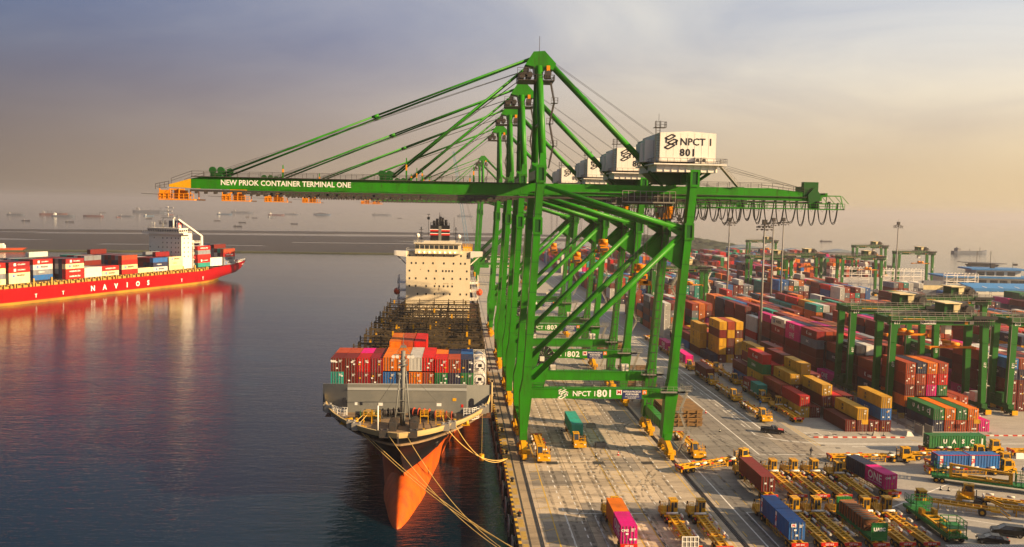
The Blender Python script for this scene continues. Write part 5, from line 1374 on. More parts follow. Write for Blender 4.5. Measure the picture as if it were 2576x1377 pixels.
bw_ = ['nearest the left edge', 'left of the red ship bridge', 'just above the red ship mast', 'right of the red ship mast', 'under the longest boom tip', 'under the second boom tip', 'below the third boom tip', 'nearest to the mud flat', 'left of the ship house', 'left of the far crane legs', 'between two others under the first boom', 'above the red ship bridge']
for (x, y), wv in zip(boats, bw_):
    o = empty('barge', (x, y, WATER_Z), rnd.uniform(-.3, .3)); tag(o, f'low dark work barge on the pale water, {wv}', 'barge', 'barges in the roads')
    MB().quadbox([(-8, -2.5, -.3), (8, -2.5, -.3), (8, 2.5, -.3), (-8, 2.5, -.3), (-9, -2.5, 1.4), (10, -2.5, 1.9), (10, 2.5, 1.9), (-9, 2.5, 1.4)]).build('hull', KH, o)
    MB().box(-6, -3, -1.6, 1.6, 1.4, 3.6).build('deckhouse', FARH, o)
# outrigger fishing platform boat on the right
fp = empty('fishing_boat', (525.8, 868, WATER_Z), .05); tag(fp, 'dark wide fishing boat with two tall masts near the right edge', 'boat')
MB().quadbox([(-12, -4, -.3), (12, -4, -.3), (12, 4, -.3), (-12, 4, -.3), (-16, -5, 4), (16, -5, 4), (16, 5, 4), (-16, 5, 4)]).build('hull', KH, fp)
MB().quadbox([(-22, -8, 5.6), (22, -8, 4.6), (22, 8, 4.6), (-22, 8, 5.6), (-22, -8, 6.2), (22, -8, 5.2), (22, 8, 5.2), (-22, 8, 6.2)]).box(-13, 12, -4, 4, 4, 5.5).build('deck', KH, fp)
ms = MB()
for x in (-6, 9): ms.beam((x, 0, 5), (x, 0, 17.5), .4, .4); ms.beam((x, 0, 17), (x-6, 0, 6), .08, .08); ms.beam((x, 0, 17), (x+6, 0, 6), .08, .08)
for x in (-22, 22): ms.beam((x, 0, 5), (x*.8, 0, -.2), .1, .1); ms.beam((x, 0, 5), (x*1.0, 0, -.2), .1, .1)
ms.build('mast', 'steel', fp)
# moored orange workboat by the marsh at the left edge
wbt = empty('workboat', (-455, 900, WATER_Z), .1); tag(wbt, 'orange workboat lying by the marsh bank at the left edge', 'boat')
MB().quadbox([(-14, -3, -.3), (12, -3, -.3), (12, 3, -.3), (-14, 3, -.3), (-15, -3.5, 2.6), (17, -2.5, 3.4), (17, 2.5, 3.4), (-15, 3.5, 2.6)]).build('hull', paint('workboat orange', (.6, .09, .02), .5, .3), wbt)
MB().box(-12, -3, -2.5, 2.5, 2.6, 6).box(-8, -4, -2, 2, 6, 7.5).build('deckhouse', 'white', wbt)
# ================================================================ container yard
H_ = CH+.06
A_X = [68.0+2.74*i for i in range(7)]
A_Y = [199.0+13.4*k for k in range(5)] + [287.9, 301.3, 314.7, 328.1]
handA = {  # (bay, column): colours bottom up
 (0,3):['maroon'], (0,4):['maroon','yellow'], (0,5):['maroon'], (0,6):['maroon','blue','yellow'],
 (1,1):['yellow','red'], (1,2):['maroon'], (1,3):['maroon','maroon','yellow'], (1,4):['maroon','red'], (1,5):['maroon','maroon'],
 (2,2):['maroon','maroon','yellow'], (2,3):['maroon','yellow','yellow','yellow'], (2,4):['maroon','maroon','maroon'], (2,5):['maroon','red'], (2,1):['maroon','rustred'],
 (3,1):['yellow','yellow','green','red'], (3,2):['yellow','yellow','red'], (3,3):['maroon']*4, (3,4):['maroon','maroon'], (3,5):['maroon','rustred'],
 (4,1):['blue','maroon'], (4,2):['maroon','yellow','maroon','yellow'], (4,3):['maroon','maroon','maroon'], (4,4):['maroon','maroon','rustred','maroon'], (4,6):['maroon','maroon'],
 (5,2):['maroon','yellow','yellow','maroon','yellow'], (5,3):['yellow','maroon','maroon','yellow','rustred'], (5,4):['maroon','yellow','yellow','maroon','yellow'], (5,1):['navy'], (5,5):['cream','maroon'],
 (6,1):['maroon','yellow','yellow','yellow'], (6,2):['yellow','maroon','rustred'], (6,3):['yellow','yellow','yellow'], (6,4):['maroon','rustred'], (6,6):['rustred','maroon'],
 (7,1):['blue','maroon'], (7,2):['yellow','yellow'], (7,4):['maroon','maroon','rustred'], (7,5):['maroon','maroon','navy'],
 (8,1):['yellow'], (8,2):['yellow','maroon'], (8,3):['maroon','yellow']}
textA = {(0,4,1):'MSC', (0,6,2):'MSC', (0,6,1):'SUDU', (1,1,0):'MSC', (1,3,2):'MSC', (2,2,2):'MSC', (2,3,3):'MSC', (2,3,2):'MSC', (3,1,2):'CHINA', (3,1,1):'MSC', (4,2,3):'MSC',
         (5,2,4):'MSC', (5,2,2):'MSC', (5,2,1):'MSC', (6,1,3):'MSC', (6,1,2):'MSC', (6,1,1):'MSC'}
G_X = [98.4+2.76*i for i in range(6)]
G_Y = [199.4+13.4*k for k in range(9)]
hand1 = {
 (0,0):['navy','green'], (0,1):['rustred','orange'], (0,2):['rustred','green'], (0,3):['rustred','orange'], (0,4):['magenta'],
 (1,0):['navy','orange','maroon','rustred','rustred'], (1,1):['navy','maroon','maroon','rustred','navy'], (1,2):['maroon','maroon','magenta','red','orange'], (1,3):['maroon','maroon','green','red','rustred'], (1,4):['maroon','rustred'], (1,5):['rustred','rustred'],
 (2,0):['navy','navy','darkred','rustred'], (2,1):['maroon','maroon','rustred','red'], (2,2):['maroon','maroon','rustred'], (2,3):['maroon']*3, (2,4):['maroon','rustred'],
 (3,0):['maroon','maroon','maroon','maroon','black'], (3,1):['maroon','maroon','maroon','maroon','white'], (3,2):['maroon']*5, (3,3):['maroon']*4+['rustred'], (3,4):['maroon']*4+['rustred'], (3,5):['maroon']*3,
 (4,0):['magenta'], (4,1):['maroon','maroon','navy','rustred'], (4,2):['maroon','maroon','maroon','navy','red'], (4,3):['maroon']*5, (4,4):['maroon']*4+['grey'], (4,5):['maroon']*3+['rustred'],
 (5,0):['maroon','maroon','maroon','grey','darkred'], (5,1):['maroon']*3+['navy','rustred'], (5,2):['maroon']*4+['rustred'], (5,3):['maroon']*5, (5,4):['maroon']*4+['magenta'], (5,5):['maroon']*4,
 (6,0):['maroon','maroon','maroon','magenta','magenta'], (6,1):['maroon']*4+['navy'], (6,2):['maroon']*4+['rustred'], (6,3):['maroon']*4+['magenta'], (6,4):['maroon']*4+['orange'], (6,5):['maroon']*4+['orange'],
 (7,0):['maroon','darkred','maroon','darkred','white'], (7,1):['maroon']*4+['navy'], (7,2):['maroon']*4+['rustred'], (7,3):['maroon']*4+['rustred'], (7,4):['maroon']*4, (7,5):['navy']*2+['maroon']*3,
 (8,0):['maroon','navy','maroon','maroon','magenta'], (8,1):['maroon']*4, (8,2):['maroon']*5, (8,3):['maroon','navy','maroon','maroon','orange']}
text1 = {(0,0,1):'UASC', (2,0,2):'KLINE', (3,0,4):'NYK LOGISTICS', (4,0,0):'ONE', (4,2,4):'KLINE', (5,0,4):'KLINE', (5,0,3):'EMC', (6,0,3):'ONE', (6,0,4):'ONE', (7,0,3):'KLINE', (7,0,1):'KLINE', (7,0,4):'MAERSK', (8,0,4):'ONE', (2,0,1):'NYK'}
WC = (['maroon']*17+['rustred']*8+['red']*4+['darkred']*3+['orange']*6+['magenta']*3+['navy']*8+['grey']*4+['white']*4+['green']*2+['teal']*2+['blue']*3+['black']*2+['yellow']*1)
FARC = (['maroon']*10+['rustred']*6+['red']*5+['magenta']*1+['orange']*3+['navy']*5+['grey']*6+['white']*9+['green']*2+['teal']*3+['blue']*3)
cells = []     # (x, y, tier, colour, block, bay, column, text)
occ = {}; occy = {}
def add_stack(block, bay, c, x, y, cols, texts=None):
    for t, cc in enumerate(cols):
        cells.append((x, y, t, cc, block, bay, c, (texts or {}).get((bay, c, t))))
    occ[(block, bay, c)] = len(cols); occy[(block, bay, c)] = y
for (bay, c), cols in handA.items(): add_stack('roadside', bay, c, A_X[c]+1.22, A_Y[bay], cols, textA)
for (bay, c), cols in hand1.items(): add_stack('middle', bay, c, G_X[c], G_Y[bay], cols, text1)
ry = random.Random(21)
def in_view(x, y): return x < -13.5+y*.66+14
def fill(block, xs, ys, bay0, hmin=3, hmax=5, empty_p=.08):
    base = hmax
    for i, y in enumerate(ys):
        if ry.random() < .45: base = ry.randint(hmin, hmax)
        favourite = ry.choice(WC)
        for c, x in enumerate(xs):
            if not in_view(x, y): continue
            if ry.random() < empty_p or (abs(y-392) < 13 and (95 < x < 102 or 73 < x < 78)): continue
            n = max(1, min(5, base+ry.choice((-1, 0, 0, 0, 0, 0, 0, 1))))
            pal = WC if y < 420 else FARC
            cols = [ry.choice(pal) if ry.random() < .75 else favourite for _ in range(n)]
            if ry.random() < .35: cols = [cols[-1]]*n
            add_stack(block, bay0+i, c, x, y, cols)
def rows_from(y0, y1, gaps):
    ys = []; y = y0
    while y < y1:
        if not any(a-6.5 < y < b_+6.5 for a, b_ in gaps): ys.append(y)
        y += 13.4
    return ys
GAPS = [(420, 446), (640, 668)]
fill('roadside', [x+1.22 for x in A_X], rows_from(341.5, 860, GAPS), 9, 2, 5, .12)
fill('middle', G_X, rows_from(320.0, 860, GAPS), 9, 4, 5, .05)
G2 = [129.4+2.76*i for i in range(6)]
add_stack('right', 0, 0, G2[0], 220, ['maroon','maroon','maroon','navy','blue'], {(0,0,3):'NYK LOGISTICS'})
for c in range(1, 6): add_stack('right', 0, c, G2[c], 220, ['maroon','maroon','maroon','navy', ('rustred','maroon','rustred','white','rustred')[c-1]])
add_stack('right', 1, 0, G2[0], 233.4, ['magenta', 'maroon', 'maroon', 'maroon', 'rustred'], {(1,0,0):'ONE'})
for c in range(1, 6): add_stack('right', 1, c, G2[c], 233.4, ['maroon']*3+[ry.choice(WC) for _ in range(2)])
add_stack('right', 2, 0, G2[0], 246.8, ['magenta', 'magenta'], {(2,0,0):'ONE'})
add_stack('right', 3, 0, G2[0], 260.2, ['maroon', 'magenta', 'grey', 'green'], {(3,0,3):'MOL', (3,0,1):'ONE'})
for bay, y in ((2, 246.8), (3, 260.2)):
    for c in range(1, 6): add_stack('right', bay, c, G2[c], y, [ry.choice(WC) for _ in range(4)])
fill('right', G2, rows_from(273.6, 860, GAPS), 4, 4, 5, .05)
for k, nm in ((2, 'fourth lane'), (3, 'fifth lane'), (4, 'sixth lane'), (5, 'seventh lane'), (6, 'eighth lane'), (7, 'ninth lane')):
    xs_ = [98.4+30.5*k+2.76*i for i in range(6)]
    y1 = {2: 860, 3: 480 if False else 860, 4: 860, 5: 860, 6: 860, 7: 860}[k]
    g = GAPS + ([(440, 640)] if k >= 5 else [(470, 600)] if k == 4 else [])
    fill(nm, xs_, rows_from(max(233.4, 150+30*k), y1, g), 0, 3, 5, .06)
# keep what can be seen: top of a stack, or a bare side towards the quay or the camera
bayset = {}
seen = []
for cell in cells:
    x, y, t, cc, block, bay, c, tx = cell
    n = occ[(block, bay, c)]
    left = occ.get((block, bay, c-1), 0); front = occ.get((block, bay-1, c), 0) if y-occy.get((block, bay-1, c), -99) < 15 else 0; right = occ.get((block, bay, c+1), 0)
    ends_gap = False
    if t == n-1 or t >= left or t >= front or t >= right or tx or bay == 0: seen.append(cell)
camp = V((-13.5, 0, 49.8))
def rank(cell):
    d = (V((cell[0], cell[1], cell[2]*H_))-camp).length
    big = 0 if cell[2] >= occ.get((cell[4], cell[5]-1, cell[6]), 0) else 1
    top = cell[2] == occ[(cell[4], cell[5], cell[6])]-1
    return d*(1 if (top or big == 0 or cell[2] >= occ.get((cell[4], cell[5], cell[6]-1), 0)) else 1.8)
seen.sort(key=rank)
NIND = 215
blk = {'roadside': 'roadside block', 'middle': 'block under the nearest gantry', 'right': 'block near the right edge'}
for i, (x, y, t, cc, block, bay, c, tx) in enumerate(seen[:NIND]):
    tx_ = {'MSC': ' with black mark', 'ONE': ' with ONE lettering', 'KLINE': ' with K LINE', 'UASC': ' with UASC', None: ''}.get(tx, f' with {(tx or "x").split()[0]} lettering')
    if tx is None and t >= occ.get((block, bay, c-1), 0) and ry.random() < .75: tx = {'magenta': 'ONE', 'darkred': 'KLINE', 'red': 'KLINE', 'yellow': 'MSC', 'white': 'MAERSK', 'grey': 'MOL', 'green': 'UASC', 'navy': 'NYK', 'blue': 'PIL'}.get(cc)
    pos = ['ground', 'second', 'third', 'fourth', 'fifth'][t]
    lab = f'{cc.replace("rustred", "rusty red")} container{tx_}, {pos} tier, {ORD[min(bay,15)]} row, {ORD[c]} column, {blk.get(block, block)}'
    container(x, y, t*H_, cc, 40, 0.0, lab, 'containers stacked in the yard', detail=2 if y < 232 else 1, text=tx)
# the rest of the yard, farther off, as one mass of boxes with door seams and posts
fb_ = MB(); names = list(CM); 
for x, y, t, cc, block, bay, c, tx in seen[NIND:]:
    mi = names.index(cc); z = t*H_
    two = ry.random() < .15
    for ya, yb in (((y-6.09, y-.05), (y+.05, y+6.09)) if two else ((y-6.09, y+6.09),)):
        fb_.box(x-1.19, x+1.19, ya+.05, yb, z+.03, z+CH, mi)
        if y < 520:
            fb_.box(x-1.22, x-1.10, ya, ya+.12, z, z+CH, mi); fb_.box(x+1.10, x+1.22, ya, ya+.12, z, z+CH, mi)
            for q in (-.62, -.2, .28, .7): fb_.box(x+q-.04, x+q+.04, ya-.01, ya+.05, z+.1, z+CH-.1, len(names))
            if ry.random() < .8: q = ry.choice((-.5, .5)); h0 = ry.uniform(.8, 1.8); fb_.box(x+q-.25, x+q+.25, ya-.02, ya+.05, z+h0, z+h0+.35, len(names)+1)
far_boxes = fb_.build('far_containers', [CM[k] for k in names] + ['galv', 'letter_w'])
tag(far_boxes, 'far field of stacked shipping containers of many colours beyond the nearer stacks', kind='stuff')

# ================================================================ rubber tyred gantries
def make_rtg():
    root = empty('yard_gantry'); G = 'dgreen'
    SP, WB, ZT_ = 24.4, 7.2, 24.6        # span, wheelbase, height under the girder top
    for x in (0, SP):
        for y in (0, WB):
            l_ = MB(); xi = .35 if x == 0 else -.35
            wl = 1.7
            l_.quadbox([(x-.6, y-.75, 2.6), (x+.6, y-.75, 2.6), (x+.6, y+.75, 2.6), (x-.6, y+.75, 2.6), (x-wl/2+xi, y-.6, ZT_-2.2), (x+wl/2+xi, y-.6, ZT_-2.2), (x+wl/2+xi, y+.6, ZT_-2.2), (x-wl/2+xi, y+.6, ZT_-2.2)])
            for z in (7, 13, 18): l_.box(x-.75+xi*.5, x+.75+xi*.5, y-.8, y+.8, z, z+.12)
            l_.build('leg', 'mgreen', root)
        sb = MB().box(x-.7, x+.7, -1.4, WB+1.4, 1.5, 2.65); sb.build('sill_beam', G, root)
        pw = MB().box(x-.95, x+.95, 1.3, 3.9, 2.65, 5.0).box(x-1.1, x+.8, 4.5, 6.0, 2.65, 4.2); pw.rail([(x-1.1, 1, 2.65), (x-1.1, 6.4, 2.65)], step=1.2, r=.05); pw.build('power_unit', G if x == 0 else 'dwhite', root)
        for y in (-.9, WB+.9):
            bo = MB().box(x-.5, x+.5, y-1.9, y+1.9, .7, 1.6).box(x-.75, x+.75, y-2.3, y-2.15, .35, 1.5, 1).box(x-.75, x+.75, y+2.15, y+2.3, .35, 1.5, 1)
            b2 = bo.build('bogie', [G, 'yellow'], root)
            for q in (-1.15, 1.15): MB().wheel((x, y+q, .78), .78, .7, 'x', 16).build('wheel', ['rubber', 'dwhite'], b2)
    for y in (0, WB):
        g = MB().box(-1.0, SP+1.6, y-.55, y+.55, ZT_-2.2, ZT_-.2); g.box(-1.0, SP+1.6, y-.75, y+.75, ZT_-.2, ZT_-.05)
        g.build('girder', 'mgreen', root)
        h = MB().rail([(-.8, y-1.3, ZT_-1.0), (SP+1.4, y-1.3, ZT_-1.0)], step=1.8, r=.045).rail([(-.8, y-.7, ZT_), (SP+1.4, y-.7, ZT_)], step=1.8, r=.045); h.box(-.8, SP+1.4, y-1.35, y-.56, ZT_-1.1, ZT_-1.0)
        h.build('walkway', 'galv', root)
        MB().box(2.5, 8, y-.74, y-.57, ZT_-.75, ZT_-.6).build('cable_tray', 'yellow', root)
    for x in (-.4, SP+.6): MB().box(x-.5, x+.5, .55, WB-.55, ZT_-1.9, ZT_-.4).build('end_tie', G, root)
    T = SP*.72
    t_ = MB().box(T-4, T+4, -.6, WB+.6, ZT_, ZT_+.5, 0).box(T-3.4, T-.6, 1.5, 6, ZT_+.5, ZT_+3.0, 0).box(T+1.0, T+3.2, 2, 8, ZT_+.5, ZT_+3.2, 1).rail([(T-4, -.6, ZT_+.5), (T+4, -.6, ZT_+.5)], step=1, r=.05, mi=1)
    t_.tube((T+2.6, .2, ZT_+1.6), (T+2.6, 1.6, ZT_+1.6), 1.1, 14, 1)
    t_.build('trolley', [G, 'steel'], root)
    MB().box(T-3.9, T+.6, .5, 7, ZT_+3.1, ZT_+3.3).build('trolley_roof', 'cream_' if False else CM['cream'], root)
    MB().box(T-1.3, T+.4, .9, 1.3, ZT_+.8, ZT_+3.0).build('control_cabinet', CM['cream'], root)
    fs_ = MB()
    for k in range(8):
        x = SP-3.2+k*.62; fs_.path([(x-.2, -1.0, ZT_-.2), (x-.25, -1.0, ZT_-2.2), (x, -1.0, ZT_-2.6), (x+.25, -1.0, ZT_-2.2), (x+.2, -1.0, ZT_-.2)], .07, 5)
    fs_.box(SP-4.4, SP+1.8, -1.9, -1.5, ZT_-.5, ZT_+.3)
    fs_.build('festoon_cable', 'cable', root)
    st = MB(); zs = [2.7, 6.6, 10.5, 14.4, 18.3, 22.0]
    for i, (za, zb_) in enumerate(zip(zs, zs[1:])):
        a, c = (SP+1.0, SP+2.6) if i % 2 == 0 else (SP+2.6, SP+1.0)
        for q in (WB*.3, WB*.3+.8): st.beam((a, q, za), (c, q, zb_), .08, .22); st.beam((a, q, za+1), (c, q, zb_+1), .06, .06)
        st.box(c-.6, c+.6, WB*.3-.2, WB*.3+1.2, zb_-.08, zb_); st.beam((c, WB*.3, zb_), (SP, WB*.3, zb_), .08, .08)
    st.build('stair', 'dwhite', root)
    ex_ = MB().beam((-.8, -.72, 3), (-.55, -.72, ZT_+1.8), .09, .09).beam((SP+.7, -.72, 3), (SP+.9, -.72, ZT_-2), .07, .07).beam((SP*.82, -.7, ZT_), (SP*.82, -.7, ZT_+1.8), .08, .08)
    ex_.build('conduit', 'galv', root)
    s = empty('spreader'); s.parent = root
    sb = MB().box(T-6.1, T+6.1, WB/2-.4, WB/2+.4, 16.2, 16.8) if False else MB().box(T-6.0, T+6.0, WB/2-.3, WB/2+.3, 16.0, 16.5).box(T-1.4, T+1.4, WB/2-1.6, WB/2+1.6, 16.5, 17.0).box(T-6.1, T-5.8, WB/2-1.2, WB/2+1.2, 15.8, 16.5).box(T+5.8, T+6.1, WB/2-1.2, WB/2+1.2, 15.8, 16.5)
    for q in (WB/2-2, WB/2+2): sb.tube((T-1.0, q, 17.3), (T+1.0, q, 17.3), .45, 12)
    sb.build('spreader_frame', 'oyellow', s)
    rp = MB()
    for u in (-1.1, 1.1):
        for q in (WB/2-2, WB/2+2): rp.beam((T+u, q, 17.6), (T+u*1.7, q, ZT_), .05, .05)
    rp.build('hoist_rope', 'wire', s)
    MB().box(T-3.2, T-1.6, .9, 2.9, ZT_-4.6, ZT_-2.4).build('operator_cabin', 'dwhite', root)
    sg = MB().box(7.0, 11.0, -.62, -.56, ZT_-1.95, ZT_-.95); o = sg.build('name_sign', 'letter_w', root)
    letter('NPCT 1', .95, o, (9.4, -.63, ZT_-1.45), 'letter_d', bold=.02); logo(o, (7.6, -.64, ZT_-1.45), .8, 'letter_d')
    sg = MB().box(15.6, 18.2, -.62, -.56, ZT_-1.9, ZT_-1.1, 0).box(18.5, 19.3, -.62, -.56, ZT_-1.9, ZT_-1.1, 1).box(19.8, 20.8, -.62, -.56, ZT_-1.9, ZT_-1.1, 2)
    sg.build('maker_sign', ['letter_d', 'oyellow', 'dwhite'], root)
    return root
RT = [(95.8, 212.0, '617', 'green yard gantry numbered 617 straddling tall stacks, nearest fully seen one'), (95.8, 234.5, '619', 'green yard gantry numbered 619 right behind gantry 617'),
      (126.6, 211.2, '613', 'green yard gantry numbered 613 cut by the right picture edge'), (126.6, 262.0, '615', 'green yard gantry behind 613, its roofed trolley near the right edge'),
      (75.1, 388, '621', 'green yard gantry half hidden behind the near quay crane legs'), (157.0, 498, '609', 'green yard gantry in front of the far field, right of the thick lamp mast'),
      (187.5, 528, '607', 'green yard gantry between two others, second behind the lamp mast'), (217.8, 512, '605', 'tall green yard gantry in the back, left of the pair at the racks'), (248.4, 770, '603', 'faint far gantry standing apart behind the lamp masts'),
      (309.5, 690, '601', 'faint green gantry standing behind the tall one at the back right'), (293, 590, '599', 'green gantry beside the white racks at the back right'),
      (72.0, 104.5, '625', 'unseen green yard gantry added to shade the apron, right of the camera'), (102.5, 118.0, '627', 'unseen green yard gantry added to shade the apron, farther right')]  # last two: unseen gantries, added to throw shade on the truck apron
rp_ = make_rtg()
for i, (x, y, num, lab) in enumerate(RT):
    c = rp_ if i == 0 else copy_tree(rp_)
    c.location = (x, y, 0)
    tag(c, lab, 'crane', 'green yard gantries')
for c, (x, y, num, lab) in zip([o for o in col.objects if o.name.startswith('yard_gantry')], RT):
    letter(num, 1.1, c, (1.0, -.62, 22.9), name='number', bold=.02)
    letter(num, .95, c, (.28, -.78, 12.5), name='number', ry=math.pi/2, bold=.02); letter(num, .95, c, (24.2, -.78, 12.5), name='number', ry=math.pi/2, bold=.02)

# unseen container block added right of the camera to cast shade on the apron
sb_ = MB()
for i in range(7):
    for j in range(4):
        n = ry.randint(3, 5)
        for t in range(n): sb_.box(74+2.76*i, 76.4+2.76*i, 62+13.4*j, 74.2+13.4*j, t*H_, t*H_+CH, ry.randrange(len(names)-1))
o = sb_.build('unseen_shade_containers', [CM[k] for k in names]); tag(o, 'unseen stacked containers added right of the camera to shade the apron', kind='stuff')
# ================================================================ light masts
def light_mast(x, y, h, label, n=12):
    o = empty('light_mast', (x, y, 0)); tag(o, label, 'light mast', 'high light masts of the yard')
    MB().tube((0, 0, 0), (0, 0, h), .52, 10, 0, .26).box(-.7, .7, -.7, .7, 0, .5).build('pole', 'galv', o)
    c = MB().tube((0, 0, h-.2), (0, 0, h), 1.3, 12).box(-.7, .7, -.7, .7, h, h+1.6).tube((0, 0, h+1.6), (0, 0, h+3.4), .05, 5)
    c.path([(math.cos(a)*2.1, math.sin(a)*2.1, h-.6) for a in [2*math.pi*k/16 for k in range(16)]], .08, 5, closed=True)
    c.build('lamp_crown', 'steel', o)
    fl = MB().quadbox([(-.4, -.1, -.3), (.4, -.1, -.3), (.4, .35, -.45), (-.4, .35, -.45), (-.4, -.1, .1), (.4, -.1, .1), (.4, .3, .0), (-.4, .3, .0)]).box(-.05, .05, -1.3, 0, -.05, .05).mesh('floodlight', 'steel')
    for k in range(n):
        a = 2*math.pi*k/n
        link('floodlight', fl, o, (math.cos(a)*2.4, math.sin(a)*2.4, h-.8-(k % 3 == 0)*.9), (0, 0, a-math.pi/2))
light_mast(92.6, 297, 45.6, 'thick steel light mast in front of the stacks, widest lamp crown')
light_mast(134, 401, 45.6, 'light mast second right of the thick one, close to a boom shaped crane tower')
light_mast(149, 428, 45.6, 'slim light mast third right of the thick one')
light_mast(116, 410, 45.2, 'slim light mast left of the thick one, seen against the sea')
light_mast(86.5, 390, 45.2, 'light mast just right of the nearest crane leg, partly hidden')
light_mast(246, 502, 44.0, 'light mast farthest right, alone above the right gantries')

# ================================================================ fence and busbar lane between the blocks
fe = empty('yard_fence', (92.2, 192, 0)); tag(fe, 'grey steel fence running back between the stacks', 'fence', 'fences of the power lane')
def fence(root, n, dy=4.0):
    pm_ = MB()
    for z in (.5, 1.1, 1.7): pm_.box(-.03, .03, 0.06, dy-.06, z, z+.07)
    for k in range(6): pm_.box(-.02, .02, .3+k*.65, .34+k*.65, .3, 1.7)
    pm_ = pm_.mesh('fence_panel', 'galv'); po = MB().box(-.08, .08, -.06, .06, 0, 2.0).mesh('post', 'galv')
    for k in range(n): link('fence_panel', pm_, root, (0, k*dy, 0)); link('post', po, root, (0, k*dy, 0))
fence(fe, 42)
fe2 = empty('yard_fence', (94.2, 192, 0)); tag(fe2, 'second grey fence right beside the gantry wheels', 'fence', 'fences of the power lane'); fence(fe2, 42)
for x, lab in ((92.2, 'perforated steel end panel closing the left fence lane'), (94.4, 'perforated steel end panel closing the right fence lane')):
    o = MB().box(x-.06, x+.06, 188.6, 191.9, .2, 2.3).box(x-.12, x+.12, 188.5, 188.7, 0, 2.5).build('end_panel', 'galv'); tag(o, lab, 'barrier')
tag(MB().box(93.0, 93.25, 191.5, 860, 0, .3).box(93.6, 93.7, 191.5, 860, 0, .45).build('busbar_rail', 'galv'), 'low grey power rail between the two fences', 'rail')
for k, yq in enumerate((205.5, 229.5)):
    o = MB().box(95.0, 96.7, yq-.1, yq, .1, 1.5).build('chevron_board', [paint('chevron yellow', (.5, .33, .04), .6, .6, (.1, .08, .03), 2)]); tag(o, ('yellow chevron board at the nearer gantry wheels, number 617', 'yellow chevron board at the farther gantry wheels, number 619')[k], 'sign')
# red and white kerb along the yard road
rw = [MB().box(0, 1.05, -.12, .12, 0, .28).mesh('kerb_stone', m_) for m_ in (paint('kerb red', (.5, .04, .02), .6, .6), paint('kerb white', (.66, .63, .56), .6, .5))]
for x0, x1, y0, lab in ((66.6, 87.6, 187.6, 'red and white kerb in front of the roadside block'), (105.0, 124, 189.4, 'red and white kerb at the right in front of gantry 613')):
    e_ = empty('road_kerb', (x0, y0, 0)); tag(e_, lab, 'kerb', 'painted kerbs')
    for k in range(int((x1-x0)/1.1)): link('kerb_stone', rw[k % 2], e_, (k*1.1, 0, 0))
# sign boards on frames before the stacks
for x, y in ((79.6, 190.6), (106.6, 191.6)):
    o = empty('yard_sign', (x, y, 0)); tag(o, 'yellow board on a thin frame before the ' + ('maroon and yellow' if x < 90 else 'orange and green') + ' stack', 'sign', 'yellow yard signs')
    MB().box(-.75, .75, -.03, .03, 2.3, 3.3).build('board', CM['yellow'], o)
    MB().beam((-.5, 0, 0), (-.5, 0, 3.2), .06, .06).beam((.5, 0, 0), (.5, 0, 3.2), .06, .06).beam((-.9, -.9, .05), (-.9, .9, .05), .08, .08).beam((.9, -.9, .05), (.9, .9, .05), .08, .08).beam((-.9, -.6, .05), (.9, -.6, .05), .06, .06).build('stand', 'galv', o)
for x, y in ((81.9, 189.6),):
    o = MB().quadbox([(x-.9, y-.35, 0), (x+.9, y-.35, 0), (x+.9, y+.35, 0), (x-.9, y+.35, 0), (x-.6, y-.12, 1.0), (x+.2, y-.12, .8), (x+.2, y+.12, .8), (x-.6, y+.12, 1.0)]).build('concrete_block', CONC2); tag(o, 'grey concrete block beside the fence end', 'barrier')
o = MB().quadbox([(88.6, 188.9, 0), (90.4, 188.9, 0), (90.4, 189.7, 0), (88.6, 189.7, 0), (88.9, 189.1, 1.1), (89.8, 189.1, .9), (89.8, 189.5, .9), (88.9, 189.5, 1.1)]).build('concrete_block', 'dwhite'); tag(o, 'whitish concrete block at the end of the kerb', 'barrier')

# ================================================================ racks and buildings at the back right
def rack(x, y, nx, nz, lab, rz=0.0, dx=6.6, dz=3.4):
    o = empty('reefer_rack', (x, y, 0), rz); tag(o, lab, 'rack', 'white reefer racks')
    f = MB()
    for i in range(nx+1):
        for yy in (0, 3.2):
            f.beam((i*dx, yy, 0), (i*dx, yy, nz*dz+1.2), .28, .28)
        f.beam((i*dx, 0, nz*dz+1.2), (i*dx, 3.2, nz*dz+1.6), .2, .2)
    for k in range(1, nz+1):
        for yy in (0, 3.2): f.beam((0, yy, k*dz), (nx*dx, yy, k*dz), .22, .22); f.beam((0, yy, k*dz+1.1), (nx*dx, yy, k*dz+1.1), .1, .1)
        f.box(0, nx*dx, 0, 3.2, k*dz-.1, k*dz)
        for i in range(0, nx, 2): f.beam((i*dx, 0, (k-1)*dz), ((i+1)*dx, 0, k*dz), .14, .14)
    f.build('frame', 'white', o)
    pl = MB()
    for i in range(nx*3): pl.box(i*dx/3+.5, i*dx/3+1.1, 3.3, 3.6, nz*dz+.8, nz*dz+1.7); 
    pl.build('plug_box', 'dwhite', o)
rack(233, 560, 4, 4, 'white steel rack farthest left, behind the gantry legs'); rack(262, 548, 4, 4, 'white steel rack in the middle behind the green gantry'); rack(283, 512, 3, 4, 'white steel rack in front, left of the blue roofed office')
for i, (cc, z) in enumerate((('white', 0), ('grey', CH), ('cream', 2*CH), ('grey', 3*CH))):
    o = container(272.5, 509, z, cc, 40, math.pi/2, f'{cc} container {["lowest", "second", "third", "topmost"][i]} of the pile beside the white rack', 'pile beside the rack', detail=0)
    if i == 0: letter('ONE', 1.9, o, (1.24, 0, 1.4), 'letter_d', math.pi/2, .03)
BLUE = paint('blue roof', (.03, .17, .42), .55, .35, (.02, .08, .2), .3); WALL = paint('office wall', (.62, .60, .53), .6, .3, (.4, .35, .28), .2)
of = empty('office_building', (322, 540, 0), -.12); tag(of, 'pale office building with blue edged flat roofs at the right edge', 'building')
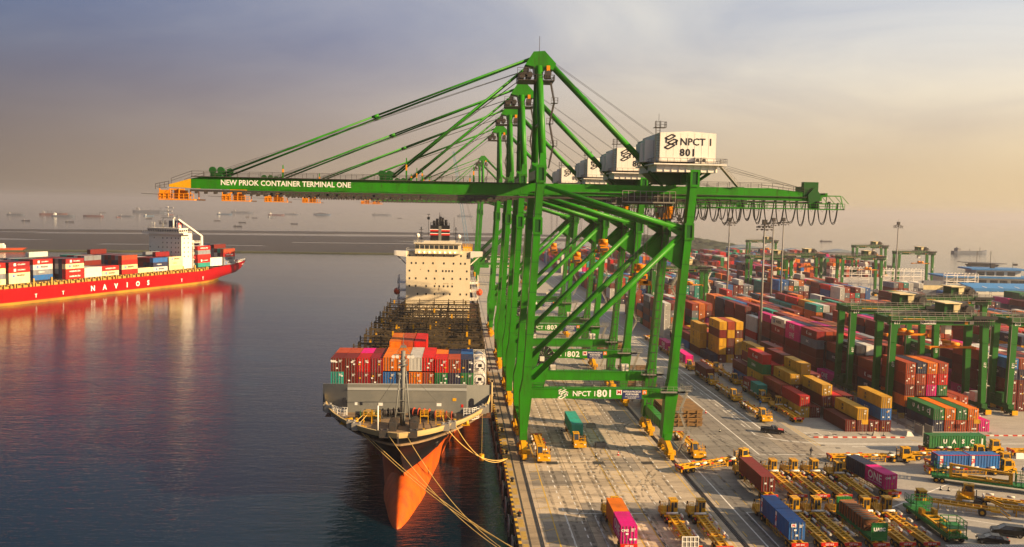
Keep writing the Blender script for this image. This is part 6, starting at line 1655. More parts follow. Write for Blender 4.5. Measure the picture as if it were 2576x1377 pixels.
MB().box(-22, 30, 0, 20, 0, 10.5).build('wall', WALL, of); MB().box(-2, 26, 3, 18, 11, 15.5).build('upper_wall', WALL, of)
MB().box(-24.5, 33, -3, 22, 10.5, 11.5).build('roof', BLUE, of); MB().box(-6, 30, .5, 20.5, 15.5, 16.4).build('upper_roof', BLUE, of); MB().box(-24, 32, -1.2, 0, 5.4, 6.0).build('blue_band', BLUE, of)
ow = MB().box(-2.4, 2.4, -.06, .05, -1.2, 1.2).mesh('window', 'glass')
for x in (-18, -12, -5, 1, 8, 14, 21, 26):
    for z in (3, 8): link('window', ow, of, (x, -.02, z))
for x in (1, 7, 13, 20): link('window', ow, of, (x, 2.97, 13.2))
MB().box(10, 12.5, 9, 11, 16.4, 19.4).beam((24, 10, 16.4), (24, 10, 20.5), .2, .2).box(24, 27, 9.8, 10.2, 18.2, 19.6).build('roof_unit', 'steel', of)
cp = empty('canopy', (293, 487, 0), -.06); tag(cp, 'long bright blue roofed canopy before the office building', 'building')
cr_ = MB().prism([(0, 8.0), (0, 8.5), (17, 10.2), (17, 9.7)], -8, 58, 'x')
cr_.build('roof', paint('canopy blue', (.03, .20, .48), .5, .3, (.02, .1, .28), .3), cp)
MB().box(-8, 58, -.15, 0, 6.6, 8.5).build('fascia', BLUE, cp)
pp = MB()
for k in range(8): pp.box(-7+k*9, -6.5+k*9, .3, .8, 0, 8.1); pp.box(-7+k*9, -6.5+k*9, 16, 16.5, 0, 9.7)
pp.build('column', 'dwhite', cp)
sk_ = MB().box(-.6, .6, .5, 14, 0, .1).mesh('skylight', 'letter_w')
for k in range(6): o = link('skylight', sk_, cp, (k*9.5, .6, 8.62)); o.rotation_euler.x = math.atan2(1.7, 17); o.scale = (.5, .35, 1)
for i, (x, y, h, lab) in enumerate(((300, 925, 11, 'grey far shed behind the gantries, leftmost'), (345, 900, 9, 'grey far shed with low roof between two others'), (395, 900, 9, 'grey far shed farthest right near the wooded shore'))):
    o = empty('far_shed', (x, y, 0)); tag(o, lab, 'building', 'far sheds')
    MB().box(-18, 18, 0, 20, 0, h).build('wall', FARH, o); MB().prism([(-19, h), (0, h+3), (19, h)], -1, 21, 'y').build('roof', paint('far roof', (.2, .25, .3), .6, .3), o)
    fw = MB().box(-1.5, 1.5, -.06, .04, -.8, .8).mesh('window', 'glass')
    for k in range(6): link('window', fw, o, (-14+k*5.6, -.02, h-3))
# ================================================================ terminal tractors with chassis
ROLL = paint('guide roller white', (.66, .63, .57), .6, .5, (.35, .28, .2), 1.2)
def truck_meshes():
    m = {}
    # trailer (rear end at y=-8.6, gooseneck at y=4.6)
    b = MB()
    for s in (-.55, .55): b.box(s-.16, s+.16, -8.4, 4.5, 1.02, 1.46)
    b.box(-.62, .62, 4.4, 4.62, 1.05, 1.45)
    for y in (-7.4, -6.4, -5.4, -4.4, -3.4, -2.4, -1.4, -.4, .6, 1.6, 2.6, 3.6): b.box(-.46, .46, y, y+.22, 1.12, 1.40)
    for y in (-8.5, -4.6, -2.2, 1.5, 4.2):
        b.box(-1.28, -.64, y, y+.26, 1.15, 1.42); b.box(.64, 1.28, y, y+.26, 1.15, 1.42)
    for s in (-.95, .95): b.box(s-.06, s+.06, -8.3, -4.4, .95, 1.15)
    b.box(-1.0, -.8, 2.5, 2.7, .15, 1.1); b.box(.8, 1.0, 2.5, 2.7, .15, 1.1)
    m['chassis'] = b.mesh('chassis', 'yellow')
    b = MB()                               # side guards of thin bars
    for s in (-1.15, 1.15):
        for z in (.45, .95): b.box(s-.03, s+.03, -3.6, 2.1, z, z+.06)
        for k in range(8): y = -3.6+k*.8; b.box(s-.03, s+.03, y, y+.06, .42, 1.1)
    m['side_guard'] = b.mesh('side_guard', 'yellow')
    b = MB()
    for s in (-1.2, 1.2):
        for y in (-4.2, -1.6): b.box(s-.05, s+.05, y-.4, y+.4, 1.25, 1.5)
    for s in (-1.2, 1.2): b.box(s-.06, s+.06, 2.6, 3.3, 1.2, 1.4)
    m['marker_plate'] = b.mesh('marker_plate', 'redlamp')
    b = MB().box(-1.25, 1.25, -8.68, -8.52, .95, 1.45)
    m['rear_bumper'] = b.mesh('rear_bumper', 'redlamp')
    b = MB()
    for s in (-.75, .75): b.box(s-.16, s+.16, -8.72, -8.5, .35, .95)
    b.box(-.95, .95, -8.72, -8.6, .3, .45)
    m['rear_guard'] = b.mesh('rear_guard', 'yellow')
    m['roller_across'] = MB().tube((-.95, 0, 0), (.95, 0, 0), .19, 10).mesh('guide_roller', ROLL)
    m['roller_along'] = MB().tube((0, -.6, 0), (0, .6, 0), .19, 10).mesh('guide_roller', ROLL)
    m['wheel_pair'] = MB().wheel((0, 0, 0), .5, .55, 'x', 14).mesh('wheel', ['rubber', 'yellow'])
    m['wheel_front'] = MB().wheel((0, 0, 0), .52, .34, 'x', 14).mesh('wheel', ['rubber', 'yellow'])
    # tractor: frame, deck, cab on the right, front end
    b = MB(); b.box(-.5, .5, 3.4, 8.0, .7, 1.05); b.box(-.45, .45, 3.2, 5.4, 1.05, 1.25); b.box(-1.2, -.7, 4.9, 6.0, .45, 1.0); b.box(.75, 1.2, 5.0, 6.1, .5, 1.1)
    m['frame'] = b.mesh('frame', 'steel')
    b = MB(); b.box(-1.28, 1.28, 5.9, 8.3, .95, 1.12)
    b.prism([(6.8, .5), (6.8, 1.12), (8.1, 1.6), (8.55, 1.5), (8.62, .62)], -1.28, 1.28, 'x'); b.box(-1.3, 1.3, 8.5, 8.72, .45, .8)
    m['deck'] = b.mesh('deck', 'yellow')
    b = MB(); b.prism([(6.0, 1.12), (6.0, 3.05), (7.45, 3.05), (7.8, 1.9), (7.8, 1.12)], .12, 1.28, 'x'); b.box(.05, 1.34, 5.9, 7.6, 3.05, 3.2)
    m['cab'] = b.mesh('cab', 'yellow')
    b = MB()
    b.quadbox([(.22, 7.82, 1.86), (1.18, 7.82, 1.86), (1.18, 7.80, 1.84), (.22, 7.80, 1.84), (.22, 7.49, 2.95), (1.18, 7.49, 2.95), (1.18, 7.44, 2.95), (.22, 7.44, 2.95)])
    b.box(.095, .14, 6.2, 7.35, 1.95, 2.92); b.box(1.26, 1.30, 6.2, 7.35, 1.95, 2.92); b.box(.24, .62, 5.975, 6.02, 1.2, 2.9); b.box(.72, 1.16, 5.975, 6.02, 2.0, 2.9)
    m['cab_window'] = b.mesh('cab_window', 'glass')
    b = MB(); pts = [(-1.22, 5.95, 1.12), (-1.22, 8.2, 1.12)]
    b.rail([(-1.22, 5.95, 1.12), (-1.22, 8.2, 1.12), (-.1, 8.3, 1.3)], h=1.05, step=.75, r=.028); b.rail([(-1.22, 5.95, 1.12), (.1, 5.95, 1.12)], h=1.05, step=.6, r=.028); b.beam((-1.22, 7.3, 1.1), (-1.22, 7.3, 2.7), .06, .06); b.beam((-1.22, 5.95, 1.1), (-1.22, 5.95, 2.7), .06, .06)
    m['railing'] = b.mesh('railing', 'yellow')
    b = MB(); b.box(-1.42, -1.22, 7.5, 7.6, 2.2, 2.65); b.box(1.36, 1.5, 7.6, 7.7, 2.1, 2.6); b.tube((-.5, 5.6, 1.0), (-.5, 5.6, 2.6), .09, 8)
    m['mirror'] = b.mesh('mirror', 'black')
    b = MB(); 
    for s in (-.95, .95): b.box(s-.14, s+.14, 8.58, 8.64, .95, 1.2)
    m['headlight'] = b.mesh('headlight', 'letter_w')
    return m
TM = truck_meshes()
numc = iter([str(n) for n in (912, 905, 908, 918, 922, 910, 901, 915, 907, 919, 909, 916, 930, 932, 937, 921, 934, 924, 936, 913, 933, 943, 917, 927, 931, 926, 938, 941, 928, 902, 903, 904, 906, 911, 914, 920, 923, 925, 929, 935)])
cst = iter(range(801, 860))
def truck(x, y, deg, label, group='yellow yard trucks', full=True):
    """x, y: ground below the middle of the whole combination; deg: heading, 0 = away from the camera (+Y)."""
    o = empty('yard_truck', (x, y, 0), math.radians(deg)); tag(o, label, 'yard truck', group)
    for k in ('chassis', 'side_guard', 'marker_plate', 'rear_guard'): link(k, TM[k], o)
    rb = link('rear_bumper', TM['rear_bumper'], o); letter(f'CST {next(cst)}', .36, rb, (0, -8.69, 1.2), 'letter_w', bold=.01)
    link('guide_roller', TM['roller_across'], o, (0, 4.45, 1.62))
    for yy in (-5.4, -3.6, .2, 3.4): link('guide_roller', TM['roller_along'], o, (1.3, yy, 1.66))
    link('guide_roller', TM['roller_across'], o, (0, -8.2, 1.5)) if False else None
    for yy in (-7.2, -6.0):
        for s in (-.85, .85): link('wheel', TM['wheel_pair'], o, (s, yy, .5))
    link('frame', TM['frame'], o); link('deck', TM['deck'], o)
    c = link('cab', TM['cab'], o); link('cab_window', TM['cab_window'], c)
    n = next(numc)
    lt = link('number', text_mesh(n, .62, .01), c, (.7, 6.7, 3.205)); lt.rotation_euler = (-math.pi/2, 0, 0) ; lt.material_slots[0].link = 'OBJECT'; lt.material_slots[0].material = M_['letter_d']
    letter(n, .42, o, (.7, 8.63, 1.3) if False else (-.3, 8.66, 1.28), 'letter_d', math.pi, .01)
    link('railing', TM['railing'], o); link('mirror', TM['mirror'], o); link('headlight', TM['headlight'], o)
    for s in (-.88, .88): link('wheel', TM['wheel_pair'], o, (s, 4.4, .52)); link('wheel', TM['wheel_front'], o, (s*1.12, 7.1, .52))
    return o
def on_truck(o, dy, color, size, label, text=None, plain=False, detail=2):
    """plain: the truck faces the camera, so the closed end and the other long side are seen."""
    p = o.matrix_basis @ V((0, dy, 1.45))
    c = container(p.x, p.y, p.z, color, size, o.rotation_euler.z, label, 'containers riding on yard trucks', detail=detail, text=None if plain else text)
    if plain and text: brand(c, text, CMESH[size][0], 1)
    return c
# under the crane, facing the camera
truck(3.9+.5, 176.5, 180, 'empty yard truck facing the camera under the boom leg, next to the quay edge')
t = truck(12.9, 186.2, 180, 'yard truck facing the camera under the first portal, carrying a teal box')
on_truck(t, -2.3, 'teal', 40, 'teal container on the truck under the first portal', plain=True)
truck(36.0, 178.8, 180, 'empty yard truck facing the camera just right of the landside crane wheels')
# near middle: orange and pink
t = truck(12.2, 131.3, 0, 'yard truck driving away with orange and pink boxes, bottom middle')
on_truck(t, .9, 'orange', 20, 'rusty orange twenty foot container in front on the bottom middle truck'); on_truck(t, -5.4, 'magenta', 20, 'bright pink ONE container behind the orange one on the bottom middle truck', 'ONE')
o_ = [o for o in col.objects if o.get('label') == 'bright pink ONE container behind the orange one on the bottom middle truck'][0]
letter('ONE', .5, o_, (-.62, -3.1, 2.0), 'letter_w', bold=.02)
truck(21.6, 130.6, 0, 'empty yard truck seen from behind, left one of the pair near the white grid')
truck(26.1, 130.4, 0, 'empty yard truck seen from behind, right one of the pair near the white grid')
# the articulated one turning
truck(37.4, 165.2, -66, 'yard truck turning across the lane with its empty chassis, near crane rail')
# row two
G_ROW = 'yard trucks parked in rows'
t = truck(41.2, 153.2, 0, 'yard truck in the upper parked row loaded with a brown red box', G_ROW)
on_truck(t, -1.0, 'maroon', 40, 'brown red container on the leftmost truck of the upper parked row')
for x, lab in ((46.4, 'empty parked yard truck right beside the brown red box, upper row'), (50.4, 'second empty parked yard truck from the brown red box, upper row'), (54.4, 'third empty parked yard truck from the brown red box, upper row'), (58.5, 'fourth empty parked yard truck from the brown red box, upper row')):
    truck(x, 153.3 if x < 57 else 152, 0, lab, G_ROW)
t = truck(62.9, 154.6, 6.5, 'yard truck in the upper row carrying dark blue and pink boxes', G_ROW)
on_truck(t, 2.0, 'navy', 20, 'dark blue container in front of the pink ONE box, upper parked row'); on_truck(t, -4.3, 'magenta', 20, 'pink ONE container behind the dark blue one, upper parked row', 'ONE')
letter('ONE', .5, [o for o in col.objects if o.get('label') == 'pink ONE container behind the dark blue one, upper parked row'][0], (-.62, -3.1, 2.0), 'letter_w', bold=.02)
# row three
t = truck(37.6, 131.4, 0, 'yard truck in the lower parked row carrying two blue boxes', G_ROW)
on_truck(t, 2.0, 'blue', 20, 'front blue container on the left truck of the lower parked row', 'PIL'); on_truck(t, -4.3, 'blue', 20, 'rear blue container on the left truck of the lower parked row', 'PIL')
cpl = [o for o in col.objects if o.get('label') == 'rear blue container on the left truck of the lower parked row'][0]
MB().box(-.95, -.2, -3.14, -3.1, 1.95, 2.45).build('brand_panel', 'letter_w', cpl); letter('PIL', .42, cpl, (-.55, -3.15, 2.2), 'letter_r', bold=.02)
for x, lab in ((42.1, 'empty parked yard truck right beside the two blue boxes, lower row'), (45.7, 'second empty parked yard truck from the two blue boxes, lower row'), (54.0, 'empty parked yard truck right of the orange slatted rack, lower row'), (57.7, 'empty parked yard truck left of the green caged flatbed, lower row')):
    truck(x, 131.5, 0, lab, G_ROW)
tg = truck(49.9, 131.3, 0, 'yard truck in the lower row under the green flat rack', G_ROW)
# green flat rack with a load of rusty frames, on that truck
fr = empty('flat_rack', (49.9, 129.6, 1.45)); tag(fr, 'green flat rack with end walls and rusty slatted load, lower parked row', 'flat rack')
GR_ = paint('rack green', (.02, .20, .045), .5, .5, (.03, .06, .02), .7)
MB().box(-1.22, 1.22, -6.1, 6.1, 0, .5).build('base', GR_, fr)
for y in (-6.05, 5.95):
    w_ = MB().box(-1.22, 1.22, y, y+.1, .5, 2.7)
    for k in range(6): w_.box(-1.05+k*.42, -.85+k*.42, y-.03, y+.13, .6, 2.6)
    w_.build('end_wall', GR_, fr)
letter('UASC', .72, fr, (0, -6.1, 1.7), 'letter_w', bold=.04); MB().box(-.2, .2, 5.88, 5.92, 1.5, 1.9).build('placard', 'letter_w', fr)
MB().box(-1.3, 1.3, 6.15, 7.6, -.1, .3).build('load_bed', 'yellow', tg, (0, -1.7, 1.5)) if False else None
ld = empty('rack_load', (49.9, 130.4, 1.95)); tag(ld, 'rusty orange slatted frames stacked inside the green flat rack', 'load')
rsm = paint('primer orange', (.48, .13, .03), .6, .7, (.12, .07, .04), .8); slat = MB().box(-1.15, 1.15, -.33, .33, 1.8, 1.92).mesh('slat', paint('dull brown plank', (.16, .12, .08), .8, .6)); 
for k in range(9):
    y = -3.9+k*.95
    link('slat', slat, ld, (0, y, 0))
    MB().box(-1.18, 1.18, y+.40, y+.52, 1.7, 2.0).box(-1.2, -1.1, y+.38, y+.54, 0, 1.8).box(1.1, 1.2, y+.38, y+.54, 0, 1.8).build('strap', rsm, ld)
MB().box(-1.1, 1.1, -4.2, 4.6, .05, 1.7).build('core', 'rust', ld)
MB().beam((-1, -4.4, .2), (1, -4.4, 1.6), .08, .08).beam((1, -4.4, .2), (-1, -4.4, 1.6), .08, .08).beam((-1.3, -5.2, 1.1), (.2, -5.0, 1.1), .1, .1).build('lashing', rsm, ld)
# green caged flatbed truck
fbx = empty('work_platform_truck', (63.6, 132.2, 0), math.radians(-3)); tag(fbx, 'green flatbed with yellow cab and green cages, behind the lower row', 'work truck')
fb2 = MB().box(-1.45, 1.45, -6.8, 8.6, 1.0, 1.25); fb2.box(-1.45, -1.25, -6.8, 8.6, .75, 1.0); fb2.box(1.25, 1.45, -6.8, 8.6, .75, 1.0); fb2.build('bed', GR_, fbx)
for y0, y1, z0 in ((-6.6, -3.6, 2.3), (4.2, 6.0, 2.4)):
    cg = MB()
    cg.box(-1.3, 1.3, y0, y1, z0, z0+.1)
    cg.rail([(-1.3, y0, z0), (1.3, y0, z0), (1.3, y1, z0), (-1.3, y1, z0), (-1.3, y0, z0)], h=1.2, step=.9, r=.045)
    for u in (-1.3, 1.3):
        for q in (y0, y1): cg.beam((u, q, 1.2), (u, q, z0), .1, .1)
    cg.rail([(-1.3, y0, 1.2), (1.3, y0, 1.2)], h=1.0, step=.5, r=.04)
    cg.build('cage', GR_, fbx)
yf = MB()
for u in (-1.0, 1.0): yf.box(u-.14, u+.14, -5.5, 3.4, 1.35, 1.65)
for k in range(6): yf.box(-1.0, 1.0, -4.8+k*1.6, -4.5+k*1.6, 1.4, 1.62)
yf.box(-1.3, -.7, 2.2, 3.4, 1.3, 2.3); yf.box(.7, 1.3, 2.2, 3.4, 1.3, 2.3); yf.box(-1.1, 1.1, -3.2, -2.4, 1.3, 2.0)
yf.build('lifting_frame', 'yellow', fbx)
cbm = link('cab', TM['cab'], fbx, (0.2, .4, .9)); link('cab_window', TM['cab_window'], cbm)
MB().box(-1.35, -.2, 6.2, 8.2, 1.9, 2.1).rail([(-1.35, 6.2, 2.1), (-1.35, 8.2, 2.1)], h=1.1, step=.6).build('step', GR_, fbx)
for y in (-5.6, -4.5, 3.8, 7.0):
    for s in (-1.1, 1.1): link('wheel', TM['wheel_pair'], fbx, (s, y, .5))
# trucks standing crosswise on the right
GX = 'yard trucks standing crosswise'
truck(70.8, 169.4, -90, 'empty yard truck facing right, standing alone left of the green UASC box', GX)
t = truck(93.2, 175.2, -90, 'yard truck facing right under the green UASC box', GX)
on_truck(t, -1.6, 'green', 40, 'green UASC container lying crosswise on a truck below the stacks')
g_ = [o for o in col.objects if o.get('label') == 'green UASC container lying crosswise on a truck below the stacks'][0]
for k, ch in enumerate('UASC'): letter(ch, 1.2, g_, (CW/2+.012, -2.7+1.95*k, 1.4), 'letter_w', math.pi/2, .05)
o = link('placard', sticker, g_, (CW/2, 5.3, 1.4), (0, 0, math.pi/2)); o.scale = (.8, 1, 5)
truck(87.2, 171.0, -90, 'empty yard truck facing right just below the green UASC box', GX)
truck(89.2, 165.6, -90, 'empty yard truck facing right hidden behind the two blue red edged boxes', GX)
t = truck(86.6, 161.0, -90, 'yard truck facing right carrying two blue boxes with red edges', GX)
for dy, nm in ((-4.3, 'left'), (2.0, 'right')):
    c = on_truck(t, dy, 'blue', 20, f'{nm} blue container with red top edge on the crosswise truck', 'PIL')
    brand(c, 'PIL', 6.06, 1)
    MB().box(-CW/2-.01, CW/2+.01, -3.04, -2.94, CH-.12, CH+.01).box(CW/2-.02, CW/2+.015, -3.03, 3.03, CH-.16, CH-.04).box(-CW/2-.015, -CW/2+.02, -3.03, 3.03, CH-.16, CH-.04).build('top_rail', 'redlamp', c)
truck(111.5, 173.6, -90, 'yard truck rear reaching in at the right edge below the kerb', GX)
# trucks queued along the stacks, facing the camera
GQ = 'yard trucks queued along the stacks'
truck(60.8, 209.3, 180, 'empty queued yard truck nearest the pickup on the yard road', GQ)
t = truck(60.9, 252.3, 180, 'queued yard truck carrying a brown red box on the yard road', GQ); on_truck(t, -2.0, 'maroon', 40, 'brown red container on a queued truck beside the yellow stack', plain=True)
truck(60.9, 231.6, 180, 'empty queued yard truck between the brown red box and the nearest one', GQ)
t = truck(60.9, 275.4, 180, 'queued yard truck carrying a pink ONE box on the yard road', GQ); on_truck(t, -2.0, 'magenta', 40, 'pink ONE container on a queued truck beyond the crane leg', 'ONE', plain=True)
t = truck(61.0, 300.5, 180, 'queued yard truck with two pink boxes, farther up the road', GQ); on_truck(t, -2.0, 'magenta', 40, 'farther pink container on a queued truck behind the crane leg', 'ONE', plain=True)
truck(61.0, 325, 180, 'empty yard truck coming down the yard road, farthest of the queue', GQ)
t = truck(68.2, 230.3, 180, 'yard truck beside the stacks carrying dark red and teal boxes', GQ)
on_truck(t, 2.2, 'teal', 20, 'teal twenty foot container on the truck beside the stacks', plain=True); on_truck(t, -4.2, 'darkred', 20, 'dark red twenty foot container behind the teal one on that truck', 'KLINE', plain=True)
truck(68.3, 209.0, 0, 'empty yard truck facing away beside the red over yellow stack', GQ)
truck(68.2, 253.3, 180, 'empty yard truck in the inner lane behind the teal box truck', GQ)
truck(68.2, 271.5, 180, 'second empty yard truck in the inner lane behind the teal box truck', GQ)
t = truck(16.2, 468, 180, 'far yard truck under the distant cranes carrying a pale box', GQ); on_truck(t, -2, 'cream', 40, 'pale container on a far truck under the distant cranes', plain=True, detail=0)
truck(112.5, 208, 0, 'yard truck in the gantry lane beside the pink ground container', GQ)
# cranked yellow trailers in front of the green trailer
def gooseneck(x, y, deg, label, L_=13.0, cab=False):
    o = empty('gooseneck_trailer', (x, y, 0), math.radians(deg)); tag(o, label, 'trailer', 'yellow cranked trailers')
    b = MB()
    for s in (-.75, .75): b.box(s-.12, s+.12, -L_/2, L_/2-2.2, 1.0, 1.35); b.beam((s, L_/2-2.2, 1.2), (s, L_/2, 2.0), .22, .28)
    for k in range(10): b.box(-.75, .75, -L_/2+.4+k*1.15, -L_/2+.55+k*1.15, 1.05, 1.3)
    b.box(-1.25, 1.25, -L_/2, -L_/2+1.4, .95, 1.3); b.beam((-1.1, -L_/2, 1.2), (-1.1, -L_/2-1.6, .1), .3, .12); b.beam((1.1, -L_/2, 1.2), (1.1, -L_/2-1.6, .1), .3, .12)
    for s in (-1, 1): b.box(s-.1, s+.1, 2.6, 2.8, 0, 1.1)
    b.build('frame', 'yellow', o)
    MB().rail([(-1.2, -3, .4), (-1.2, 2.2, .4)], h=.6, step=.7, r=.03).rail([(1.2, -3, .4), (1.2, 2.2, .4)], h=.6, step=.7, r=.03).build('side_guard', 'yellow', o)
    for s in (-1.0, 1.0): link('wheel', TM['wheel_pair'], o, (s, -L_/2+2.6, .62)).scale = (1, 1.25, 1.25)
    for yy in (-1.5, 1.5): link('guide_roller', TM['roller_along'], o, (1.2, yy, 1.5))
    return o
gooseneck(71.8, 140.6, 60, 'yellow cranked trailer with ramp foot, in front of the long yellow truck')
t = truck(82.2, 141.2, 62, 'long yellow truck seen from its cab end at right, chassis reaching the edge')
gooseneck(83.2, 137.2, 66, 'second yellow cranked trailer cut by the right edge')
# green low trailer with spreader gear
gt = empty('low_trailer', (85.5, 152.4, 0), math.radians(61.5)); tag(gt, 'long green low trailer carrying a yellow spreader frame between cages', 'trailer')
MB().box(-1.35, 1.35, -16, 10, .95, 1.3).build('bed', GR_, gt)
yf = MB()
for u in (-.9, .9): yf.box(u-.12, u+.12, -3.0, 7.0, 1.35, 1.65)
for y in (-3, 6.8):
    for u in (-.9, .9): yf.box(u-.2, u+.2, y-.25, y+.25, 1.3, 3.5)
yf.beam((-.9, -3, 3.3), (-.9, 6.8, 3.7), .4, .4); yf.box(-1.0, 1.0, 0, .9, 1.4, 1.8); yf.box(-1, 1, 4, 4.9, 1.4, 1.8)
yf.build('lifting_frame', 'yellow', gt)
for y0, y1 in ((-6.2, -3.8), (7.6, 9.6)):
    cg = MB()
    for z in (1.3, 2.3): cg.rail([(-1.3, y0, z), (1.3, y0, z), (1.3, y1, z), (-1.3, y1, z), (-1.3, y0, z)], h=1.1, step=.6, r=.04)
    for k in range(5): cg.box(-1.3, -.6, y0+.3, y0+.4, 1.4+k*.4, 1.46+k*.4)
    cg.build('cage', GR_, gt)
for y in (9.2, 8.2):
    for s in (-1.1, 1.1): link('wheel', TM['wheel_pair'], gt, (s, y, .5))

# ================================================================ cars
CARB = paint('black car paint', (.012, .012, .014), .18, .3, (.05, .045, .04), 1)
def car(x, y, deg, label, kind, bonnet=None):
    o = empty({'pickup': 'pickup_truck', 'van': 'van', 'car': 'parked_car'}[kind], (x, y, 0), math.radians(deg)); tag(o, label, {'pickup': 'pickup truck', 'van': 'van', 'car': 'car'}[kind])
    Lf = 2.55 if kind != 'car' else 2.2
    prof = {'pickup': [(-2.6, .45), (-2.6, 1.05), (-.65, 1.08), (-.45, 1.1), (.95, 1.08), (2.3, .98), (2.6, .75), (2.6, .42)], 'van': [(-2.4, .42), (-2.45, 1.05), (-2.35, 1.15), (1.3, 1.12), (2.2, .98), (2.45, .72), (2.45, .4)], 'car': [(-2.2, .4), (-2.2, .95), (-1.6, 1.05), (1.0, 1.0), (2.0, .85), (2.2, .6), (2.2, .4)]}[kind]
    b = MB(); n = len(prof)
    rows = [[(xx, yy, z) for yy, z in prof] for xx, in ((-.9,), (.9,))]
    b.prism(prof, -.9, .9, 'x')
    body = b.build('body', CARB, o)
    ro = {'pickup': (-.55, -.3, .55, 1.15), 'van': (-2.35, -2.1, .55, 1.45), 'car': (-1.5, -1.0, .3, 1.1)}[kind]
    h = 1.72 if kind != 'car' else 1.45
    g = MB().quadbox([(-.86, ro[0], 1.06), (.86, ro[0], 1.06), (.86, ro[3], 1.06), (-.86, ro[3], 1.06), (-.70, ro[1], h-.06), (.70, ro[1], h-.06), (.70, ro[2], h-.06), (-.70, ro[2], h-.06)])
    g.build('window', 'glass', body)
    MB().quadbox([(-.71, ro[1]-.03, h-.07), (.71, ro[1]-.03, h-.07), (.71, ro[2]+.05, h-.07), (-.71, ro[2]+.05, h-.07), (-.66, ro[1]+.06, h), (.66, ro[1]+.06, h), (.66, ro[2]-.06, h), (-.66, ro[2]-.06, h)]).build('roof', CARB, body)
    p = MB()
    for s in (-1, 1):
        p.beam((s*.87, ro[0], 1.06), (s*.71, ro[1], h-.05), .07, .07); p.beam((s*.87, ro[3], 1.06), (s*.71, ro[2], h-.05), .06, .06)
        p.beam((s*.875, (ro[0]+ro[3])/2, 1.06), (s*.72, (ro[1]+ro[2])/2, h-.05), .08, .06)
    p.build('pillar', CARB, body)
    if kind == 'pickup':
        MB().box(-.78, .78, -2.5, -.7, 1.07, 1.09).build('load_bed', 'rubber', o)
        MB().box(-.92, -.8, -2.58, -.62, 1.05, 1.22).box(.8, .92, -2.58, -.62, 1.05, 1.22).box(-.8, .8, -2.6, -2.5, 1.05, 1.2).build('bed_side', CARB, o)
    if bonnet: MB().prism([(1.15, 1.12), (2.32, 1.0), (2.3, .97), (1.15, 1.07)], -.82, .82, 'x').build('bonnet', bonnet, o)
    for s in (-.62, .62):
        MB().box(s-.17, s+.17, prof[-2][0]-.06, prof[-2][0]+.03, .66, .82).build('headlight', 'letter_w', o)
        MB().box(s-.14, s+.14, -Lf-.06 if kind != 'van' else -2.5, -2.1 if kind == 'car' else -2.38, .8, 1.0).build('tail_light', 'redlamp', o)
    for s in (-.82, .82):
        for y_ in (-1.5, 1.55): MB().wheel((s, y_, .36), .36, .24, 'x', 14).build('wheel', ['rubber', 'galv'], o)
    return o
car(58.7, 191.6, -112, 'black pickup truck with red bonnet crossing the yard road', 'pickup', paint('red bonnet', (.5, .06, .03), .25, .2))
car(73.6, 129.2, 68, 'dark estate van parked at the lower right corner', 'van'); car(69.0, 126.0, 68, 'dark car half hidden behind the white container roof', 'car')
# white container nearest the corner, seen from above
wc = container(63.4, 117.6, 0, 'white', 40, math.pi/2, 'white rust streaked container roof in the lower right corner', None)
rr = MB()
for k in range(28): rr.box(-.95, .95, -5.9+k*.43, -5.9+k*.43+.09, CH, CH+.008)
rr.build('rust_streak', 'rust', wc)
# ================================================================ hatch covers piled beside the crane
def cover_pile(x, y, n, lab, rz=0.0):
    o = empty('hatch_cover_pile', (x, y, 0), rz); tag(o, lab, 'hatch covers', 'piles of hatch covers on the quay')
    for k in range(n):
        b = MB(); dx, dy = rnd.uniform(-.3, .3), rnd.uniform(-.3, .3); z = .3+k*1.05
        b.box(-4.4+dx, 4.4+dx, -6+dy, 6+dy, z+.5, z+.75)
        b.box(-4.3+dx, 4.3+dx, -5.9+dy, -5.7+dy, z, z+.5); b.box(-4.3+dx, 4.3+dx, 5.7+dy, 5.9+dy, z, z+.5); b.box(-4.3+dx, -4.1+dx, -5.7+dy, 5.7+dy, z, z+.5); b.box(4.1+dx, 4.3+dx, -5.7+dy, 5.7+dy, z, z+.5)
        for q in range(6): b.box(-4.4+dx, -4.0+dx, -5.4+q*2.1+dy, -5.1+q*2.1+dy, z-.2, z+.5); b.box(4.0+dx, 4.4+dx, -5.4+q*2.1+dy, -5.1+q*2.1+dy, z-.2, z+.5)
        for q in range(4): b.box(-3.6+q*2.2+dx, -3.3+q*2.2+dx, -6.05+dy, -5.9+dy, z-.2, z+.6); b.box(-4.2+dx, 4.2+dx, -4.5+q*3+dy, -4.4+q*3+dy, z+.75, z+.8)
        b.build('hatch_cover', paint('hatch cover ochre', (.24, .135, .05), .75, .8, (.07, .045, .03), .5), o)
cover_pile(39.6, 202.4, 4, 'nearest pile of rusty hatch covers beside the landside crane leg')
cover_pile(39.2, 216.5, 3, 'second pile of hatch covers behind the nearest one'); cover_pile(39.2, 247, 4, 'pile of hatch covers beside the second crane')
cover_pile(39.2, 297, 4, 'pile of hatch covers beside the third crane, far')
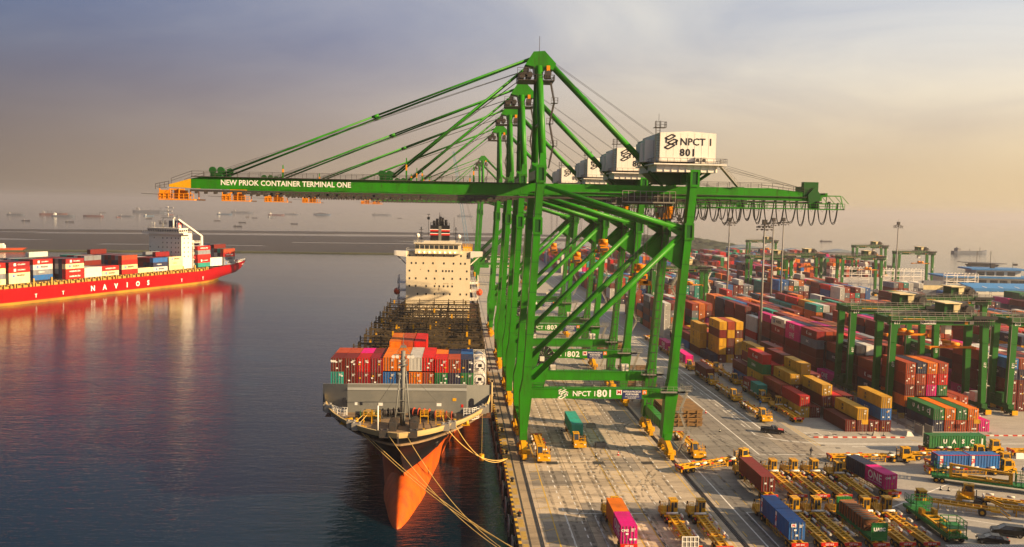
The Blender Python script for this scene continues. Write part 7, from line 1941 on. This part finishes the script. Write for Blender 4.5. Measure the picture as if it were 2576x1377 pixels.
# ================================================================ small things on the quay
def cone(x, y, lab, c_='redlamp'):
    o = MB().tube((0, 0, .04), (0, 0, .75), .2, 10, 0, .05).box(-.25, .25, -.25, .25, 0, .05, 0).tube((0, 0, .3), (0, 0, .45), .16, 10, 1, .125).build('traffic_cone', [c_, 'letter_w'], None, (x, y, 0)); tag(o, lab, 'cone', 'traffic cones')
for x, y, lab, c_ in ((15.4, 172.6, 'dark striped cone left of the pair before the manhole plates', 'black'), (20.1, 173.6, 'orange cone right of the pair before the manhole plates', 'redlamp'), (46.8, 192.4, 'dark striped cone on the road left of the pickup', 'black'), (48.8, 210.7, 'cone on the white lane line beside the hatch covers', 'redlamp'),
                      (-2.4, 139.5, 'red cone on the quay edge beside the pit grating', 'redlamp'), (75.2, 151.3, 'dark cone left of the long green trailer', 'black'), (76.4, 150.8, 'dark cone right below the long green trailer', 'black'), (83.6, 189.5, 'small dark cone before the yellow sign stand', 'black'), (10.9, 193.0, 'black cone on the ground left of the teal box truck', 'black')): cone(x, y, lab, c_)
def skip(x, y, deg, lab):
    o = empty('steel_bin', (x, y, 0), math.radians(deg)); tag(o, lab, 'bin', 'grey steel bins on the quay')
    b = MB()
    for u in (-1.1, 1.02): b.box(u, u+.08, -.75, .75, .05, .8)
    for q in (-.75, .67): b.box(-1.02, 1.02, q, q+.08, .05, .8)
    b.box(-1.1, 1.1, -.75, .75, .03, .1)
    for u in (-1.0, 0, .9): b.box(u, u+.1, -.8, .8, .74, .86)
    b.build('tub', 'galv', o); MB().box(-.9, .9, -.55, .55, .1, .35).build('contents', 'rust', o)
skip(17.6, 180.4, 4, 'grey steel bin on the quay lower right of the teal box truck'); skip(18.0, 196.2, -6, 'grey steel bin right behind the teal box truck')
g_ = empty('grid_panel', (20.7, 121.0, 0)); tag(g_, 'white steel grid frame standing at the bottom picture edge', 'panel')
gb = MB()
for x in (-1.2, -.6, 0, .6, 1.15): gb.box(x, x+.09, -.06, .06, 0, 3.2)
for z in (0, .8, 1.6, 2.4, 3.12): gb.box(-1.2, 1.24, -.07, .07, z, z+.09)
gb.build('frame', 'letter_w', g_); MB().box(-1.15, 1.2, .02, .05, .1, 3.1).build('backing', 'galv', g_)
for k, (x, y, m_, lab) in enumerate(((103.6, 171.6, 'letter_w', 'white plastic barrier near the right edge'), (106.6, 172.0, 'redlamp', 'red plastic barrier at the right edge'))):
    o = MB().quadbox([(x-.9, y-.35, 0), (x+.9, y-.35, 0), (x+.9, y+.35, 0), (x-.9, y+.35, 0), (x-.8, y-.12, 1.1), (x+.8, y-.12, 1.1), (x+.8, y+.12, 1.1), (x-.8, y+.12, 1.1)]).build('road_barrier', m_); tag(o, lab, 'barrier', 'plastic road barriers')
rt = empty('tyre_stack', (97.0, 153, 0)); tag(rt, 'big black tyres lying at the right edge beside the green trailer', 'tyres')
for k in range(3): MB().tube((0, 0, .05+k*.75), (0, 0, .75+k*.75), 1.3, 18).build('tyre', 'rubber', rt)
MB().tube((-.4, -2.9, .05), (-.4, -2.9, .8), 1.4, 18).build('tyre', 'rubber', rt)
# ================================================================ people
def person(x, y, deg, top, trousers, hat, label, walk=.25):
    o = empty('person', (x, y, 0), math.radians(deg)); tag(o, label, 'person', 'people on foot')
    pts = [(0, 0, .95), (0, 0, 1.15), (0, .01, 1.42), (0, .02, 1.52), (0, .03, 1.62), (0, .03, 1.74),
           (.09, 0, .90), (.10, walk*.5, .50), (.10, walk*.55, .08), (.10, walk*.55+.16, .04), (-.09, 0, .90), (-.10, -walk*.35, .50), (-.10, -walk*.8, .10), (-.10, -walk*.8+.15, .04),
           (.19, .01, 1.42), (.25, -.06, 1.15), (.24, .05, .92), (-.19, .01, 1.42), (-.25, .08, 1.15), (-.24, .2, .94)]
    ed = [(0, 1), (1, 2), (2, 3), (3, 4), (4, 5), (0, 6), (6, 7), (7, 8), (8, 9), (0, 10), (10, 11), (11, 12), (12, 13), (2, 14), (14, 15), (15, 16), (2, 17), (17, 18), (18, 19)]
    rad = [.15, .14, .17, .06, .09, .10, .10, .075, .055, .045, .10, .075, .055, .045, .075, .055, .04, .075, .055, .04]
    me = bpy.data.meshes.new('body'); me.from_pydata(pts, ed, []); b_ = link('body', me, o)
    md = b_.modifiers.new('skin', 'SKIN'); md.use_smooth_shade = True
    for v, r_ in zip(me.skin_vertices[0].data, rad): v.radius = (r_, r_*.85)
    me.skin_vertices[0].data[0].use_root = True
    sd_ = b_.modifiers.new('sub', 'SUBSURF'); sd_.levels = 1; sd_.render_levels = 1
    me.materials.append(paint('clothing', trousers, .8, .2))
    t_ = MB(); rows = []
    for z, rx, ry_ in ((.86, .19, .15), (1.1, .185, .15), (1.36, .22, .15), (1.46, .14, .11)): rows.append([(math.cos(a)*rx, .01+math.sin(a)*ry_, z) for a in [2*math.pi*j/12 for j in range(13)]])
    t_.grid(rows); 
    for s in (1, -1): 
        e = pts[15] if s > 0 else pts[18]; h = pts[16] if s > 0 else pts[19]
        t_.path([(s*.17, .01, 1.42), (s*.22, .01, 1.38), e, (e[0]*.3+h[0]*.7, e[1]*.3+h[1]*.7, e[2]*.3+h[2]*.7)], .075, 8)
    t_.build('jacket', paint('jacket', top, .8, .2), o)
    rows = [[(math.cos(a)*r_, .03+math.sin(a)*r_, z) for a in [2*math.pi*j/10 for j in range(11)]] for z, r_ in ((1.70, .135), (1.71, .115), (1.78, .10), (1.83, .05), (1.84, .005))]
    MB().grid(rows).build('helmet', paint('helmet', hat, .4, .1), o)
person(60.1, 173.4, 200, (.015, .018, .03), (.02, .022, .03), (.05, .05, .06), 'person in dark clothes standing between the lanes left of the long empty truck', .1)
person(65.3, 218.5, 150, (.02, .18, .55), (.03, .04, .09), (.1, .3, .6), 'person in bright blue overalls walking between the queued trucks', .3)
person(96.8, 160.3, 10, (.03, .06, .16), (.02, .02, .03), (.5, .5, .5), 'person in blue at the right edge behind the blue box truck', .2)
# ================================================================ haze over the harbour
hzb = MB().box(-9500, 9500, -600, 15500, -4.2, 91).mesh('haze', [])
hmat = bpy.data.materials.new('haze'); hmat.use_nodes = True; t = hmat.node_tree; t.nodes.clear()
pv = t.nodes.new('ShaderNodeVolumePrincipled'); pv.inputs['Color'].default_value = (.57, .555, .585, 1); pv.inputs['Density'].default_value = HAZE; pv.inputs['Anisotropy'].default_value = .35
ou = t.nodes.new('ShaderNodeOutputMaterial'); t.links.new(pv.outputs[0], ou.inputs['Volume'])
hzb.materials.append(hmat)
tag(link('haze', hzb), kind='stuff')
